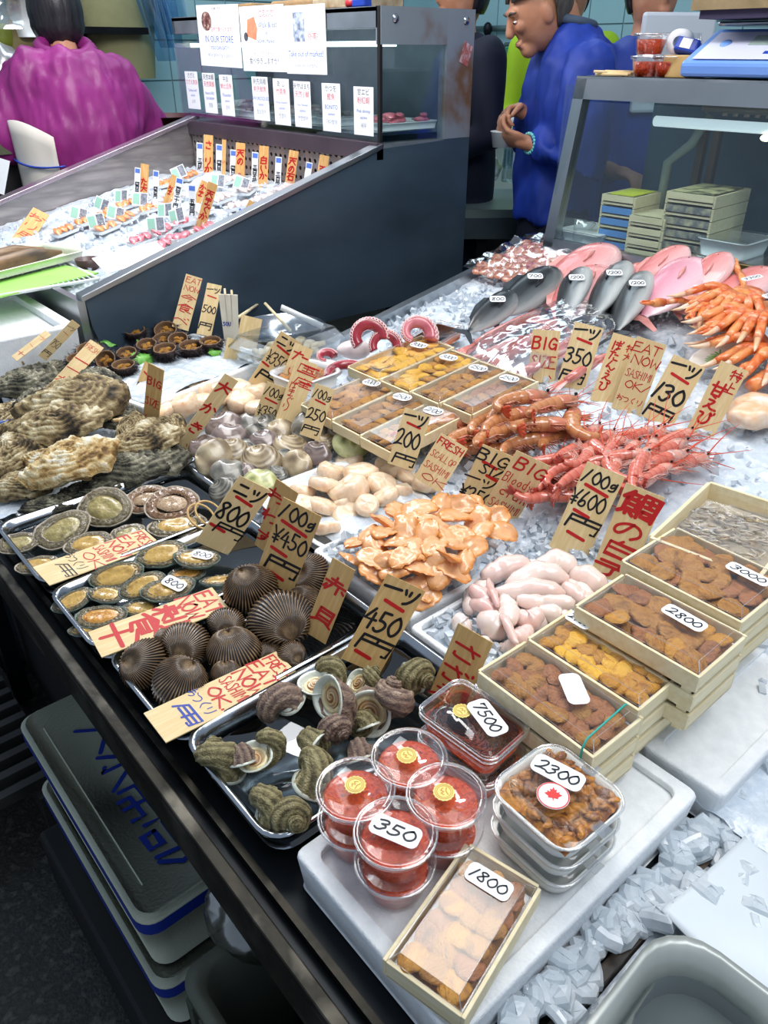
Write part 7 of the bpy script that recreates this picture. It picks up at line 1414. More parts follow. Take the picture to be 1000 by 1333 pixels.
# crates inside
def cratestack(px, py, n, w_, d_, h_, label, lid, front, dx=.14):
    p = PX(px, py, XR+dx); 
    for k in range(n):
        t = thing('urchin_crate', label+(', topmost' if k == n-1 else ', %s from bottom' % ORD[k]), 'crate', (p[0], p[1], ZR0+.0+k*h_), (0, 0, .06), 'urchin crates in the glass case'); 
        MB().box((-d_/2, -w_/2, .004), (d_/2, w_/2, .009)).obj('base_board', M_WOOD, t, smooth=False)
        for s_ in (-1, 1): MB().box((-d_/2, s_*w_/2-.003, 0), (d_/2, s_*w_/2+.003, h_-.002)).obj('side_board', M_WOOD, t, smooth=False); MB().box((s_*d_/2-.003, -w_/2+.003, h_*.42 if s_ < 0 else 0), (s_*d_/2+.003, w_/2-.003, h_-.002)).obj('end_board', front if s_ < 0 and k < n-1 else M_WOOD, t, smooth=False)
        MB().box((-d_/2+.006, -w_/2+.006, .009), (d_/2-.006, w_/2-.006, h_*.6)).obj('contents', pm('crate_contents', ['7d4a2c', '4b2e22'], sc=60, rough=.5), t, smooth=False)
        if k == n-1: MB().box((-d_/2+.012, -w_/2+.012, h_-.002), (d_/2-.012, w_/2-.012, h_)).obj('lid', lid, t, smooth=False)
M_YLID = pm('yellow_lid', ['e2e62a', 'd8dc20'], sc=10, rough=.4); M_BLIN = pm('blue_front', ['5f95d8'], rough=.4)
cratestack(812, 330, 5, .10, .15, .031, 'crate of the blue fronted yellow lidded stack in the case', M_YLID, M_BLIN, .145)
cratestack(850, 335, 4, .10, .14, .029, 'pale crate right of the yellow topped stack in the case', M_WOOD, M_WOOD, .115)
cratestack(908, 325, 6, .13, .20, .031, 'printed crate of the tallest stack in the case', pm('print_lid', ['d8cf9a', '4a4a40', 'c9c08c'], sc=12, rough=.5, lo=.45, hi=.6), pm('printed_front', ['cfc6a4', '6e7078', 'c8bd98'], sc=30, rough=.5), .16)
for i, (x, y, w_, lb) in enumerate([(772, 322, .15, 'white lidded tub at the left end inside the glass case'), (955, 330, .14, 'clear tub at the right inside the glass case'), (960, 300, .14, 'clear tub stacked at the right inside the glass case'), (985, 345, .10, 'brown paper pack at the right edge inside the glass case')]):
    p = PX(x, y, XR+.12); t = thing('storage_tub', lb, 'tub', (p[0], p[1], ZR0+(.045 if i == 2 else 0))); dish(.16, w_, .04, .02, .012, .002, .004).obj('tub_body', M_PLAS if i < 3 else M_SIGN2, t); MB().box((-.08, -w_/2, .043), (.08, w_/2, .047)).obj('lid', M_WRAP if i else M_CREAM, t, smooth=False, bevel=.002)
# things on the roof of the right case: cups, tape roll, cutter, scale
def roof(px, py, dx=.10): p = PX(px, py, XT+dx); return (p[0], p[1], ZR1)
for k, (x, y, st, lb) in enumerate([(841, 98, 0, 'roe cup on the case roof, bottom left'), (841, 98, 1, 'open topped roe cup on the case roof, stacked upper left'), (870, 99, 0, 'roe cup on the case roof, right of the stacked pair')]):
    p = roof(x, y, .06); t = build('roe_cup', [('cup_body', cup_body), ('roe', roe), ('lid', cup_lid, [('rim', rim)])], lb, 'cup', (p[0], p[1], ZR1+st*.05), (0, 0, 0), 1.12, 'roe cups on the roof of the right case')
t = thing('tape_roll', 'white roll of tape lying on the cups beside the scale', 'tape', (roof(868, 66)[0], roof(868, 98, .06)[1], ZR1+.078)); t.rotation_euler = (0, PI/2, .3)
MB().lathe([(.014, -.022), (.030, -.022), (.030, .022), (.014, .022), (.014, -.022)], 28).obj('roll', M_LABEL, t)
t = thing('tape_cutter', 'blue and clear tape cutter leaning beside the scale', 'dispenser', (roof(888, 90, .08)[0], roof(888, 90, .08)[1], ZR1+.05), (.2, .5, .3)); MB().box((-.02, -.03, 0), (.02, .03, .035)).obj('body', M_BLUEP, t, smooth=False, bevel=.006); MB().box((-.022, -.012, .006), (-.018, .015, .03)).obj('white_tape', M_LABEL, t, smooth=False)
o = MB().box((-.05, -.035, 0), (.05, .035, .05)).obj('paper_box', M_SIGN2, smooth=False, bevel=.003); o.location = roof(890, 98, .08); tag(o, 'small brown paper box under the blue tape cutter', 'box')
t = thing('clear_lid_box', 'clear plastic box behind the roe cups on the case roof', 'container', roof(872, 95, .17)); mb = MB(); loft(mb, [(rrect(.16, .12, .015), .02), (rrect(.12, .09, .015), .10)], True, True); mb.obj('box_body', M_CLEAR, t)
t = thing('wrapped_sticks', 'small pile of wrapped skewers on the left end of the case roof', 'skewers', roof(796, 98, .04))
for k in range(7): o = MB().tube([(-.0, -.06, 0), (0, .06, 0)], .004, 6).obj('skewer', M_SIGN, t); o.location = (k*.008, 0, .004+.003*(k % 3)); o.rotation_euler = (0, 0, random.uniform(-.3, .3))
M_SCB = pm('scale_blue', ['7fa9ee', '6f9ae6'], sc=3, rough=.35); M_SCW = pm('scale_face', ['d9dcf0'], rough=.35)
p = PX(968, 103, XT+.0); t = thing('digital_scale', 'pale blue digital weighing scale with grey display on the right case', 'scale', (XT+.13, p[1]-.03, ZR1)); t.rotation_euler = (0, 0, .04)
k_ = .30; prof = [(-.13, .004), (.12, .004), (.13, .03), (.10, .10), (.02, .105), (-.135, .035)]
b = MB(); W2 = .20; n_ = len(prof); b.add([(x, -W2, z) for x, z in prof]+[(x, W2, z) for x, z in prof], [list(range(n_)), list(range(2*n_-1, n_-1, -1))]+[(i, n_+i, n_+(i+1) % n_, (i+1) % n_) for i in range(n_)]); b.obj('housing', M_SCB, t, smooth=False, bevel=.008)
sl_ = math.atan2(.07, .155); fp = empty('face_plate'); bpy.data.objects.remove(fp)
o = MB().box((-.075, -.175, 0), (.060, .175, .002)).obj('face_plate', M_SCW, t, smooth=False, bevel=.001); o.location = (-.058, 0, .0725); o.rotation_euler = (0, -sl_, 0)
q = MB().box((-.02, -.06, 0), (.028, .07, .002)).obj('display', pm('lcd', ['9fb3ad', 'b4c7c0'], rough=.15), o, smooth=False); q.location = (.01, 0, .0018); q = MB().lathe([(0, .003), (.012, .003), (.013, 0)], 18, sx=1.3).obj('button', M_SCB, o); q.location = (.0, .13, .0015); q = MB().box((-.006, -.014, 0), (.006, .014, .001)).obj('blue_plate', M_BLUEP, o, smooth=False); q.location = (-.045, 0, .002)
MB().box((.0, -.19, .112), (.24, .19, .122)).obj('weighing_plate', M_TRAY, t, smooth=False, bevel=.004); MB().box((.08, -.05, .09), (.16, .05, .113)).obj('plate_post', M_SCB, t, smooth=False)
t = thing('wooden_board', 'thick brown wooden board lying on the scale at the top right corner', 'board', (XT+.12, p[1]-.02, ZR1+.125)); MB().box((-.10, -.20, .018), (.10, .20, .045)).obj('board', pm('brown_plank', ['a58f6c', '83704f'], sc=20, rough=.6, stretch=(12, 1, 1)), t, smooth=False); MB().box((-.09, -.18, 0), (.09, .18, .018)).obj('dark_mat', pm('purple_mat', ['3b3350'], rough=.6), t, smooth=False)

# ------------------------------------------------------------------ people
def remesh_join(parts, name, mat, vox=.008, parent=None, sub=0, smooth_it=6):
    b = MB(); [b.join(p) for p in parts]; o = b.obj(name, mat, parent); r = o.modifiers.new('r', 'REMESH'); r.mode = 'VOXEL'; r.voxel_size = vox; r.use_smooth_shade = True; s_ = o.modifiers.new('s', 'SMOOTH'); s_.factor = .6; s_.iterations = smooth_it
    dg = bpy.context.evaluated_depsgraph_get(); me = bpy.data.meshes.new_from_object(o.evaluated_get(dg)); o.modifiers.clear(); o.data = me; return o
def capt(path, rad, n=14, flat=None):
    b = MB().tube(path, rad, n, flat=flat); 
    for p, r in ((path[0], rad[0]), (path[-1], rad[-1])): b.ell(p, (r*.98, r*.98, r*.98), 12, 8)
    return b
def loft_el(rings, n=24):
    """rings: (centre xyz, half width, half depth) horizontal ellipses, local x = side, y = front"""
    A = np.array([[(c[0]+w_*math.cos(2*PI*j/n), c[1]+d_*math.sin(2*PI*j/n), c[2]) for j in range(n)] for c, w_, d_ in rings]); b = MB().grid(A, cv=True); b.f.append(list(range(n))[::-1]); b.f.append([(len(rings)-1)*n+j for j in range(n)]); return b
def wrinkle(o, amp, sc, st=(1, 1, .35), off=0):
    me = o.data; co = np.empty(len(me.vertices)*3); me.vertices.foreach_get('co', co); co = co.reshape(-1, 3); no = np.array([v.normal for v in me.vertices]); d = np.array([mn.noise(Vector((c[0]*sc*st[0], c[1]*sc*st[1], c[2]*sc*st[2]+off)))+.5*mn.noise(Vector((c[0]*sc*2.1*st[0], c[1]*sc*2.1, c[2]*sc*st[2]*2+off))) for c in co]); co += no*(d*amp)[:, None]; me.vertices.foreach_set('co', co.reshape(-1)); me.update()
M_SKIN = pm('skin', ['c99273', 'b97f61', 'd19d80'], sc=9, rough=.45, sss=.15); M_HAIR = pm('black_hair', ['17151a', '2a272c'], sc=60, rough=.4, stretch=(1, 1, .15), bump=.8, bsc=90); M_HAIRG = pm('greying_hair', ['35322f', '57534e', '23211f'], sc=60, rough=.5, stretch=(1, 1, .2), bump=.8)
M_MAG = pm('magenta_jacket', ['982b80', '80226a', 'a63a8c'], sc=3, rough=.45, bump=.15, bsc=200); M_BLUJ = pm('blue_jacket', ['1d3fae', '17358f', '2449bd'], sc=3, rough=.6, bump=.15, bsc=200); M_NAVY = pm('navy_cloth', ['161d33', '10162a'], sc=6, rough=.8)
def fingers(palm, fdir, nrm, side, curl=1.0, r=.0085):
    """four curled fingers and a thumb rooted in the palm"""
    out = []; L_ = (.068, .076, .071, .056)
    for k in range(4):
        base = palm+fdir*.035+side*(.030-.020*k); pts_ = [base-fdir*.02, base]; a = .25*curl; p = base.copy(); 
        for seg in (.42, .33, .25):
            a += .50*curl; p = p+(fdir*math.cos(a)+nrm*math.sin(a))*L_[k]*seg; pts_.append(p.copy())
        out.append(capt(pts_, [r*1.08, r*1.05, r, r*.92, r*.78], 10))
    tb = palm-fdir*.015+side*.030; out.append(capt([tb-side*.01, tb+side*.02+fdir*.018+nrm*.008, tb+side*.026+fdir*.045+nrm*.022, tb+side*.018+fdir*.062+nrm*.034], [r*1.35, r*1.2, r*1.08, r*.85], 10)); return out
def hand(wrist, palm, fdir, nrm, curl=1.):
    fdir = np.array(fdir, float); fdir /= np.linalg.norm(fdir); nrm = np.array(nrm, float); nrm -= fdir*(nrm@fdir); nrm /= np.linalg.norm(nrm); side = np.cross(fdir, nrm)
    b = MB().ell((0, 0, 0), (.048, .040, .015), 16, 10); M_ = np.eye(4); M_[:3, 0] = fdir; M_[:3, 1] = side; M_[:3, 2] = nrm; M_[:3, 3] = palm; b.xf(M_); return [b, capt([wrist, palm-fdir*.02], [.026, .024], 12)]+fingers(np.array(palm), fdir, nrm, side, curl)

# --- man in blue jacket, local frame: +y = the way he faces, x = his right
pm_ = PY(712, 200, 1.80); mx, my = 2.42, 1.86
def man():
    face = Vector((-1, .86, 0)) @ Vector((1, 1, 1)) if False else None
    # faces left in the photo
    fdv = -rt*.96+np.array([-fw[0], -fw[1], 0])*.15; th = math.atan2(fdv[1], fdv[0])-PI/2; o_z = .22
    t = thing('person', 'man in blue jacket looking down, holding a small container beside a water bottle', 'person', (mx, my, o_z), (0, 0, th))
    H_ = np.array([0., .10, 1.50]); head = [MB().ell(H_, (.074, .094, .115), 26, 20), capt([H_+(0, .02, -.05), H_+(0, .062, -.085)], [.058, .030], 14), capt([(0, -.0, 1.30), (0, .055, 1.44)], [.062, .056], 16),
            capt([H_+(0, .090, .02), H_+(0, .103, -.008), H_+(0, .107, -.022)], [.011, .014, .016], 10), MB().ell(H_+(0, .090, -.058), (.024, .010, .007), 12, 8), MB().ell(H_+(0, .087, -.069), (.022, .010, .007), 12, 8), MB().ell(H_+(0, .086, .032), (.052, .014, .012), 16, 8), MB().ell(H_+(.034, .078, -.012), (.020, .02, .02), 12, 8), MB().ell(H_+(-.034, .078, -.012), (.020, .02, .02), 12, 8)]
    for s_ in (1, -1): head.append(MB().ell(H_+(s_*.074, -.004, -.008), (.011, .020, .032), 12, 10))
    HT = np.eye(4); a_ = math.radians(-24); HT[1:3, 1:3] = [[math.cos(a_), -math.sin(a_)], [math.sin(a_), math.cos(a_)]]; pv = np.array([0, .04, 1.42]); HT[:3, 3] = pv-HT[:3, :3]@pv+np.array([0, .0, -.03])
    for k_, m_ in enumerate(head):
        if k_ != 2: m_.xf(HT)
    # right arm (x<0 is nearer the camera when he faces photo left)
    wR, wL = np.array([-.10, .13, 1.055]), np.array([.02, .12, 1.135]); shR, shL = np.array([-.20, -.0, 1.28]), np.array([.20, 0, 1.28]); elR, elL = np.array([-.25, .02, 1.00]), np.array([.24, .04, 1.02])
    arms = [capt([shR, elR, wR], [.055, .045, .028], 14), capt([shL, elL, wL], [.055, .045, .028], 14)]
    tors = [loft_el([((0, 0, .82), .15, .10), ((0, 0, 1.0), .14, .095), ((0, .0, 1.2), .17, .11), ((0, 0, 1.30), .17, .10), ((0, .01, 1.36), .09, .07)])]
    legs = [capt([(s_*.09, 0, .86), (s_*.10, .02, .46), (s_*.10, -.02, .06), (s_*.10, .10, .035)], [.085, .058, .042, .035], 14) for s_ in (1, -1)]
    hR = hand(wR, wR+np.array([.015, .068, .018]), (.25, 1, .30), (.6, -.1, .8), 1.0); hL = hand(wL, wL+np.array([-.02, .065, .018]), (-.35, 1, -.1), (-.5, -.2, -.9), 1.25)
    body = remesh_join(head+arms+tors+legs+hR+hL, 'body', M_SKIN, .0045, t, smooth_it=3)
    for s_ in (1, -1):
        e = MB().ell(H_+(s_*.034, .091, .006), (.012, .006, .0035), 10, 8).obj('eye', M_LABEL, t); MB().ell(H_+(s_*.036, .0955, .005), (.006, .003, .0038), 8, 6).obj('iris', M_EYE, e)
        MB().tube([H_+(s_*.016, .098, .028), H_+(s_*.034, .098, .034), H_+(s_*.054, .084, .030)], [.003, .0045, .002], 6).obj('eyebrow', M_HAIRG, t)
    MB().tube([H_+(-.022, .093, -.064), H_+(0, .100, -.063), H_+(.022, .093, -.064)], .0022, 6).obj('mouth', pm('lip', ['8d4f45'], rough=.5), t)
    hr = MB().ell(H_+(0, -.012, .022), (.083, .100, .112), 30, 20, fn=lambda d: 1+.03*math.sin(d[0]*50)); A = np.concatenate(hr.v); keep = set(i for i, v in enumerate(A) if (v[2]-H_[2] > .045 and v[1]-H_[1] < .085) or (v[1]-H_[1] < -.015 and v[2]-H_[2] > -.06)); hr.f = [f for f in hr.f if all(i in keep for i in f)]; h_ = hr.obj('hair', M_HAIRG, t); s = h_.modifiers.new('s', 'SOLIDIFY'); s.thickness = .008
    jk = [loft_el([((0, .0, .80), .185, .15), ((0, .0, 1.0), .185, .145), ((0, .0, 1.2), .21, .14), ((0, 0, 1.30), .215, .125), ((0, .0, 1.37), .13, .095), ((0, .012, 1.41), .078, .072)]), capt([shR+(.03, 0, .0), elR, wR-(0, .03, 0)], [.092, .085, .066], 18), capt([shL-(.03, 0, 0), elL, wL-(0, .03, 0)], [.092, .085, .066], 18)]
    j = remesh_join(jk, 'jacket', M_BLUJ, .010, t); wrinkle(j, .018, 8, (1.2, 1, .45)); wrinkle(j, .008, 26, (1, 1, .4), 2)
    c_ = MB().tube([(.078*math.cos(a), .012+.072*math.sin(a), 1.41+.012*math.sin(a)) for a in np.linspace(0, 2*PI, 25)], .014, 10, cap=False).obj('collar', pm('grey_collar', ['47566a'], rough=.7), t)
    tr_ = remesh_join([loft_el([((0, 0, .72), .17, .13), ((0, 0, .86), .165, .13)])]+[capt([(s_*.09, 0, .82), (s_*.105, .02, .46), (s_*.105, 0, .10)], [.105, .085, .07], 16) for s_ in (1, -1)], 'trousers', M_NAVY, .012, t)
    for c_ in list(t.children):
        if c_.name.split('.')[0] in ('eye', 'eyebrow', 'mouth', 'hair'):
            c_.data.transform(Matrix(HT.tolist()))
            for g_ in c_.children: g_.data.transform(Matrix(HT.tolist()))
    for s_ in (1, -1): remesh_join([MB().ell((s_*.10, .05, .045), (.05, .13, .05), 18, 12)], 'rubber_boot', M_BLACK, .01, t)
    bead = MB()
    for k in range(18):
        a = 2*PI*k/18; bead.ell((wR[0]+.030*math.cos(a), wR[1]+.022+.010*math.cos(a), wR[2]+.006+.030*math.sin(a)), (.006, .006, .006), 8, 6)
    br = bead.obj('bracelet', pm('turquoise_beads', ['58c3c9', '8ad9d6'], sc=80, rough=.2), t); br['kind'] = 'stuff'
    # held container
    R = Matrix.Rotation(th, 3, 'Z'); hp = Vector((mx, my, o_z))+R @ Vector((-.045, .235, 1.075)); c = thing('small_container', 'small translucent white container held in the hands of the man in blue', 'container', hp); MB().lathe([(0, -.03), (.026, -.03), (.034, .015), (.037, .017), (.037, .020), (.0, .021)], 24).obj('container_body', pm('milky_plastic', ['dfe6e9'], rough=.3, alpha=.8), c)
    return t
man()
# --- woman in magenta jacket seen from behind
def lady():
    q = PY(100, 120, 3.62); t = thing('person', 'woman seen from behind in a magenta jacket with white apron strings, black bobbed hair', 'person', (q[0]+.0, 3.62, .12), (0, 0, math.atan2(1, .35)-PI/2+.15))
    # local +y = away from camera (the way she faces), x right
    tors = [loft_el([((0, 0, .80), .15, .12), ((0, 0, 1.0), .14, .11), ((0, .02, 1.2), .18, .12), ((0, .06, 1.36), .17, .11), ((0, .09, 1.42), .07, .07)])]; H_ = np.array([.0, .17, 1.56]); head = [MB().ell(H_, (.078, .095, .112), 24, 18), capt([(0, .08, 1.38), (0, .13, 1.49)], [.056, .052], 14), MB().ell(H_+(0, .095, -.01), (.012, .018, .02), 10, 8)]
    for s_ in (1, -1): head.append(MB().ell(H_+(s_*.078, -.01, -.015), (.010, .018, .028), 12, 8))
    shL, elL, wL = np.array([-.17, .05, 1.33]), np.array([-.33, .10, 1.08]), np.array([-.26, .33, .98]); shR, elR, wR = np.array([.17, .05, 1.33]), np.array([.32, .12, 1.06]), np.array([.20, .36, 1.0])
    arms = [capt([shL, elL, wL], [.052, .042, .028], 14), capt([shR, elR, wR], [.052, .042, .028], 14)]; legs = [capt([(s_*.09, 0, .84), (s_*.10, .0, .46), (s_*.10, 0, .06), (s_*.10, .10, .04)], [.09, .06, .045, .035], 14) for s_ in (1, -1)]
    hL = hand(wL, wL+np.array([.02, .07, -.01]), (.3, 1, -.15), (.3, 0, -1), .7); hR = hand(wR, wR+np.array([-.02, .07, -.01]), (-.3, 1, -.15), (-.3, 0, -1), .7)
    remesh_join(tors+head+arms+legs+hL+hR, 'body', M_SKIN, .005, t, smooth_it=3)
    jk = [loft_el([((0, -.01, .92), .215, .16), ((0, -.01, 1.0), .24, .175), ((0, -.01, 1.15), .255, .175), ((0, .015, 1.30), .235, .15), ((0, .04, 1.38), .18, .125), ((0, .065, 1.435), .10, .09)]), capt([shL+(.03, 0, 0), elL, wL-(0, .06, 0)], [.115, .105, .06], 18), capt([shR-(.03, 0, 0), elR, wR-(0, .06, 0)], [.115, .10, .06], 18)]
    j = remesh_join(jk, 'jacket', M_MAG, .011, t, smooth_it=10); wrinkle(j, .030, 6, (1.3, 1, .35), 3); wrinkle(j, .010, 22, (1.2, 1, .3), 5)
    c_ = MB().tube([(.095*math.cos(a), .075+.085*math.sin(a), 1.435+.03*math.sin(a)) for a in np.linspace(0, 2*PI, 29)], .030, 12, cap=False).obj('collar', M_MAG, t); wrinkle(c_, .006, 25)
    hr = MB(); A_ = MB().ell(H_+(0, -.018, .012), (.098, .112, .135), 34, 24, fn=lambda d: 1+.025*math.sin(math.atan2(d[1], d[0])*22)+(.06 if d[2] < -.3 else 0)); A = np.concatenate(A_.v); keep = set(i for i, v in enumerate(A) if v[1]-H_[1] < .055 or v[2]-H_[2] > .07); A_.f = [f for f in A_.f if all(i in keep for i in f)]; h_ = A_.obj('hair', M_HAIR, t); s = h_.modifiers.new('s', 'SOLIDIFY'); s.thickness = .01
    M_APR = pm('white_apron', ['e9e4da', 'd5cec2'], sc=6, rough=.8)
    ap = MB(); A = np.array([[(-.27*math.cos(a)*1.10, -.20*math.sin(a)*1.15-.01, z+.02*math.sin(a*3)+.08*math.cos(a*1.2)*(z > .99)) for z in np.linspace(.42, 1.10, 14)] for a in np.linspace(.10, 1.0, 12)]); o = ap.grid(A).obj('apron', M_APR, t); s = o.modifiers.new('s', 'SOLIDIFY'); s.thickness = .004; wrinkle(o, .012, 9)
    MB().tube([(-.27*math.cos(a)*1.13, -.20*math.sin(a)*1.18-.01, 1.05-.03*math.sin(a*2)) for a in np.linspace(.1, 1.1, 12)], .004, 6).obj('blue_trim', M_BLUEP, t)
    remesh_join([loft_el([((0, 0, .70), .18, .15), ((0, 0, .90), .20, .16)])]+[capt([(s_*.09, 0, .80), (s_*.105, .0, .46), (s_*.105, 0, .10)], [.115, .09, .07], 16) for s_ in (1, -1)], 'trousers', M_NAVY, .012, t)
    for s_ in (1, -1): remesh_join([MB().ell((s_*.10, .05, .045), (.05, .12, .05), 18, 12)], 'rubber_boot', M_BLACK, .01, t)
lady()
def bystander(label, loc, th, jcol, tcol, h=1., arms=True, face=True, hair=M_HAIR, extra=None):
    t = thing('person', label, 'person', loc, (0, 0, th), None, h); H_ = np.array([0., .02, 1.56]); tors = [loft_el([((0, 0, .82), .15, .10), ((0, 0, 1.05), .145, .10), ((0, 0, 1.28), .18, .11), ((0, 0, 1.38), .15, .09), ((0, 0, 1.43), .06, .06)])]
    head = [MB().ell(H_, (.076, .094, .118), 22, 18), capt([(0, 0, 1.38), (0, .01, 1.5)], [.055, .052], 12), MB().ell(H_+(0, .096, -.01), (.012, .018, .022), 10, 8), MB().ell(H_+(0, .088, -.055), (.024, .012, .012), 10, 8)]
    sh = [np.array([s_*.19, 0, 1.35]) for s_ in (1, -1)]; el = [np.array([s_*.25, .02, 1.08]) for s_ in (1, -1)]; wr = [np.array([s_*.17, .24, 1.02]) for s_ in (1, -1)]; ar = [capt([sh[k], el[k], wr[k]], [.05, .042, .028], 12) for k in (0, 1)]; hd = []
    for k, s_ in enumerate((1, -1)): hd += hand(wr[k], wr[k]+np.array([-s_*.02, .07, 0]), (-s_*.3, 1, -.1), (0, 0, -1), .8)
    legs = [capt([(s_*.09, 0, .86), (s_*.10, .02, .46), (s_*.10, 0, .06), (s_*.10, .10, .04)], [.085, .058, .042, .035], 12) for s_ in (1, -1)]
    remesh_join(tors+head+ar+hd+legs, 'body', M_SKIN, .008, t, smooth_it=2)
    for s_ in (1, -1): MB().ell(H_+(s_*.032, .089, .006), (.010, .006, .005), 8, 6).obj('eye', M_EYE, t)
    j = remesh_join([loft_el([((0, 0, .80), .18, .14), ((0, 0, 1.05), .185, .14), ((0, 0, 1.28), .21, .14), ((0, 0, 1.38), .17, .11), ((0, 0, 1.44), .075, .07)])]+[capt([sh[k], el[k], wr[k]-np.array([0, .04, 0])], [.085, .07, .05], 14) for k in (0, 1)], 'jacket', jcol, .014, t); wrinkle(j, .014, 8)
    remesh_join([loft_el([((0, 0, .72), .17, .13), ((0, 0, .88), .165, .13)])]+[capt([(s_*.09, 0, .82), (s_*.105, .02, .46), (s_*.105, 0, .10)], [.105, .085, .07], 14) for s_ in (1, -1)], 'trousers', tcol, .014, t)
    for s_ in (1, -1): remesh_join([MB().ell((s_*.10, .05, .045), (.05, .13, .05), 16, 10)], 'rubber_boot', M_BLACK, .012, t)
    A_ = MB().ell(H_+(0, -.012, .02), (.086, .104, .118), 26, 18); A = np.concatenate(A_.v); keep = set(i for i, v in enumerate(A) if (v[2]-H_[2] > .045) or (v[1]-H_[1] < -.01 and v[2]-H_[2] > -.07)); A_.f = [f for f in A_.f if all(i in keep for i in f)]; h_ = A_.obj('hair', hair, t); s = h_.modifiers.new('s', 'SOLIDIFY'); s.thickness = .008
    if extra: extra(t)
    return t
def at2(px, dist): d = ray(px, 65.); d = d/np.linalg.norm(d[:2]); return (d[0]*dist, d[1]*dist)
xy = at2(603, 3.55); bystander('person in a dark navy coat half hidden behind the rusty end of the poster case', (xy[0], xy[1], .20), AZ-PI/2+2.0, M_NAVY, M_NAVY, .98)
xy = at2(735, 4.3); bystander('person in a lime green top behind the man in blue', (xy[0], xy[1], .20), AZ+PI/2, pm('lime_top', ['a9d21f', '93bd18'], sc=5, rough=.7), M_NAVY, 1.0)
xy = at2(838, 3.35); 
def wtowel(t):
    MB().box((-.17, .142, 1.20), (.10, .165, 1.50)).obj('white_towel', pm('white_cloth', ['dfe6ee'], rough=.8), t, smooth=False, bevel=.01)
bystander('person in blue with a white towel on the chest behind the right glass case', (xy[0], xy[1], .16), AZ+PI/2+.2, M_BLUJ, M_NAVY, 1.0, extra=wtowel)

# ------------------------------------------------------------------ vendor area furniture and clutter
xy = at2(650, 3.5)
t = thing('prep_table', 'steel prep table behind the counters carrying bottle and plastic bags', 'table', (xy[0], xy[1], 0), (0, 0, AZ-PI/2)); MB().box((-.45, -.25, .98), (.42, .28, 1.01)).obj('table_top', pm('green_steel_top', ['7d8f8c', '66787a'], sc=5, rough=.4, metal=.3), t, smooth=False)
MB().box((-.45, -.26, .90), (.42, -.24, .98)).obj('front_apron', pm('dull_steel', ['55646a', '3f4d55'], sc=5, rough=.4, metal=.5), t, smooth=False)
for x in (-.42, -.05, .38):
    for y in (-.22, .25): MB().box((x-.02, y-.02, 0), (x+.02, y+.02, .98)).obj('leg', M_DSTEEL, t, smooth=False)
def ontable(px, py, z=1.01): p = P(px, py, z); return p
p = P(662, 236, 1.01)
t = thing('water_bottle', 'clear plastic water bottle with white cap standing beside the hands', 'bottle', p); MB().lathe([(0, 0), (.034, 0), (.036, .01), (.034, .05), (.036, .06), (.034, .10), (.036, .15), (.034, .19), (.018, .235), (.014, .245), (.014, .26)], 24).obj('bottle_body', clear('bottle_plastic', 'eaf4f6', .16, .5, .08), t); MB().lathe([(.0155, .252), (.0155, .275), (0, .276)], 18).obj('cap', M_PLAS, t); MB().lathe([(.0355, .06), (.0355, .14)], 24).obj('clear_label', clear('label_film', 'd6ecf4', .3, .3, .2), t)
M_BAGW = clear('white_bag_film', 'e6eef2', .35, .45, .3)
for k, (x, y, r, lb) in enumerate([(622, 228, .07, 'white plastic bag on the prep table against the rusty case end'), (640, 232, .05, 'smaller translucent bag on the prep table next to the bottle')]):
    b = MB().ell((0, 0, r*.8), (r, r*.8, r*1.1), 24, 18); 
    for v in b.v:
        for i in range(len(v)): v[i] *= 1+.22*mn.noise(Vector(v[i]*28))
    o = b.obj('plastic_bag', M_BAGW); o.location = P(x, y, 1.01); tag(o, lb, 'bag')
o = MB().ell((0, 0, 0), (.03, .02, .014), 16, 10).obj('orange_pouch', pm('orange_pouch', ['e58a3c'], rough=.5)); o.location = PX(628, 181, P(622, 228, 1.01)[0]); tag(o, 'small orange pouch on top of the white plastic bag', 'pouch')
t = thing('foam_plate', 'white foam plate at the edge of the prep table', 'plate', P(616, 244, 1.012)); dish(.16, .12, .02, .02, .01, .002, .003).obj('plate_body', M_PLAS, t)
# blue bin
xy = at2(655, 2.95); t = thing('blue_tub', 'big blue plastic tub with clear liner on a stand between the two cases', 'tub', (xy[0]+.0, xy[1], .30)); M_TUB = pm('blue_tub', ['1e4fa6', '174289'], sc=4, rough=.4)
MB().lathe([(0, 0), (.13, 0), (.18, .30), (.195, .30), (.195, .315), (.17, .315), (.125, .02), (0, .02)], 32).obj('tub_body', M_TUB, t); b = MB().lathe([(.165, .22), (.185, .32), (.205, .33), (.21, .26)], 40)
for v in b.v:
    for i in range(len(v)): v[i] *= 1+.04*mn.noise(Vector(v[i]*40))
b.obj('liner', M_WRAP, t); o = MB().box((-.15, -.15, 0), (.15, .15, .30)).obj('stool', M_NAVY, smooth=False, bevel=.01); o.location = (xy[0], xy[1], 0); tag(o, 'dark block stand under the blue plastic tub', 'stand')
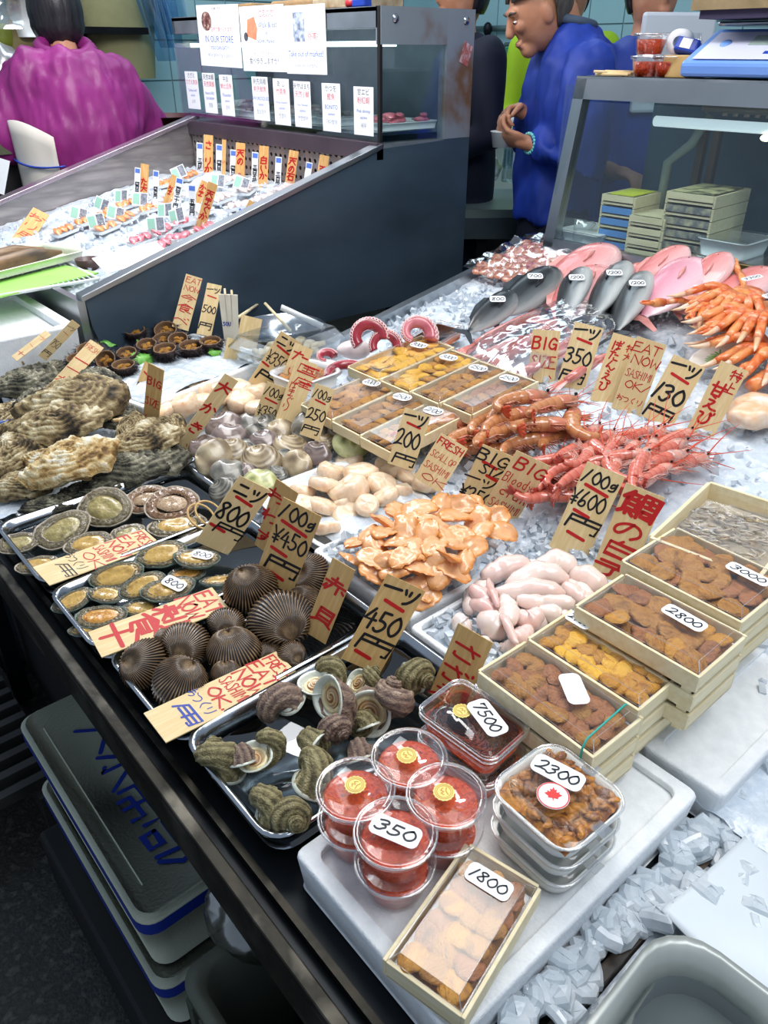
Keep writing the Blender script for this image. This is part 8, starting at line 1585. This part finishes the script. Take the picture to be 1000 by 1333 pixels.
# pipes, sink and counter at the back wall
t = thing('wall_pipes', 'grey water pipe with green handle and taps on the tiled wall', 'pipes', (0, 0, 0)); M_PIPE = pm('grey_pipe', ['6b7f80', '4f6162'], rough=.35, metal=.4)
def bw(px, py, X=4.36): return PX(px, py, X)
MB().tube([bw(618, 38), bw(690, 36)], .018, 10).obj('pipe', M_PIPE, t); MB().tube([bw(625, 55, 4.30), bw(655, 62, 4.30), bw(658, 58, 4.3), (*bw(690, 56, 4.3),)], .012, 8).obj('pipe', M_PIPE, t); MB().tube([bw(659, 62, 4.28), bw(659, 86, 4.28)], .018, 8).obj('green_handle', pm('green_handle', ['1e7a4c'], rough=.4), t); MB().tube([bw(690, 58, 4.3), bw(672, 72, 4.3), bw(668, 90, 4.3), bw(680, 98, 4.3), bw(700, 96, 4.3)], .014, 8).obj('pipe', M_DSTEEL, t)
for x in (635, 686): b = MB().ell((0, 0, 0), (.03, .03, .04), 10, 8).obj('valve', M_DSTEEL, t); b.location = bw(x, 38, 4.33)
t = thing('wash_sink', 'pale steel wash sink with wooden edge below the wall pipes', 'sink', (3.9, 3.0, 0)); MB().box((-.30, -.1, .80), (.40, 1.4, 1.13)).obj('basin', pm('pale_sink', ['a7bdb9', '8ca4a0'], sc=4, rough=.35), t, smooth=False, bevel=.01); MB().box((-.34, -.14, 1.13), (-.20, 1.44, 1.17)).obj('wooden_edge', pm('yellowed_edge', ['b9b083', '9c9469'], sc=10, rough=.5), t, smooth=False); MB().box((-.28, 0, 0), (.3, 1.2, .80)).obj('sink_stand', M_DSTEEL, t, smooth=False)
# left background: shelf with boxes, baskets, bags
t = thing('back_shelf', 'dark wall shelf at the upper left crowded with tubs', 'shelf', (0, 0, 0)); 
MB().box((.5, 4.30, 1.62), (2.1, 4.68, 1.65)).obj('board', M_DSTEEL, t, smooth=False); MB().box((.4, 4.55, .2), (1.98, 4.69, 1.62)).obj('dark_back', pm('dark_back', ['1d2226', '11151a'], rough=.7), t, smooth=False)
def pl(px, py, Y=4.35): return PY(px, py, Y)
for k, (x, y, w_, h_, m_, lb) in enumerate([(38, 22, .17, .16, M_CREAM, 'white plastic tub hanging beside the hair of the woman'), (56, 26, .10, .12, M_CREAM, 'smaller white tub partly behind the hair of the woman'), (8, 18, .16, .12, M_WRAP, 'wire and plastic basket at the top left corner')]):
    q = pl(x, y, 4.25); t = thing('wall_tub', lb, 'tub', (q[0], q[1], q[2]-h_/2)); dish(w_, .16, h_, .03, .015, .003, .006).obj('tub_body', m_, t)
q = pl(45, 62, 4.3); o = MB().ell((0, 0, 0), (.13, .09, .16), 20, 14).obj('cloth_sack', pm('tan_sack', ['a39265', '8c7b52'], sc=6, rough=.8)); o.location = q; tag(o, 'tan cloth sack behind the left shoulder of the woman', 'sack')
q = pl(5, 50, 4.3); o = MB().ell((0, 0, 0), (.07, .05, .06), 16, 12).obj('green_pouch', pm('olive_pouch', ['8f9a34', '6d7826'], sc=10, rough=.5)); o.location = q; tag(o, 'olive green pouch at the left edge above the bags', 'pouch')
q = pl(6, 100, 4.1); b = MB().ell((0, 0, 0), (.11, .09, .13), 22, 16)
for v in b.v:
    for i in range(len(v)): v[i] *= 1+.2*mn.noise(Vector(v[i]*18))
o = b.obj('plastic_bag', M_BAGW); o.location = q; tag(o, 'pale plastic bag at the left edge beside the magenta sleeve', 'bag')
# hanging woven basket and blue bags
M_WEAVE = pm('woven_basket', ['b7b486', '99976a'], sc=4, rough=.7)
t = thing('hanging_basket', 'pale green woven basket hanging on the wall right of the woman', 'basket', (0, 0, 0)); q = pl(160, 45, 4.45); 
b = MB(); A = np.zeros((40, 60, 3))
for i in range(40):
    for j in range(60):
        z = i/39; a = 2*PI*j/60; r = (.135+.045*z)*(1 if True else 1); r *= 1+.018*math.sin(j*PI/2+i*PI)*(1) ; A[i, j] = (q[0]+r*math.cos(a)*1.15, q[1]+.02+r*.6*math.sin(a), q[2]-.20+.40*z)
b.grid(A, cv=True); b.obj('weave', M_WEAVE, t); MB().tube([(q[0]+.207*math.cos(a), q[1]+.02+.108*math.sin(a), q[2]+.20) for a in np.linspace(0, 2*PI, 30)], .008, 8, cap=False).obj('rim', M_WEAVE, t)
t = thing('hanging_bags', 'bunch of translucent blue plastic bags hanging above the basket', 'bags', pl(195, 8, 4.30)); M_BB = clear('blue_bag_film', 'a9d0ea', .25, .4, .25, 'cfe6f6')
for k in range(3):
    A = np.array([[((u-.5)*.16*(1.2-v*.5)+.05*k+.06*v, .03*math.sin(u*9+k)+.02*k, .12-v*(.36-.06*k)) for v in np.linspace(0, 1, 14)] for u in np.linspace(0, 1, 18)]); MB().grid(A).obj('bag_sheet', M_BB, t)
# dark red tub edge by the woman
q = PY(212, 150, 3.75); t = thing('maroon_bucket', 'dark maroon bucket showing beside the jacket above the trough rim', 'bucket', (q[0], q[1], q[2]-.36)); MB().lathe([(0, 0), (.13, 0), (.17, .36), (.175, .36), (.165, .36), (.125, .02), (0, .02)], 30).obj('bucket_body', pm('maroon_plastic', ['5e1f1f', '3f1616'], rough=.4), t)
# work table in front of the woman
t = thing('work_table', 'low work table with colourful packs at the left edge in front of the woman', 'table', (1.10, 3.92, 0)); MB().box((-.45, -.25, 1.18), (.25, .25, 1.22)).obj('table_top', pm('olive_top', ['5b6148', '474d3a'], sc=6, rough=.5), t, smooth=False); MB().box((-.4, -.2, 0), (.2, .2, 1.18)).obj('table_base', M_BLACK, t, smooth=False)
for k, (x, y, cc) in enumerate([(14, 178, 'd25a78'), (24, 174, 'e39a4a'), (34, 172, 'c97fb8'), (44, 172, '7c5fa8')]):
    o = MB().box((-.03, -.02, 0), (.03, .02, .03)).obj('food_pack', pm('pack_'+cc, [cc, 'e8dcd8'], sc=40, rough=.4), smooth=False, bevel=.006); p = P(x, y+5, 1.22); o.location = p; o.rotation_euler = (0, .2, k); tag(o, ['pink', 'orange', 'lilac', 'violet'][k]+' wrapped food pack on the work table at the left edge', 'pack', 'packs on the work table')
# left foreground: wire rack with dried fish tray, foam box, green sheet
rk = thing('wire_rack', 'white wire rack at the left edge holding a fish tray over a green sheet', 'rack', (0, 0, 0)); M_WIRE = pm('white_wire', ['dfe6e0'], rough=.35)
def rq(px, py, z=1.0): return P(px, py, z)
c0, c1, c2 = rq(-60, 395), rq(128, 363), rq(40, 318); e1 = c1-c0; e2 = rq(-60, 330)-c0
MB().tube([c0, c1, c2, c2-e1*.9], .005, 6).obj('rim_wire', M_WIRE, rk)
wr_ = MB().tube([(0, 0, 0), (1, 0, 0)], .0016, 5)
for k in range(26):
    f = k/25; a = c0+(c1-c0)*f; b = (c2-e1*.9)+(e1*.9)*f; MB().tube([a, b], .0018, 5).obj('wire', M_WIRE, rk)
mb = MB(); a = rq(-40, 392, .99); mb.box((-.16, -.06, 0), (.16, .10, .004)); o = mb.obj('green_sheet', pm('lime_sheet', ['a6dd72', '8fcf5c'], sc=5, rough=.5), smooth=False); o.location = rq(48, 368, .998); o.rotation_euler = (0, 0, .25); tag(o, 'lime green sheet lying on the wire rack', 'sheet')
t = thing('fish_tray', 'pale plastic tray with two dark grilled fish on the wire rack', 'tray', rq(20, 345, 1.01), (0, 0, .35)); dish(.36, .22, .02, .02, .01, .002, .004).obj('tray_body', pm('pale_green_plastic', ['dfe3cf'], rough=.4), t)
for k in range(2):
    o = MB().tube([(-.15, 0, .015), (-.08, .015, .02), (.04, .02, .022), (.13, 0, .018)], [.004, .022, .024, .005], 12, flat=1).obj('dried_fish', pm('dried_fish', ['2c2a26', '8c6c48', '4f453a'], sc=9, rough=.45, stretch=(1, 8, 1)), t); o.location = (0, -.05+k*.075, 0)
o = MB().box((-.02, -.03, 0), (.02, .03, .001)).obj('paper_tag', M_LABEL, t, smooth=False); o.location = (-.08, .02, .045)
for (x, y) in ((60, 350),): pass
t = foam_box('white foam box below the wire rack at the left edge', .28, .66, 1.97, 2.42, .83, .12, .02, .03)
o = MB().box((.25, 1.99, .0), (.72, 2.5, .82)).obj('side_cabinet', pm('slate_cabinet', ['3e4a54', '2c363e'], sc=4, rough=.4, metal=.3), smooth=False, bevel=.01); tag(o, 'slate grey cabinet under the foam box at the left edge', 'cabinet')
for k, (x, y, w_, lb) in enumerate([(3, 220, .05, 'white paper sheet corner at the left edge above the trough'), ]):
    o = MB().box((-.05, -.001, -.05), (.05, .001, .05)).obj('paper_card', M_LABEL, smooth=False); o.location = PY(x-16, y+5, 2.7); o.rotation_euler = (-.3, .3, yaw(0)); tag(o, lb, 'paper')
# white tub rims around urchin ice at the left edge of the trough (dark pot)
t = thing('dark_pot', 'small dark pot sunk in the bright ice by the wire rack', 'pot', T(116, 350, .0)); MB().lathe([(0, 0), (.03, 0), (.036, .03), (.03, .03), (.026, .01), (0, .01)], 20).obj('pot_body', pm('brown_pot', ['4c3634'], rough=.4), t)
# ceiling far above, only to close the hall
